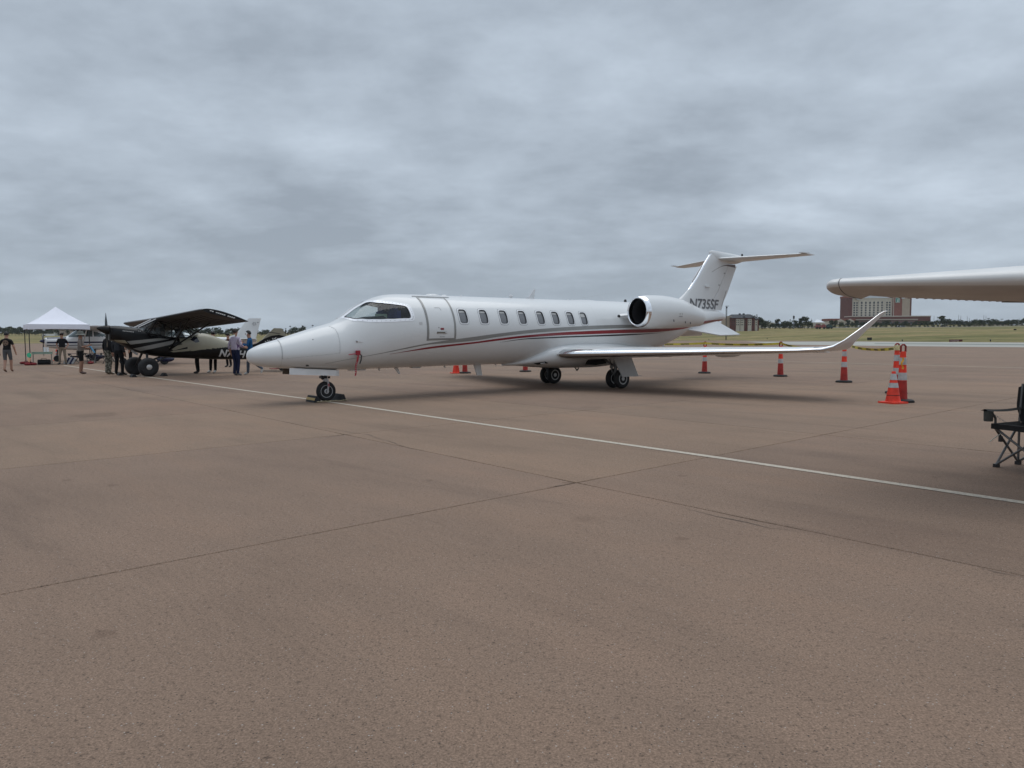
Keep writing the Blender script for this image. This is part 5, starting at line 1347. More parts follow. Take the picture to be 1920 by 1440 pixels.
tz = 1.17
tape((7.49, 27.66, tz), (9.5, 25.15, tz), .05, 'yellow caution tape stretched from the mid-wing cone to the next one right', .25, seed=2)
tape((9.5, 25.15, tz), (10.16, 21.73, tz), .16, 'yellow caution tape sagging towards the upturned wingtip', .35, seed=5)
tape((10.16, 21.73, tz), (9.40, 17.35, 1.12), .10, 'yellow caution tape running from the wingtip cone to the pair of cones at right', .5, True, seed=8)
tape((7.49, 27.66, tz), (4.80, 29.25, tz), .04, 'yellow caution tape running from the mid-wing cone behind the tail', .2, seed=3)
tape((4.80, 29.25, tz), (.56, 29.72, tz), .08, 'yellow caution tape hidden behind the jet\'s belly', .2, seed=4)
mb = MB(); mb.lathe([(.075, -.06), (.080, 0), (.075, .06)], (9.40, 17.40, 1.12), 'z', 14); o = mb.build('tape_wrap', mat('tape_pale_yellow', (.60, .52, .28), .6, var=.3, scale=25)); tag(o, 'pale tape wrapped round the grip of the hindmost cone at right', 'tape')
mb = MB(); vs = []
for k in range(8):
    z = .96 - .035 * k; x = 8.222 + .02 * math.sin(k * 1.3); vs += [(x - .014, 15.02, z), (x + .012, 14.99, z - .01)]
mb.add(vs, [(2 * i, 2 * i + 1, 2 * i + 3, 2 * i + 2) for i in range(7)]); o = mb.build('loose_tape', mat('tape_amber', (.70, .34, .03), .5), None, recalc=False); tag(o, 'loose end of tape hanging down the tall right-hand cone', 'tape')


# ------------------------------------------------------------------ folding camp chairs
CHB = mat('camp_chair_fabric', (.010, .0105, .011), .85, var=.2, scale=12, bump=.2)
CHT = mat('camp_chair_tube', (.13, .13, .13), .35, .6)


def camp_chair(label, loc, rz, fabric=CHB, group='folding camp chairs'):
    """local: faces +x, seat about 0.45 m up"""
    o = thing('camp_chair', label, 'chair', loc, rz, group)
    W, D = .27, .23
    T = lambda pts, r=.0125: MB().tube(pts, r, 8)
    for s_ in (1, -1):
        T([(D * .66, s_ * W, .03), (-D * .95, s_ * W * .98, .46)]).build('side_brace', CHT, o)
        T([(-D, s_ * W, .03), (D * .98, s_ * W * .98, .44)]).build('side_brace', CHT, o)
        T([(-D, s_ * W, .02), (-D * .98, s_ * W, .5), (-D - .03, s_ * W * 1.0, .88)]).build('back_post', CHT, o)
        T([(D + .10, s_ * W, .612), (D + .05, s_ * W, .605), (D - .03, s_ * W, .53), (D - .035, s_ * W, .46)]).build('arm_support', CHT, o)
        mb = MB(); vs = []
        for k in range(11):
            f = k / 10; x = D + .16 - f * (2 * D + .18); z = .635 - .014 * math.sin(f * PI) - .006 * f; w2 = .04 - .012 * f
            for q in range(5): y = s_ * W + w2 * (q - 2) / 2; vs.append((x, y, z - .02 * abs(q - 2) / 2))
        mb.add(vs, [(5 * i + q, 5 * i + q + 1, 5 * i + q + 6, 5 * i + q + 5) for i in range(10) for q in range(4)]); mb.build('armrest', fabric, o, recalc=False)
        mb = MB(); mb.lathe([(.040, -.11), (.043, -.10), (.045, 0)], (D + .09, s_ * W, .612), 'z', 14); mb.build('cup_holder', mat('mesh_pocket', (.06, .062, .055), .9, var=.5, scale=200), o)
        for x in (D, -D):
            mb = MB(); mb.box((x * (.66 if x > 0 else 1), s_ * W, .018), (.05, .045, .036)); mb.build('foot', BLACKM, o)
            if x > 0: mb = MB(); mb.box((D * .42, s_ * W, .30), (.03, .03, .06)); mb.build('slider', BLACKM, o)
        # crossed legs front and back
    T([(D * .66, W, .03), (D * .97, -W, .44)]).build('cross_brace', CHT, o); T([(D * .66, -W, .03), (D * .97, W, .44)]).build('cross_brace', CHT, o)
    T([(-D, W, .03), (-D * .97, -W, .46)]).build('cross_brace', CHT, o); T([(-D, -W, .03), (-D * .97, W, .46)]).build('cross_brace', CHT, o)
    mb = MB(); vs = []; n = 10
    for sgn in (0, -.006):
        for i in range(n + 1):
            for j in range(n + 1):
                x = D + .03 - (2 * D + .02) * i / n; y = -W + 2 * W * j / n; f = math.sin(PI * j / n)
                vs.append((x, y, .475 - .055 * f - .05 * (i / n) * f + (0.01 if i == 0 else 0) + sgn))
    m2 = (n + 1) ** 2; q = [(i * (n + 1) + j, (i + 1) * (n + 1) + j, (i + 1) * (n + 1) + j + 1, i * (n + 1) + j + 1) for i in range(n) for j in range(n)]
    mb.add(vs, q + [tuple(a + m2 for a in f[::-1]) for f in q]); mb.build('seat', fabric, o, recalc=False)
    mb = MB(); mb.box((D + .025, 0, .448), (.03, 2 * W, .055)); mb.build('seat_hem', fabric, o)
    mb = MB(); vs = []
    for sgn in (0, -.008):
        for i in range(n + 1):
            for j in range(n + 1):
                f = i / n; z = .40 + .50 * f; sw = 1.0 if f < .25 else 1.0; y = (-W + 2 * W * j / n) * (.80 + .34 * min(1, f * 1.9)) ; g = math.sin(PI * j / n)
                ztop = .06 * (g ** .6 - 1) * f
                vs.append((-D + .03 - .05 * f - .06 * g + sgn, y, z + ztop))
    mb.add(vs, q + [tuple(a + m2 for a in f[::-1]) for f in q]); mb.build('backrest', fabric, o, recalc=False)
    return o


cc = camp_chair('black folding camp chair at the right edge, facing left', (5.42, 7.36, 0), R(205))
mb = MB(); mb.tube([(.17, -.21, .38), (.24, -.24, .33), (.30, -.26, .285)], .006, 5); mb.build('drawcord', mat('pale_cord', (.55, .52, .44), .8), cc)
camp_chair('dark folding chair standing empty under the tent beside the red weight', (-25.75, 43.6, 0), R(200))
camp_chair('dark folding chair standing nearest the man in camouflage trousers', (-24.3, 43.0, 0), R(150))
camp_chair('navy folding chair beside the man in the black polo shirt', (-26.0, 42.5, 0), R(215), mat('navy_canvas', (.010, .015, .06), .85, var=.2))

# ------------------------------------------------------------------ tent and what stands under it
A_ = Vector((-27.4, 40.5, 0)); U_ = Vector((.785, .62, 0)); V_ = Vector((-.62, .785, 0)); LT = 3.05
tent = thing('canopy_tent', 'white pop-up canopy tent on thin black legs at the far left', 'tent', tuple(A_ + U_ * LT / 2 + V_ * LT / 2), math.atan2(U_.y, U_.x))
TEN = mat('white_canopy_cloth', (.74, .75, .82), .8, var=.03, scale=3, bump=.05)
h_ = LT / 2
mb = MB(); n = 14
for s_ in range(4):
    ca, sa = math.cos(s_ * PI / 2), math.sin(s_ * PI / 2); vs = []
    for i in range(n + 1):
        f = i / n
        for j in range(n + 1):
            g = -1 + 2 * j / n; rr = h_ * (1 - f)
            z = 2.33 + 1.08 * (f ** 1.22) - .05 * (1 - abs(g)) * math.sin(f * PI)
            x, y = rr * g, -rr; vs.append((x * ca - y * sa, x * sa + y * ca, z))
    mb.add(vs, [(i * (n + 1) + j, i * (n + 1) + j + 1, (i + 1) * (n + 1) + j + 1, (i + 1) * (n + 1) + j) for i in range(n) for j in range(n)])
mb.build('roof', TEN, tent, recalc=False, sharp=25)
for s_ in range(4):
    ca, sa = math.cos(s_ * PI / 2), math.sin(s_ * PI / 2); vs = []; mb = MB(); n = 12
    for i in range(n + 1):
        g = -1 + 2 * i / n
        for z in (2.34, 2.24, 2.13, 2.03 + .035 * math.cos(g * PI / 2) ** .5 if abs(g) < 1 else 2.03):
            x, y = h_ * 1.005 * g, -h_ * 1.005 - .012 * (1 - abs(g)) * (2.33 - z) * 3; vs.append((x * ca - y * sa, x * sa + y * ca, z))
    mb.add(vs, [(4 * i + k, 4 * i + k + 1, 4 * i + k + 5, 4 * i + k + 4) for i in range(n) for k in range(3)]); mb.build('valance', TEN, tent, recalc=False)
mb = MB()
for s_ in range(4):
    ca, sa = math.cos(s_ * PI / 2), math.sin(s_ * PI / 2)
    P = lambda x, y, z: (x * ca - y * sa, x * sa + y * ca, z)
    k = h_ * .97; q = [(-k, -k, 2.1), (-k / 2, -k, 1.95), (0, -k, 2.12), (k / 2, -k, 1.95), (k, -k, 2.1)]; mb.tube([P(*p) for p in q], .012, 5)
mb.build('truss', BLACKM, tent)
for sx in (-1, 1):
    for sy in (-1, 1):
        mb = MB(); mb.box((sx * h_ * .97, sy * h_ * .97, 1.06), (.045, .045, 2.12)); mb.box((sx * h_ * .97, sy * h_ * .97, .01), (.10, .10, .02)); mb.build('leg', BLACKM, tent, smooth=False)
REDB = mat('red_weight_bag', (.17, .010, .014), .8, var=.2, scale=10)
TL = lambda sx, sy: A_ + U_ * (h_ + sx * h_ * .97) + V_ * (h_ + sy * h_ * .97)
for (sx, sy), lab in (((-1, -1), 'red weight bag at the foot of the near left tent leg'), ((-1, 1), 'red weight bag at the foot of the far left tent leg'), ((1, -1), 'red weight bag at the foot of the right-hand tent leg')):
    p = TL(sx, sy); o = thing('weight_bag', lab, 'bag', (p.x, p.y, 0), random.uniform(0, 3), 'red tent weights')
    for k, (dx, r) in enumerate(((-.14, .13), (.14, .13))):
        mb = MB(); mb.ell((dx, -.02, .07), (.19, .15, .085), 12, 8); mb.build('pouch', REDB, o)
    mb = MB(); mb.tube([(-.10, -.02, .15), (0, -.02, .20), (.10, -.02, .15)], .015, 6); mb.build('handle', REDB, o)
# light green table with brochure stands
TBC = gnd(78, 684); tb = thing('folding_table', 'pale green topped folding table under the left of the tent', 'table', (TBC.x, TBC.y + .1, 0), .55)
mb = MB(); mb.box((0, 0, .73), (1.05, .60, .035)); mb.box((0, 0, .665), (1.0, .55, .09)); mb.build('tabletop', mat('pale_green_top', (.27, .38, .30), .5), tb)
for sx in (-1, 1):
    for sy in (-1, 1):
        mb = MB(); mb.tube([(sx * .44, sy * .22, .70), (sx * .46, sy * .24, 0)], .014, 6); mb.build('leg', mat('grey_leg', (.15, .15, .15), .5), tb)
for k, lab in ((0, 'left of the two white brochure stands on the green table'), (1, 'right of the two white brochure stands on the green table')):
    q = atpx(84 + 5.5 * k, 658, TBC.y + .15); o = thing('brochure_stand', lab, 'stand', (q.x, q.y, .7475), .55, 'brochure stands')
    mb = MB(); mb.box((0, 0, .14), (.12, .012, .28), Matrix.Rotation(-.25, 3, 'X')); mb.build('holder', mat('white_card', (.75, .75, .74), .5), o); mb = MB(); mb.box((0, -.02, .012), (.12, .12, .022)); mb.build('foot', mat('white_card', (.75, .75, .74), .5), o)
q = gnd(83, 683.5); o = thing('duffel_bag', 'black bag lying under the green table', 'bag', (q.x, q.y, 0), .5)
mb = MB(); mb.loft([[(x, .20 * s * math.copysign(abs(math.cos(a)) ** .7, math.cos(a)), .15 + .15 * s * math.copysign(abs(math.sin(a)) ** .7, math.sin(a))) for a in [2 * PI * k / 16 for k in range(16)]] for x, s in ((-.32, .75), (-.30, .95), (-.1, 1.0), (.12, .93), (.30, .98), (.33, .7))]); mb.build('body', mat('black_nylon', (.012, .012, .013), .7, bump=.3), o)
mb = MB(); mb.tube([(-.15, -.05, .28), (-.1, -.08, .36), (.1, -.08, .36), (.15, -.05, .28)], .014, 6); mb.build('handle', BLACKM, o)
q = TL(-1, -1); o = thing('hanging_banner', 'small banner with green disc and orange flame tied to the near tent leg', 'banner', (q.x - .02, q.y - .06, 0), 0)
mb = MB(); mb.lathe([(.001, -.008), (.13, -.008), (.13, .008), (.001, .008)], (0, 0, .58), 'y', 24); mb.build('green_disc', mat('bright_green', (.05, .50, .28), .5), o)
mb = MB(); mb.prism([(-.10, .40), (.10, .42), (.06, .26), (.0, .13), (-.06, .25)], -.006, .006, lambda a, b, d: (a, d, b)); mb.build('orange_tail', mat('pale_orange', (.75, .42, .25), .5), o, smooth=False)
mb = MB(); mb.tube([(0, .02, .72), (0, .02, .10)], .008, 5); mb.build('cord', BLACKM, o)
q = gnd(131, 683); o = thing('striped_bag', 'navy and white striped bag leaning by the man in the black polo shirt', 'bag', (q.x, q.y, 0), .4)
for k in range(5):
    mb = MB(); mb.box((-.2 + .1 * k, .05 * k * .2, .20), (.10, .22, .46 - .05 * abs(k - 2)), Matrix.Rotation(.5, 3, 'Y')); mb.build('stripe_panel', mat('navy_canvas', (.010, .015, .06), .85) if k % 2 else mat('off_white_canvas', (.42, .42, .43), .85), o)
# low folded table further along under the tent
q = gnd(176, 679); o = thing('camp_table', 'low dark camp table with folding legs beside the red weight', 'table', (q.x + .2, q.y + .9, 0), .5)
mb = MB(); mb.box((0, 0, .56), (1.2, .5, .03)); mb.build('tabletop', mat('dark_slats', (.03, .03, .032), .7), o)
for sx in (-1, 1):
    for sy in (-1, 1):
        mb = MB(); mb.tube([(sx * .15, sy * .2, .55), (sx * .55, sy * .2, 0)], .016, 6); mb.build('leg', BLACKM, o)
q = gnd(507, 694); o = thing('equipment_case', 'dark case on a red mat behind the jet\'s nose', 'case', (q.x, q.y + 1.5, 0), .6)
mb = MB(); mb.box((0, 0, .15), (.34, .3, .26)); mb.build('box', BLACKM, o); mb = MB(); mb.box((-.1, 0, .012), (.75, .55, .022)); mb.build('mat', REDB, o)


# ------------------------------------------------------------------ trees and shrubs far off
def leaf_mat(name, lo, hi):
    m = bpy.data.materials.new(name); m.use_nodes = True
    nt = m.node_tree; N, L = nt.nodes.new, nt.links.new
    b = nt.nodes['Principled BSDF']; b.inputs['Roughness'].default_value = 0.9; b.inputs['Specular IOR Level'].default_value = 0.1
    g = N('ShaderNodeNewGeometry'); r = N('ShaderNodeValToRGB'); L(g.outputs['Random Per Island'], r.inputs[0])
    r.color_ramp.elements[0].color = lo + (1,); r.color_ramp.elements[1].color = hi + (1,)
    oi = N('ShaderNodeObjectInfo'); r2 = N('ShaderNodeValToRGB'); L(oi.outputs['Random'], r2.inputs[0]); r2.color_ramp.elements[0].color = (.8, .85, .85, 1); r2.color_ramp.elements[1].color = (1.2, 1.12, 1.0, 1)
    x = N('ShaderNodeMix'); x.data_type = 'RGBA'; x.blend_type = 'MULTIPLY'; x.inputs[0].default_value = 1; L(r.outputs[0], x.inputs[6]); L(r2.outputs[0], x.inputs[7]); L(x.outputs[2], b.inputs['Base Color'])
    return m


LEAF = leaf_mat('foliage', (.035, .046, .030), (.085, .098, .055))
LEAFD = leaf_mat('dark_foliage', (.028, .036, .029), (.062, .072, .048))
BARK = mat('bark', (.07, .055, .045), .9, var=.3, scale=8, bump=.4)


def tree_meshes(seed, h, w, conic=0.0, bare=.22):
    rnd = random.Random(seed); mb = MB(); mb.tube([(0, 0, -.4), (.05 * w * rnd.uniform(-1, 1), 0, h * .3), (0, .05 * w, h * .75)], [.03 * h, .022 * h, .006 * h], 6)
    for k in range(5):
        a = rnd.uniform(0, 6.28); z = h * rnd.uniform(.28, .55); mb.tube([(0, 0, z), (math.cos(a) * w * .3, math.sin(a) * w * .3, z + h * .18)], [.012 * h, .005 * h], 5)
    trunk = mb.build('trunk', BARK); tm = trunk.data; bpy.data.objects.remove(trunk)
    mb = MB(); lobes = []
    for k in range(11 if not conic else 8):
        f = rnd.random(); z = h * (bare + (1 - bare) * (.12 + .80 * f)); rad = w * .5 * (1 - conic * f) * (1 - .35 * abs(f - .4)); a = rnd.uniform(0, 6.28); d = rad * rnd.uniform(.1, .62)
        lobes.append((Vector((math.cos(a) * d, math.sin(a) * d, z)), max(.10 * w, rad * rnd.uniform(.38, .6))))
    for c, r_ in lobes:
        for k in range(46):
            u = Vector((rnd.gauss(0, 1), rnd.gauss(0, 1), rnd.gauss(0, 1))).normalized(); p = c + Vector((u.x, u.y, u.z * .75)) * r_ * rnd.uniform(.55, 1.08); s_ = rnd.uniform(.045, .085) * h
            a1 = Vector((rnd.gauss(0, 1), rnd.gauss(0, 1), rnd.gauss(0, 1))).normalized(); a2 = u.cross(a1).normalized()
            a1 = (a1 * .6 + u.cross(a2) * .6).normalized()
            mb.add([p - a1 * s_, p + a2 * s_ * .6, p + a1 * s_, p - a2 * s_ * .6], [(0, 1, 2, 3)])
    crown = mb.build('crown', LEAF, None, smooth=False, recalc=False); cm = crown.data; bpy.data.objects.remove(crown)
    return tm, cm


BROAD = [tree_meshes(k, 1.0, w) for k, w in enumerate((.95, 1.1, .85, 1.25))]
CONE = [tree_meshes(20 + k, 1.0, w, .75, .08) for k, w in enumerate((.5, .6))]
BUSH = [tree_meshes(40 + k, 1.0, w, 0, .0) for k, w in enumerate((1.5, 2.0, 1.8))]


def tree(kind, x, y, h, name, label, cat, group, rnd, wf=1.0):
    tm, cm = rnd.choice(kind); o = thing(name, label, cat, (x, y, terrain(x, y)), rnd.uniform(0, 6.28), group); o.scale = (h * wf, h * wf, h)
    for n, me in (('trunk', tm), ('crown', cm)):
        c = bpy.data.objects.new(n, me); COL.objects.link(c); c.parent = o
    return o


rt = random.Random(11)
ORD = ['first', 'second', 'third', 'fourth', 'fifth', 'sixth', 'seventh', 'eighth', 'ninth', 'tenth', 'eleventh', 'twelfth', 'thirteenth', 'fourteenth', 'fifteenth', 'sixteenth', 'seventeenth', 'eighteenth', 'nineteenth', 'twentieth',
       '21st', '22nd', '23rd', '24th', '25th', '26th', '27th', '28th', '29th', '30th', '31st', '32nd', '33rd', '34th', '35th', '36th', '37th', '38th', '39th', '40th']
_cnt = {}


def nth(kind, u, zones):
    z = [t for a, t in zones if u >= a][-1]; k = (kind, z); _cnt[k] = _cnt.get(k, 0) + 1
    return '%s %s from the left %s' % (ORD[min(39, _cnt[k] - 1)], kind, z)


LZ = [(-999, 'of the far tree line left of the tent'), (46, 'of the far tree line seen below the tent roof'), (172, 'of the far tree line behind the black propeller'), (228, 'of the far tree line behind the black plane\'s cabin'), (345, 'of the far tree line behind the tan fuselage'), (487, 'of the trees past the white tail fin'), (560, 'of the trees above the jet\'s nose')]
RZ = [(-999, 'beside the brick apartment house'), (1442, 'between the apartment house and the red machine'), (1530, 'in front of the hotel\'s left wing'), (1604, 'in front of the brick hotel'), (1710, 'under the hotel\'s right-hand wing'), (1760, 'in the open row right of the hotel'), (1850, 'in the row near the right edge')]
# left-hand tree line behind the field: denser and higher nearer the middle
u = -60
while u < 640:
    Y = rt.uniform(690, 760); x = (u - 960) / F_PX * Y
    base = terrain(x, Y); hpx = 11 + 3.0 * math.sin(u * .021) + 2 * math.sin(u * .057 + 1) + rt.uniform(-2.5, 3.5) + (2.5 if u > 470 else 0) - (4.5 if u > 575 else 0)
    conif = u > 460 and rt.random() < .55
    tree(CONE if conif else BROAD, x, Y, max(3, hpx * Y / F_PX), 'conifer' if conif else 'tree', nth('narrow conifer' if conif else 'dark tree', u, LZ), 'tree', 'conifers in the left tree line' if conif else 'trees in the left tree line', rt, 1.25 if conif else 1.1)
    u += rt.uniform(4.5, 8) if not conif else rt.uniform(3.5, 6)
# right-hand trees, looser, round the hotel and its car parks
SPEC = sorted([(1392, 22, 470), (1401, 28, 470), (1410, 27, 480), (1419, 22, 470), (1428, 20, 475), (1436, 15, 470), (1457, 17, 480), (1467, 13, 480), (1478, 17, 480), (1490, 14, 490), (1500, 18, 480), (1508, 21, 478), (1516, 15, 490), (1556, 13, 560), (1566, 12, 560), (1577, 11, 560), (1588, 13, 565), (1598, 11, 560), (1385, 13, 470), (1448, 10, 480)])
for u, hp, Y in SPEC:
    Y += 60; x = (u - 960) / F_PX * Y; tree(BROAD, x, Y, hp * Y / F_PX, 'tree', nth('green tree', u, RZ), 'tree', 'trees between the far buildings', rt, 1.05)
u = 1604
while u < 1975:
    Y = rt.uniform(585, 640); x = (u - 960) / F_PX * Y; hp = rt.uniform(7, 12) + (8 if 1758 < u < 1776 else 0) + (6 if 1795 < u < 1803 else 0) + (9 if u > 1893 and rt.random() < .5 else 0)
    tree(BROAD, x, Y, hp * Y / F_PX, 'tree', nth('leafy tree', u, RZ), 'tree', 'trees along the hotel frontage', rt, 1.25); u += rt.uniform(5, 10)
u = 1372
while u < 1960:
    Y = rt.uniform(566, 582) if u > 1535 else rt.uniform(520, 545); x = (u - 960) / F_PX * Y; hp = rt.uniform(4, 7)
    tree(BUSH, x, Y, hp * Y / F_PX, 'shrub', nth('low shrub', u, RZ), 'shrub', 'shrubs along the far field', rt, .9); u += rt.uniform(5, 11)

# ------------------------------------------------------------------ hotel and other far buildings
BRICK = mat('red_brown_brick', (.215, .078, .058), .85, var=.12, scale=.4)
BRICKD = mat('dark_brick', (.125, .046, .038), .85, var=.12, scale=.4)
STUC = mat('beige_stucco', (.50, .455, .385), .85, var=.05, scale=.3)
STUC2 = mat('tan_stucco', (.37, .30, .235), .85, var=.05, scale=.3)
TRIM = mat('pale_trim', (.47, .43, .37), .8)
WIN = mat('far_window_glass', (.045, .052, .06), .15, 0, .2)
ROOFW = mat('pale_metal_roof', (.52, .55, .58), .4, .2)
ROOFD = mat('charcoal_shingle', (.045, .046, .052), .9, var=.2, scale=1)


def building(name, label, cat, u0, u1, Y, yaw=0.0, vbase=612):
    """frame whose local x runs from pixel u0 to u1 along the front, y away from the viewer; returns (thing, width, metres per pixel)"""
    a = atpx(u0, vbase, Y); b = atpx(u1, vbase, Y); zb = min(terrain(a.x, Y), terrain(b.x, Y)) - .6
    o = thing(name, label, cat, (a.x, Y, zb), yaw); return o, (b - a).length, Y / F_PX, zb


def zpx(v, u, Y, zb): return atpx(u, v, Y).z - zb


Yh = 840
ho, Wd, mp, zb = building('hotel', 'tall brick and beige hotel with a green sign behind the wingtip', 'hotel', 1589, 1706, Yh)
X = lambda u: (u - 1589) * mp
Z = lambda v: zpx(v, 1650, Yh, zb)
def bx(name, x0, x1, z0, z1, y0, y1, m, par=ho):
    mb = MB(); mb.box(((x0 + x1) / 2, (y0 + y1) / 2, (z0 + z1) / 2), (x1 - x0, y1 - y0, z1 - z0)); return mb.build(name, m, par, smooth=False)
bx('wall', X(1596), X(1672), 0, Z(559.5), 0, 24, STUC); bx('tower', X(1589), X(1595.8), 0, Z(556), -1.5, 20, BRICKD); bx('parapet', X(1588.6), X(1605), Z(558), Z(554), -2, 20.4, BRICK)
bx('wall', X(1672.1), X(1695), 0, Z(556), -2.2, 22, BRICK); bx('wall', X(1688.0), X(1702.4), 0, Z(558.5), -2.4, 20, STUC2); bx('wall', X(1702.5), X(1706), 0, Z(556.5), -1.8, 20, BRICKD)
bx('cornice', X(1595.8), X(1672.2), Z(560), Z(558.6), -.5, 24.3, TRIM)
mb = MB(); vs = []
for k in range(15):
    f = k / 14; x = X(1612) + (X(1672) - X(1612)) * f; z = Z(559) + (Z(553.2) - Z(559)) * (math.sin(min(1, f * 2.6) * PI / 2) if f < .385 else max(0, 1 - (f - .385) / .615) ** .8)
    vs += [(x, 1.5, Z(559.2)), (x, 1.5, z), (x, 16, z), (x, 16, Z(559.2))]
mb.add(vs, [(4 * i + k, 4 * i + 4 + k, 4 * i + 4 + (k + 1) % 4, 4 * i + (k + 1) % 4) for i in range(14) for k in range(4)]); mb.build('curved_roof', ROOFW, ho, sharp=20)
bx('roof_unit', X(1603), X(1610), Z(561.5), Z(559), -2.8, -.6, ROOFW); bx('roof_unit', X(1686.5), X(1692), Z(560.5), Z(558.4), -3.0, -2.21, ROOFW)
cols = [1600.8, 1605.8, 1614.5, 1622.2, 1630, 1637.5, 1645, 1652.5, 1661.7, 1666.8]
wme = None
for r_ in range(6):
    for c_, u in enumerate(cols):
        z = Z(568 + r_ * 4.55 + (0 if c_ in range(2, 8) else -.4) - .25 * (c_ - 5) / 5)
        if wme is None:
            mb = MB(); mb.box((0, -.03, 0), (1.75, .24, 1.75)); o = mb.build('window', WIN, ho, smooth=False); wme = o.data
            mb = MB(); mb.box((0, -.10, -1.0), (2.1, .4, .22)); s0 = mb.build('sill', TRIM, o, smooth=False); sme = s0.data
        else:
            o = bpy.data.objects.new('window', wme); COL.objects.link(o); o.parent = ho
            s0 = bpy.data.objects.new('sill', sme); COL.objects.link(s0); s0.parent = o
        o.location = (X(u), -.02, z)
        if r_ == 0 and 2 <= c_ <= 7:
            mb = MB(); mb.lathe([(.95, -.13), (.95, .11), (.001, .11)], (0, 0, .75), 'y', 16); mb.build('arch_light', WIN, o, smooth=False)
for u in (1610.2, 1657.2): bx('pilaster', X(u - 1.2), X(u + 1.2), Z(594), Z(560.5), -.45, -.002, TRIM)
bx('pilaster', X(1672.3) - .3, X(1672.3) + .3, Z(594), Z(556.5), -2.5, -2.21, TRIM)
sg_ = bx('sign_panel', X(1675.4), X(1683.4), Z(567.8), Z(558.4), -2.75, -2.21, mat('sign_pale_edge', (.42, .44, .42), .5))
bx('sign_face', X(1676.2), X(1682.6), Z(567.0), Z(559.2), -2.85, -2.751, mat('sign_green', (.012, .20, .15), .4), sg_)
def put(u, v): return (X(1677.2) + u, -2.90, Z(566.2) + v)
letters('sign_letter', 'E', 5.3, mat('sign_white', (.70, .72, .70), .5), sg_, put, shear=.25, bold=.06)
po, Wd, mp2, zb2 = building('hotel_podium', 'low red brick wing spreading along the foot of the hotel', 'building', 1548, 1744, 822, vbase=612)
X2 = lambda u: (u - 1548) * mp2
Z2 = lambda v: zpx(v, 1650, 822, zb2)
bx('wall', X2(1595), X2(1744), 0, Z2(593.6), 0, 16, BRICKD, po); bx('wall', X2(1598), X2(1716), 0, Z2(599.5), -4, -.01, mat('mauve_brick', (.135, .085, .075), .85, var=.1, scale=.3), po); bx('coping', X2(1594.5), X2(1744.4), Z2(593.8), Z2(592.2), -.4, 16.3, TRIM, po); bx('coping', X2(1597.5), X2(1716.4), Z2(599.8), Z2(598.6), -4.4, .2, TRIM, po)
bx('wall', X2(1548), X2(1597), 0, Z2(602), -6, 10, STUC, po); bx('red_roof', X2(1547.6), X2(1600), Z2(602.0), Z2(597.2), -5, 10.4, BRICK, po)
for u in (1571, 1589):
    mb = MB(); mb.prism([(X2(u - 9), Z2(603.0)), (X2(u), Z2(598.0)), (X2(u + 9), Z2(603.0))], -6.9, -6.01, lambda a, b, d: (a, d, b)); mb.build('gable', STUC, po, smooth=False)
for k in range(14):
    bx('window', X2(1604 + 7.6 * k), X2(1607.5 + 7.6 * k), Z2(608), Z2(604), -4.2, -4.002, WIN, po)
# brick apartment house near the jet's tail
ao, Wd, mp3, zb3 = building('apartment_house', 'brick and cream apartment house with dark hipped roof right of the jet\'s tail', 'building', 1364, 1426, 480, vbase=614)
X3 = lambda u: (u - 1364) * mp3
Z3 = lambda v: zpx(v, 1390, 480, zb3)
bx('wall', X3(1364), X3(1373), 0, Z3(592.5), 1, 14, STUC2, ao); bx('wall', X3(1369), X3(1415), 0, Z3(596), 0, 14, BRICKD, ao)
for u in (1379.5, 1387.5, 1401.5): bx('cream_bay', X3(u), X3(u + 7), 0, Z3(598), -.5, -.01, STUC, ao)
bx('wall', X3(1415.1), X3(1424), 0, Z3(598.5), 1.5, 12, BRICKD, ao); bx('cream_bay', X3(1416), X3(1421), 0, Z3(600), 1.0, 1.49, STUC, ao)
mb = MB(); z0, z1 = Z3(596.2), Z3(588.8); x0, x1 = X3(1368), X3(1416.5)
mb.add([(x0, -1, z0), (x1, -1, z0), (x1, 15, z0), (x0, 15, z0), (X3(1377), 7, z1), (X3(1413), 7, z1)], [(0, 1, 5, 4), (1, 2, 5), (2, 3, 4, 5), (3, 0, 4), (3, 2, 1, 0)]); rf = mb.build('roof', ROOFD, ao, smooth=False)
for u in (1391.5, 1399): bx('chimney', X3(u), X3(u + 2.2), z1 - .6, Z3(587), 6, 8, ROOFD, rf)
for u in (1394, 1410.5):
    mb = MB(); mb.prism([(X3(u - 2.6), z0 - .1), (X3(u), Z3(592.5)), (X3(u + 2.6), z0 - .1)], -1.4, 4, lambda a, b, d: (a, d, b)); mb.build('dormer', ROOFD, rf, smooth=False)
mb = MB(); z0, z1 = Z3(598.6), Z3(592.8); x0, x1 = X3(1414.2), X3(1425)
mb.add([(x0, .5, z0), (x1, .5, z0), (x1, 13, z0), (x0, 13, z0), (X3(1417.5), 6, z1), (X3(1421), 6, z1)], [(0, 1, 5, 4), (1, 2, 5), (2, 3, 4, 5), (3, 0, 4), (3, 2, 1, 0)]); mb.build('roof', ROOFD, ao, smooth=False)
for u in (1372.5, 1376.2, 1381, 1384, 1389, 1392, 1396.5, 1403, 1406, 1411.5, 1418.5):
    for v in (600.5, 604.5, 608.8): bx('window', X3(u - .75), X3(u + .75), Z3(v + 1.1), Z3(v - 1.1), (.42 if u > 1415 else -.6) + .45, (.8 if u > 1415 else -.51) + .3 if u > 1415 else .05, WIN, ao) if u in (1372.5, 1376.2, 1396.5, 1411.5) else bx('window', X3(u - .75), X3(u + .75), Z3(v + 1.1), Z3(v - 1.1), (.9 if u > 1415 else -.6), (1.05 if u > 1415 else -.3), WIN, ao)
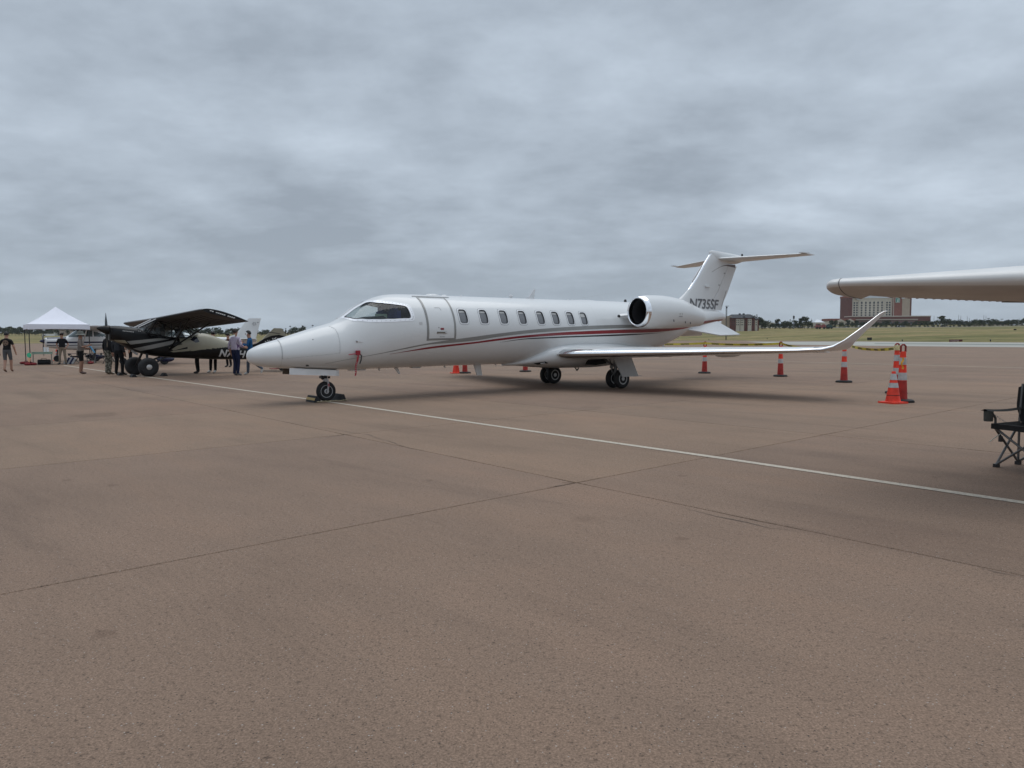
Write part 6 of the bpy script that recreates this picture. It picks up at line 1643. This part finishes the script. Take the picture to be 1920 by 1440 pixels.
# assorted low buildings
def shed(name, label, u0, u1, v0, Y, m, roofm=None, peak=None, depth=12):
    o, w, mpp, zz = building(name, label, 'building', u0, u1, Y)
    h = zpx(v0, (u0 + u1) / 2, Y, zz); mb = MB(); mb.box((w / 2, depth / 2, h / 2), (w, depth, h)); mb.build('wall', m, o, smooth=False)
    if roofm:
        hp = zpx(peak, (u0 + u1) / 2, Y, zz) if peak else h + .5; mb = MB()
        mb.add([(-.4, -.4, h + .002), (w + .4, -.4, h + .002), (w + .4, depth + .4, h + .002), (-.4, depth + .4, h + .002), (w * .45, depth / 2, hp), (w * .55, depth / 2, hp)], [(0, 1, 5, 4), (1, 2, 5), (2, 3, 4, 5), (3, 0, 4), (3, 2, 1, 0)]); mb.build('roof', roofm, o, smooth=False)
    n = max(1, int(w / 5)); 
    for k in range(n):
        x = w * (k + .5) / n; mb = MB(); mb.box((x, -.04, h * .45), (1.6, .3, h * .3)); mb.build('window', WIN, o, smooth=False)
    return o, w, h
CRM = mat('cream_cladding', (.42, .38, .30), .8); WHB = mat('white_cladding', (.58, .58, .57), .7); BLU = mat('blue_grey_cladding', (.10, .13, .18), .7); TAN = mat('tan_cladding', (.30, .24, .20), .8)
shed('low_building', 'low cream building behind the trees right of the apartment house', 1424, 1452, 605.2, 620, CRM)
shed('low_building', 'long low building with pale blue roof between the trees', 1452, 1500, 606.5, 640, mat('grey_cladding', (.30, .32, .34), .7), mat('pale_blue_roof', (.30, .36, .43), .5), 603.8)
shed('pavilion', 'pale pavilion with a grey pyramid roof left of the hotel podium', 1527, 1546, 604.5, 700, STUC, ROOFW, 598.5)
shed('low_building', 'beige shop building with a plain signboard, far right', 1869, 1890, 602.0, 640, mat('pinkish_cladding', (.40, .33, .30), .8))
bo, bw_, bh = shed('low_building', 'blue-grey building between the trees at the far right', 1895, 1906, 604.0, 640, BLU, ROOFD, 600.5)
shed('low_building', 'long white shed at the far right edge under a tree', 1903, 1935, 604.5, 660, WHB)
shed('low_building', 'grey building with a low dark roof among the right-hand trees', 1828, 1846, 604.0, 650, STUC2, ROOFD, 600.4)
shed('low_building', 'low white sheds in the tree line beyond the tent', 100, 118, 620.5, 700, WHB)
shed('low_building', 'brown shed in the tree line right of the white sheds', 111, 122, 619, 690, TAN)
shed('low_building', 'pale block low in the tree line left of the tent', 79, 86, 626, 660, WHB)
# poles and lamp masts
POLE = mat('grey_pole', (.14, .14, .15), .6)
def mast(u, v0, Y, label, r=.13, head=None, group='thin poles on the skyline', name='lamp_pole'):
    x = (u - 960) / F_PX * Y; zt = terrain(x, Y); h = atpx(u, v0, Y).z - zt
    o = thing(name, label, 'pole', (x, Y, zt), 0, group); mb = MB(); mb.tube([(0, 0, -.3), (0, 0, h)], [r * 1.2, r], 6); mb.build('shaft', POLE, o)
    if head:
        mb = MB(); mb.box((0, 0, h - head[1] / 2), (head[0], .5, head[1])); mb.build('lamp_head', BLACKM, o, smooth=False)
    return o
for u, v in ((1435, 601), (1448, 603), (1471, 602.5), (1499, 597), (1509, 599), (1520, 597)): mast(u, v, 600, nth('thin skyline pole', u, RZ))
for u, v in ((1749, 592), (1755, 593), (1795, 591), (1799, 592), (1811, 593), (1815, 596), (1842, 591), (1846, 592), (1909, 597)): mast(u, v, 620, nth('thin skyline pole', u, RZ), group='thin poles right of the hotel')
for u, v, hd in ((1851, 596.5, (2.2, .5)), (1859, 598, (2, .4)), (1876, 598, (2, .4))): mast(u, v, 620, nth('cross-headed pole', u, RZ), .12, hd, 'cross-headed poles at far right')
mast(1487, 592, 520, 'stouter dark pole topped by a broad lamp, midway to the hotel', .22, (1.1, 2.2), None)
for u, v in ((546, 611), (569, 610.5), (588, 609.5)): mast(u, v, 720, nth('thin lamp mast', u, LZ), .10, (1.6, .9), 'lamp masts past the jet\'s nose')
Yl = 300; x = (1361 - 960) / F_PX * Yl
lo_ = thing('floodlight_mast', 'dark floodlight mast rising right behind the jet\'s tail', 'mast', (x, Yl, terrain(x, Yl)), 0)
hh = atpx(1361, 574, Yl).z - terrain(x, Yl); mb = MB(); mb.box((-.14, 0, hh / 2 - .1), (.20, .2, hh)); mb.box((.22, 0, hh / 2 - .4), (.14, .2, hh - .8)); mb.build('shaft', mat('mast_dark', (.03, .03, .032), .6), lo_, smooth=False)
mb = MB(); mb.prism([(-.45, hh - .05), (.85, hh - .05), (.95, hh + .1), (-.3, hh + .1)], -.4, .4, lambda a, b, d: (a, d, b)); mb.box((.1, 0, hh - .55), (.6, .4, .6)); mb.build('lamp_head', BLACKM, lo_, smooth=False)
# airfield signs
def field_sign(label, u0, u1, v0, v1, Y, m, legs=2):
    x0, x1 = (u0 - 960) / F_PX * Y, (u1 - 960) / F_PX * Y; zt = atpx((u0 + u1) / 2, v0, Y).z; zb_ = atpx((u0 + u1) / 2, v1, Y).z; g_ = terrain((x0 + x1) / 2, Y)
    o = thing('airfield_sign', label, 'sign', ((x0 + x1) / 2, Y, g_), 0); mb = MB(); mb.box((0, 0, (zt + zb_) / 2 - g_), (x1 - x0, .3, zt - zb_)); mb.build('panel', m, o, smooth=False)
    for k in range(legs):
        mb = MB(); xx = (x1 - x0) * ((k + .5) / legs - .5); mb.tube([(xx, 0, -.2), (xx, 0, zb_ - g_ + .02)], .06, 6); mb.build('leg', POLE, o)
    return o, x1 - x0, zt - g_, zb_ - g_
so, w_, z1_, z0_ = field_sign('dark red airfield sign with pale characters on the grass edge', 1779.5, 1803, 636.6, 641.2, 171, mat('sign_dark_red', (.085, .008, .010), .5), 4)
def put(u, v): return (-w_ / 2 + .12 + u, -.17, z0_ + .10 + v)
letters('lettering', 'E 4-22 F-22', .55, mat('sign_pale_letters', (.42, .30, .29), .6), so, put, bold=.02, space=.80)
field_sign('black sign panel on two legs on the grass beyond the winglet', 1625.5, 1633.5, 632.8, 637.6, 216, mat('sign_back', (.012, .012, .013), .6)); field_sign('small black sign panel on the grass at far right', 1899, 1903.5, 616.8, 620.3, 330, mat('sign_back', (.012, .012, .013), .6))
for (u, v, Y), lab in zip(((1691, 640.2, 192), (1856, 641.0, 164), (1438, 637.0, 288), (1329, 633.5, 302)), ('tiny dark edge light on the grass behind the tall cones', 'tiny dark edge light right of the red sign', 'tiny dark edge light left of the winglet', 'tiny dark edge light below the jet\'s tail')):
    x = (u - 960) / F_PX * Y; o = thing('edge_light', lab, 'light', (x, Y, terrain(x, Y)), 0, 'taxiway edge lights'); mb = MB(); mb.lathe([(.10, -.1), (.10, .25), (.16, .28), (.16, .45), (.05, .52)], (0, 0, 0), 'z', 10); mb.build('lamp', BLACKM, o)
# red roadwork machine and a green one beside the far road
Ym = 520
def machine(label, u, col, wpx, hpx):
    x = (u - 960) / F_PX * Ym; s_ = Ym / F_PX; o = thing('roadwork_machine', label, 'machine', (x, Ym - 8, terrain(x, Ym - 8)), 0)
    w, h = wpx * s_, hpx * s_; mb = MB(); mb.box((0, 0, h * .38), (w * .9, 2.4, h * .4)); mb.box((-w * .22, 0, h * .68), (w * .35, 2.0, h * .35)); mb.box((w * .3, 0, h * .6), (w * .18, 1.6, h * .35)); mb.build('body', col, o, smooth=False)
    for dx in (-.35, -.1, .3):
        mb = MB(); mb.lathe([(.2, -.4), (h * .19, -.4), (h * .19, .4), (.2, .4)], (dx * w, -1.0, h * .19), 'y', 14); mb.build('wheel', RUBBER, o)
    mb = MB(); mb.tube([(w * .35, 0, h * .5), (w * .65, 0, h * .15)], .15, 6); mb.build('boom', col, o); mb = MB(); mb.box((-w * .22, -1.02, h * .70), (w * .24, .06, h * .18)); mb.build('cab_window', WIN, o, smooth=False)
    mb = MB(); mb.tube([(-w * .45, 0, h * .5), (-w * .46, 0, h * 1.05)], .18, 6); mb.build('exhaust_stack', mat('stack_white', (.5, .5, .5), .5), o)
machine('pinkish red roadwork machine on the far road left of the hotel', 1528, mat('machine_red', (.26, .07, .065), .6, var=.2, scale=1), 20, 11)
machine('green roadwork machine right beside the pinkish red one', 1544, mat('machine_green', (.03, .07, .06), .6, var=.2, scale=1), 12, 9)


def far_car(u, Y, m, label, group=None):
    x = (u - 960) / F_PX * Y; o = thing('parked_car', label, 'car', (x, Y, terrain(x, Y) + .13), random.choice((0, PI)), group)
    mb = MB(); pr = [(-2.2, .35), (-2.2, .8), (-1.5, .92), (-.9, 1.42), (.8, 1.45), (1.5, .95), (2.15, .85), (2.2, .35)]; mb.prism(pr, -.88, .88, lambda a, b, d: (a, d, b)); mb.build('body', m, o, smooth=False)
    mb = MB(); mb.prism([(-1.3, .95), (-.85, 1.34), (.72, 1.36), (1.25, .97)], -.895, .895, lambda a, b, d: (a, d, b)); mb.build('side_window', WIN, o, smooth=False)
    for xx in (-1.35, 1.35):
        for yy in (-.82, .82):
            mb = MB(); mb.lathe([(.1, -.1), (.33, -.1), (.33, .1), (.1, .1)], (xx, yy, .33), 'y', 12); mb.build('wheel', RUBBER, o)
CARW = mat('car_white', (.7, .7, .7), .3, 0, .3); CARG = mat('car_grey', (.18, .19, .2), .3, .3, .3); CARB = mat('car_dark', (.03, .03, .035), .3, 0, .3)
far_car(1897, 585, CARW, 'white car parked at far right under the trees'); far_car(1919, 585, CARW, 'white car cut off by the right edge of the picture')
for u, m in ((1374, CARW), (1380, CARG), (1386, CARW), (1394, CARB), (1470, CARG), (1480, CARW), (1493, CARG), (1553, CARW), (1560, CARB), (1586, CARG), (1611, CARW), (1684, CARW), (1690, CARG), (1766, CARG)):
    far_car(u, (590 if u > 1530 else 560) + rt.uniform(-12, 12), m, nth('white parked car' if m is CARW else 'grey parked car' if m is CARG else 'dark parked car', u, RZ), 'white far parked cars' if m is CARW else 'grey far parked cars' if m is CARG else 'dark far parked cars')


# ------------------------------------------------------------------ people
SKIN = mat('skin', (.36, .20, .14), .55, var=.06); SKIN2 = mat('tanned_skin', (.28, .15, .10), .55, var=.06)
HAIRB = mat('black_hair', (.010, .009, .009), .6, var=.3, scale=60, bump=.3); HAIRD = mat('dark_brown_hair', (.022, .014, .010), .6, var=.3, scale=60, bump=.3)
SHOEB = mat('dark_shoe', (.015, .014, .014), .6); SHOEW = mat('pale_shoe', (.50, .50, .48), .6)


def cloth(name, col, kind=None):
    if name in _mats: return _mats[name]
    if not kind: return mat(name, col, .88, var=.16, scale=7, bump=.35, bscale=16, spec=.2)
    m = mat(name, col, .88, spec=.2); nt = m.node_tree; N, L = nt.nodes.new, nt.links.new; b = nt.nodes['Principled BSDF']; tc = N('ShaderNodeTexCoord')
    if kind == 'check':
        mx = None
        for ax in (0, 1, 2):
            w = N('ShaderNodeTexWave'); w.wave_type = 'BANDS'; w.bands_direction = 'XYZ'[ax]; w.inputs['Scale'].default_value = 7.5; L(tc.outputs['Object'], w.inputs['Vector'])
            r = N('ShaderNodeMath'); r.operation = 'GREATER_THAN'; r.inputs[1].default_value = .86; L(w.outputs['Fac'], r.inputs[0])
            if mx is None: mx = r.outputs[0]
            elif ax != 1:
                a = N('ShaderNodeMath'); a.operation = 'MAXIMUM'; L(mx, a.inputs[0]); L(r.outputs[0], a.inputs[1]); mx = a.outputs[0]
        c = N('ShaderNodeMix'); c.data_type = 'RGBA'; c.inputs[6].default_value = col + (1,); c.inputs[7].default_value = (.16, .10, .22, 1); L(mx, c.inputs[0]); L(c.outputs[2], b.inputs['Base Color'])
    else:
        n = N('ShaderNodeTexNoise'); n.inputs['Scale'].default_value = 14; n.inputs['Detail'].default_value = 2; L(tc.outputs['Object'], n.inputs['Vector']); r = N('ShaderNodeValToRGB'); r.color_ramp.interpolation = 'CONSTANT'; L(n.outputs['Fac'], r.inputs[0])
        e = r.color_ramp.elements; e[0].color = (.045, .045, .035, 1); e[0].position = 0; e[1].position = .45; e[1].color = (.14, .135, .11, 1); k = e.new(.56); k.color = (.24, .23, .19, 1); L(r.outputs[0], b.inputs['Base Color'])
    return m


def person(label, loc, face, H, shirt, pants, sleeve=.55, shorts=None, shoe=SHOEB, skin=SKIN, hair=HAIRB, pose=None, bulk=1.0, hatless=True, group=None):
    """face: world direction (degrees, 0 = +x) the person faces. Local frame: x right, y forward."""
    o = thing('person', label, 'person', loc, R(face) - PI / 2, group); k = H / 1.76; pose = pose or {}
    J = {'pelvis': (0, 0, .95), 'waist': (0, .012, 1.10), 'chest': (0, .0, 1.30), 'neck': (0, -.005, 1.48), 'jaw': (0, .015, 1.575), 'head': (0, .022, 1.665)}
    for n, s_ in (('r', 1), ('l', -1)):
        J.update({'sh_' + n: (s_ * .185, -.005, 1.41), 'el_' + n: (s_ * .245, -.04, 1.12), 'wr_' + n: (s_ * .255, .03, .88), 'ha_' + n: (s_ * .255, .05, .80),
                  'hip_' + n: (s_ * .092, 0, .90), 'kn_' + n: (s_ * .105, .02, .50), 'an_' + n: (s_ * .112, -.025, .085), 'ba_' + n: (s_ * .125, .085, .035), 'to_' + n: (s_ * .13, .16, .03)})
    J.update(pose)
    rad = {'pelvis': .135 * bulk, 'waist': .125 * bulk, 'chest': .135 * bulk, 'neck': .056, 'jaw': .078, 'head': .098}
    for n in 'rl': rad.update({'sh_' + n: .068, 'el_' + n: .046, 'wr_' + n: .030, 'ha_' + n: .036, 'hip_' + n: .092 * bulk, 'kn_' + n: .063, 'an_' + n: .047, 'ba_' + n: .042, 'to_' + n: .030})
    if not shorts:
        for n in 'rl': rad['kn_' + n] = .072; rad['an_' + n] = .058
    if sleeve > 1.2:
        for n in 'rl': rad['el_' + n] = .054; rad['wr_' + n] = .040
    E_ = [('pelvis', 'waist', 'shirt'), ('waist', 'chest', 'shirt'), ('chest', 'neck', 'shirt'), ('neck', 'jaw', 'skin'), ('jaw', 'head', 'skin')]
    for n in 'rl': E_ += [('chest', 'sh_' + n, 'shirt'), ('sh_' + n, 'el_' + n, 'uarm'), ('el_' + n, 'wr_' + n, 'farm'), ('wr_' + n, 'ha_' + n, 'skin'), ('pelvis', 'hip_' + n, 'pants'), ('hip_' + n, 'kn_' + n, 'thigh'), ('kn_' + n, 'an_' + n, 'shin'), ('an_' + n, 'ba_' + n, 'shoe'), ('ba_' + n, 'to_' + n, 'shoe')]
    names = list(J); idx = {n: i for i, n in enumerate(names)}; V = [Vector(J[n]) for n in names]; Rr = [rad[n] for n in names]; EE = [(idx[a], idx[b]) for a, b, z in E_]
    # fingers rooted in the palm
    for n, s_ in (('r', 1), ('l', -1)):
        w, h = Vector(J['wr_' + n]), Vector(J['ha_' + n]); d = (h - w).normalized(); side = d.cross(Vector((s_, 0, 0))).normalized() if abs(d.x) < .9 else Vector((0, 1, 0)); curl = d.cross(side).normalized()
        for q, (off, ln) in enumerate(((-.030, .062), (-.010, .074), (.010, .070), (.028, .054))):
            a = h + side * off + d * .018; b = a + d * ln * .55 + curl * .006 * -s_; c = b + d * ln * .40 + curl * .020 * -s_; i0 = len(V); V += [a, b, c]; Rr += [.012, .010, .008]; EE += [(idx['ha_' + n], i0), (i0, i0 + 1), (i0 + 1, i0 + 2)]
        a = w.lerp(h, .5) + side * -.040; b = a + (d * .6 - side * .6).normalized() * .05; i0 = len(V); V += [a, b]; Rr += [.014, .010]; EE += [(idx['wr_' + n], i0), (i0, i0 + 1)]
    me = bpy.data.meshes.new('body'); me.from_pydata([v * k for v in V], EE, []); ob = bpy.data.objects.new('body', me); COL.objects.link(ob)
    md = ob.modifiers.new('skin', 'SKIN'); md.use_smooth_shade = True; sv = me.skin_vertices[0].data
    for i, r_ in enumerate(Rr): sv[i].radius = (r_ * k, r_ * k); sv[i].use_root = (i == 0)
    ob.modifiers.new('sub', 'SUBSURF').levels = 3; ob.modifiers['sub'].render_levels = 3
    dg = bpy.context.evaluated_depsgraph_get(); nm = bpy.data.meshes.new_from_object(ob.evaluated_get(dg)); bpy.data.objects.remove(ob)
    nm.materials.clear()
    for m in (shirt, pants, skin, shoe): nm.materials.append(m)
    segs = [(Vector(J[a]) * k, Vector(J[b]) * k, z, rad[a] * k, rad[b] * k) for a, b, z in E_]
    belt = .985 * k
    for p in nm.polygons:
        c = p.center; best, bz, bt = 9e9, 'shirt', 0
        for a, b, z, ra, rb in segs:
            d = b - a; t = max(0, min(1, (c - a).dot(d) / d.length_squared)); q = (c - (a + d * t)).length / (ra + (rb - ra) * t)
            if q < best: best, bz, bt = q, z, t
        if bz == 'shirt': mi = 0 if c.z > belt else 1
        elif bz == 'uarm': mi = 0 if bt < sleeve else 2
        elif bz == 'farm': mi = 0 if sleeve - 1 > bt else 2
        elif bz == 'pants': mi = 1 if c.z < belt + .03 else 0
        elif bz == 'thigh': mi = 1 if (not shorts or bt < shorts) else 2
        elif bz == 'shin': mi = 1 if (not shorts or shorts - 1 > bt) else 2
        elif bz == 'shoe': mi = 3
        else: mi = 2
        p.material_index = mi; p.use_smooth = True
    bo_ = bpy.data.objects.new('body', nm); COL.objects.link(bo_); bo_.parent = o
    # torso is wider than deep
    hd = Vector(J['head']) * k; s2 = k
    for v in nm.vertices:
        dz = v.co - hd
        if dz.length < .16 * k and v.co.z > (J['jaw'][2] - .03) * k: v.co.x = hd.x + dz.x * .86; v.co.z += .012 * k * max(0, dz.z / .1)
    for n_, pts, m in (('nose', ((0, .105, -.02), (.014, .020, .026)), skin), ('ear', ((.082, .0, -.015), (.012, .024, .034)), skin), ('ear', ((-.082, .0, -.015), (.012, .024, .034)), skin), ('eye', ((.032, .092, .012), (.009, .008, .006)), BLACKM), ('eye', ((-.032, .092, .012), (.009, .008, .006)), BLACKM), ('mouth', ((0, .088, -.062), (.020, .008, .005)), mat('lips', (.22, .08, .07), .5))):
        mb = MB(); mb.ell(hd + Vector(pts[0]) * k, [q * k for q in pts[1]], 8, 6); mb.build(n_, m, o)
    if hair is not None:
        mb = MB(); vs = []; nu, nv = 16, 9; rings = []
        for j in range(nv + 1):
            th = (j + .02) / nv
            ring = []
            for i in range(nu):
                a = 2 * PI * i / nu; front = math.sin(a); lim = R(56) if front > .25 else R(112) if front < -.2 else R(88)
                t = th * lim; j_ = 1 + .03 * math.sin(i * 5 + j * 3)
                ring.append(hd + Vector((.096 * math.sin(t) * math.cos(a) * j_, .112 * math.sin(t) * math.sin(a) * j_ - .004, .122 * math.cos(t) + .012)) * k)
            rings.append(ring)
        mb.loft(rings, caps=True); mb.build('hair', hair, o)
    return o, bo_, k, hd


def arm(n, el, wr, ha): return {'el_' + n: el, 'wr_' + n: wr, 'ha_' + n: ha}


def leg(n, hip, kn, an, ba, to): return {'hip_' + n: hip, 'kn_' + n: kn, 'an_' + n: an, 'ba_' + n: ba, 'to_' + n: to}


def P2(u, v): p = gnd(u, v); return (p.x, p.y, 0)


BLKT = cloth('black_tshirt', (.012, .012, .013)); GRYS = cloth('grey_shorts', (.085, .088, .095)); KHK = cloth('khaki_trousers', (.22, .18, .14)); BLKP = cloth('black_trousers', (.010, .010, .011))
# man walking away at the left edge
o, b, k, hd = person('person walking away at the left edge in printed black t-shirt and grey shorts', P2(15, 697.5), 98, 1.78, BLKT, GRYS, .75, .92, mat('brown_sandal', (.16, .09, .06), .7), SKIN, HAIRB, {**arm('r', (.29, -.02, 1.13), (.30, .08, .90), (.30, .11, .83)), **arm('l', (-.29, -.06, 1.13), (-.31, -.02, .89), (-.31, .01, .81)), **leg('r', (.095, 0, .90), (.10, .10, .52), (.075, .14, .09), (.07, .25, .05), (.07, .31, .045)), **leg('l', (-.095, 0, .90), (-.09, .0, .50), (-.06, -.16, .12), (-.06, -.06, .05), (-.06, .02, .03))}, 1.08)
bv = BVHTree.FromObject(b, bpy.context.evaluated_depsgraph_get()); mb = MB(); vs = []
for i in range(11):
    for j in range(11):
        x, z = (-.13 + .26 * i / 10) * k, (1.16 + .26 * j / 10) * k; hit = bv.ray_cast(Vector((x, -1, z)), Vector((0, 1, 0))); y = hit[0].y - .005 if hit[0] else -.13; vs.append((x, y, z))
fs = []
for i in range(10):
    for j in range(10):
        x, z = (i - 4.5) / 4.5, (j - 4.5) / 4.5
        if x * x + z * z > 1.05 or math.hypot(abs(x) - .4, z - .3) < .22 or math.hypot(x, z + .55) < .2: continue
        fs.append((i * 11 + j, (i + 1) * 11 + j, (i + 1) * 11 + j + 1, i * 11 + j + 1))
mb.add(vs, fs); mb.build('shirt_print', mat('faded_brown_print', (.16, .105, .075), .8, var=.5, scale=22), o, smooth=False, recalc=False)
# man in black polo under the tent
person('person in black polo and khaki trousers standing by the tent table', P2(118, 683.5), 285, 1.80, cloth('black_polo', (.010, .010, .012)), KHK, .7, None, SHOEB, SKIN, HAIRD, {**arm('r', (.30, -.08, 1.14), (.20, .05, .96), (.16, .08, .90)), **arm('l', (-.30, -.08, 1.14), (-.22, .05, .96), (-.17, .08, .90)), **leg('r', (.095, 0, .9), (.13, .03, .5), (.16, -.02, .085), (.20, .09, .035), (.23, .15, .03)), **leg('l', (-.095, 0, .9), (-.13, .03, .5), (-.16, -.02, .085), (-.20, .09, .035), (-.23, .15, .03))}, 1.12)
# person in sun hat
o, b, k, hd = person('person in a grey sun hat and black shorts holding a blue folder', P2(153, 701), 20, 1.72, cloth('taupe_shirt', (.17, .145, .13)), cloth('black_shorts', (.011, .011, .012)), 1.15, .88, mat('brown_shoe', (.06, .025, .02), .6), SKIN2, HAIRD, {**arm('r', (.24, .06, 1.14), (.16, .30, 1.20), (.12, .37, 1.22)), **arm('l', (-.24, .06, 1.12), (-.12, .30, 1.08), (-.08, .37, 1.09)), **leg('r', (.09, 0, .9), (.10, .02, .5), (.10, -.03, .085), (.11, .08, .035), (.115, .15, .03))}, 1.05)
mb = MB(); mb.lathe([(.001, .17), (.085, .165), (.105, .12), (.112, .05), (.20, .005), (.205, -.005), (.115, .03), (.10, .04)], tuple(hd + Vector((0, 0, .0))), 'z', 22, sc_=(.95, 1.05)); mb.build('sun_hat', cloth('grey_felt', (.15, .155, .14)), o)
mb = MB(); mb.box((.02, .44, 1.02), (.24, .02, .32), Matrix.Rotation(.5, 3, 'X')); mb.build('blue_folder', mat('bright_blue', (.02, .20, .38), .5), o)
mb = MB(); mb.prism([(-.20, .78), (.20, .78), (.17, 1.0), (-.17, 1.0)], -.13, -.10, lambda a, b_, d: (a, d * k, b_ * k)); mb.build('shirt_tail', cloth('taupe_shirt', (.17, .145, .13)), o)
# camouflage trousers
person('person in camouflage trousers half hidden behind the black propeller', P2(204, 702), 60, 1.76, cloth('black_jacket', (.012, .012, .014)), cloth('camouflage', (.14, .135, .11), 'camo'), 1.9, None, mat('tan_boot', (.14, .11, .08), .8), SKIN, HAIRB, {}, 1.08)
person('person in dark grey top and black trousers standing under the black propeller', P2(224, 703), 75, 1.78, cloth('charcoal_top', (.030, .032, .038)), BLKP, 1.9, None, SHOEB, SKIN, HAIRB, {**leg('r', (.1, 0, .9), (.15, .02, .5), (.18, -.03, .085), (.21, .08, .035), (.23, .15, .03)), **leg('l', (-.1, 0, .9), (-.12, .02, .5), (-.13, -.03, .085), (-.15, .08, .035), (-.16, .15, .03))}, 1.15)
person('person in dark clothes standing far behind the black plane\'s wheels', P2(246, 687), 200, 1.72, cloth('black_jacket', (.012, .012, .014)), BLKP, 1.9, None, SHOEB, SKIN, HAIRB, {**arm('r', (.27, .05, 1.12), (.3, .25, 1.0), (.3, .32, .97))})
person('person in slim black trousers seen below the black fuselage, left of two', P2(371, 700), 215, 1.68, cloth('black_jacket', (.012, .012, .014)), cloth('black_leggings', (.008, .008, .009)), 1.9, None, SHOEB, SKIN, HAIRB, {**leg('r', (.085, 0, .9), (.12, .02, .5), (.10, -.02, .085), (.12, .09, .035), (.13, .16, .03)), **leg('l', (-.085, 0, .9), (-.10, .02, .5), (-.08, -.02, .085), (-.10, .09, .035), (-.11, .16, .03))}, .9)
person('person in black trousers and pale shoes seen below the black fuselage', P2(402, 698.5), 260, 1.72, cloth('black_jacket', (.012, .012, .014)), BLKP, 1.9, None, SHOEW, SKIN, HAIRB, {**leg('r', (.09, 0, .9), (.14, .03, .5), (.19, -.02, .085), (.23, .08, .035), (.25, .15, .03)), **leg('l', (-.09, 0, .9), (-.08, .03, .5), (-.04, -.02, .085), (-.05, .09, .035), (-.05, .16, .03))})
person('dark-haired person whose head shows over the tan fuselage', (atpx(428, 640, 36.5).x, 36.5, 0), 250, 1.70, cloth('maroon_top', (.06, .015, .015)), BLKP, 1.9, None, SHOEB, SKIN, HAIRB, {})
# man in checked shirt
person('person in a purple checked shirt and dark blue jeans with his back turned', P2(443, 704), 66, 1.80, cloth('checked_shirt', (.62, .58, .66), 'check'), cloth('dark_jeans', (.012, .017, .045)), 1.35, None, mat('grey_trainer', (.12, .12, .13), .6), SKIN, HAIRD, {**arm('r', (.27, .02, 1.12), (.24, .26, 1.06), (.22, .33, 1.06)), **arm('l', (-.29, -.05, 1.12), (-.30, .06, .88), (-.29, .09, .80)), **leg('r', (.085, 0, .9), (.08, .05, .5), (.06, .02, .085), (.09, .12, .035), (.11, .18, .03)), **leg('l', (-.085, 0, .9), (-.05, .02, .5), (-.03, -.06, .085), (-.04, .05, .035), (-.04, .12, .03))}, 1.15)
# boy with a phone
o, b, k, hd = person('person in a blue top looking down at a phone beside the jet\'s nose', P2(470, 702.5), 190, 1.74, cloth('blue_top', (.012, .075, .19)), cloth('grey_blue_jeans', (.085, .10, .125)), 1.8, None, SHOEW, SKIN, HAIRB, {'head': (0, .05, 1.655), 'jaw': (0, .035, 1.565), **arm('r', (.25, .06, 1.13), (.11, .27, 1.27), (.06, .32, 1.32)), **arm('l', (-.25, .06, 1.13), (-.11, .27, 1.27), (-.06, .32, 1.32)), **leg('r', (.085, 0, .9), (.10, .10, .5), (.11, .12, .085), (.12, .22, .035), (.12, .29, .03)), **leg('l', (-.085, 0, .9), (-.09, -.12, .52), (-.09, -.48, .24), (-.09, -.44, .13), (-.09, -.42, .06))}, .98)
mb = MB(); mb.box(Vector((0, .37, 1.36)) * k, (.075, .012, .15), Matrix.Rotation(-.5, 3, 'X')); mb.build('phone', BLACKM, o)

# ------------------------------------------------------------------ thin haze over the whole place
hz_m = bpy.data.materials.new('haze'); hz_m.use_nodes = True
nt = hz_m.node_tree; nt.nodes.clear(); out = nt.nodes.new('ShaderNodeOutputMaterial'); pv = nt.nodes.new('ShaderNodeVolumePrincipled')
pv.inputs['Color'].default_value = (.80, .86, .92, 1); pv.inputs['Density'].default_value = HAZE; pv.inputs['Anisotropy'].default_value = .2
nt.links.new(pv.outputs[0], out.inputs['Volume'])
mb = MB(); mb.box((0, 1400, 44), (9600, 7600, 92)); o = mb.build('haze', hz_m, None, smooth=False); o['kind'] = 'stuff'
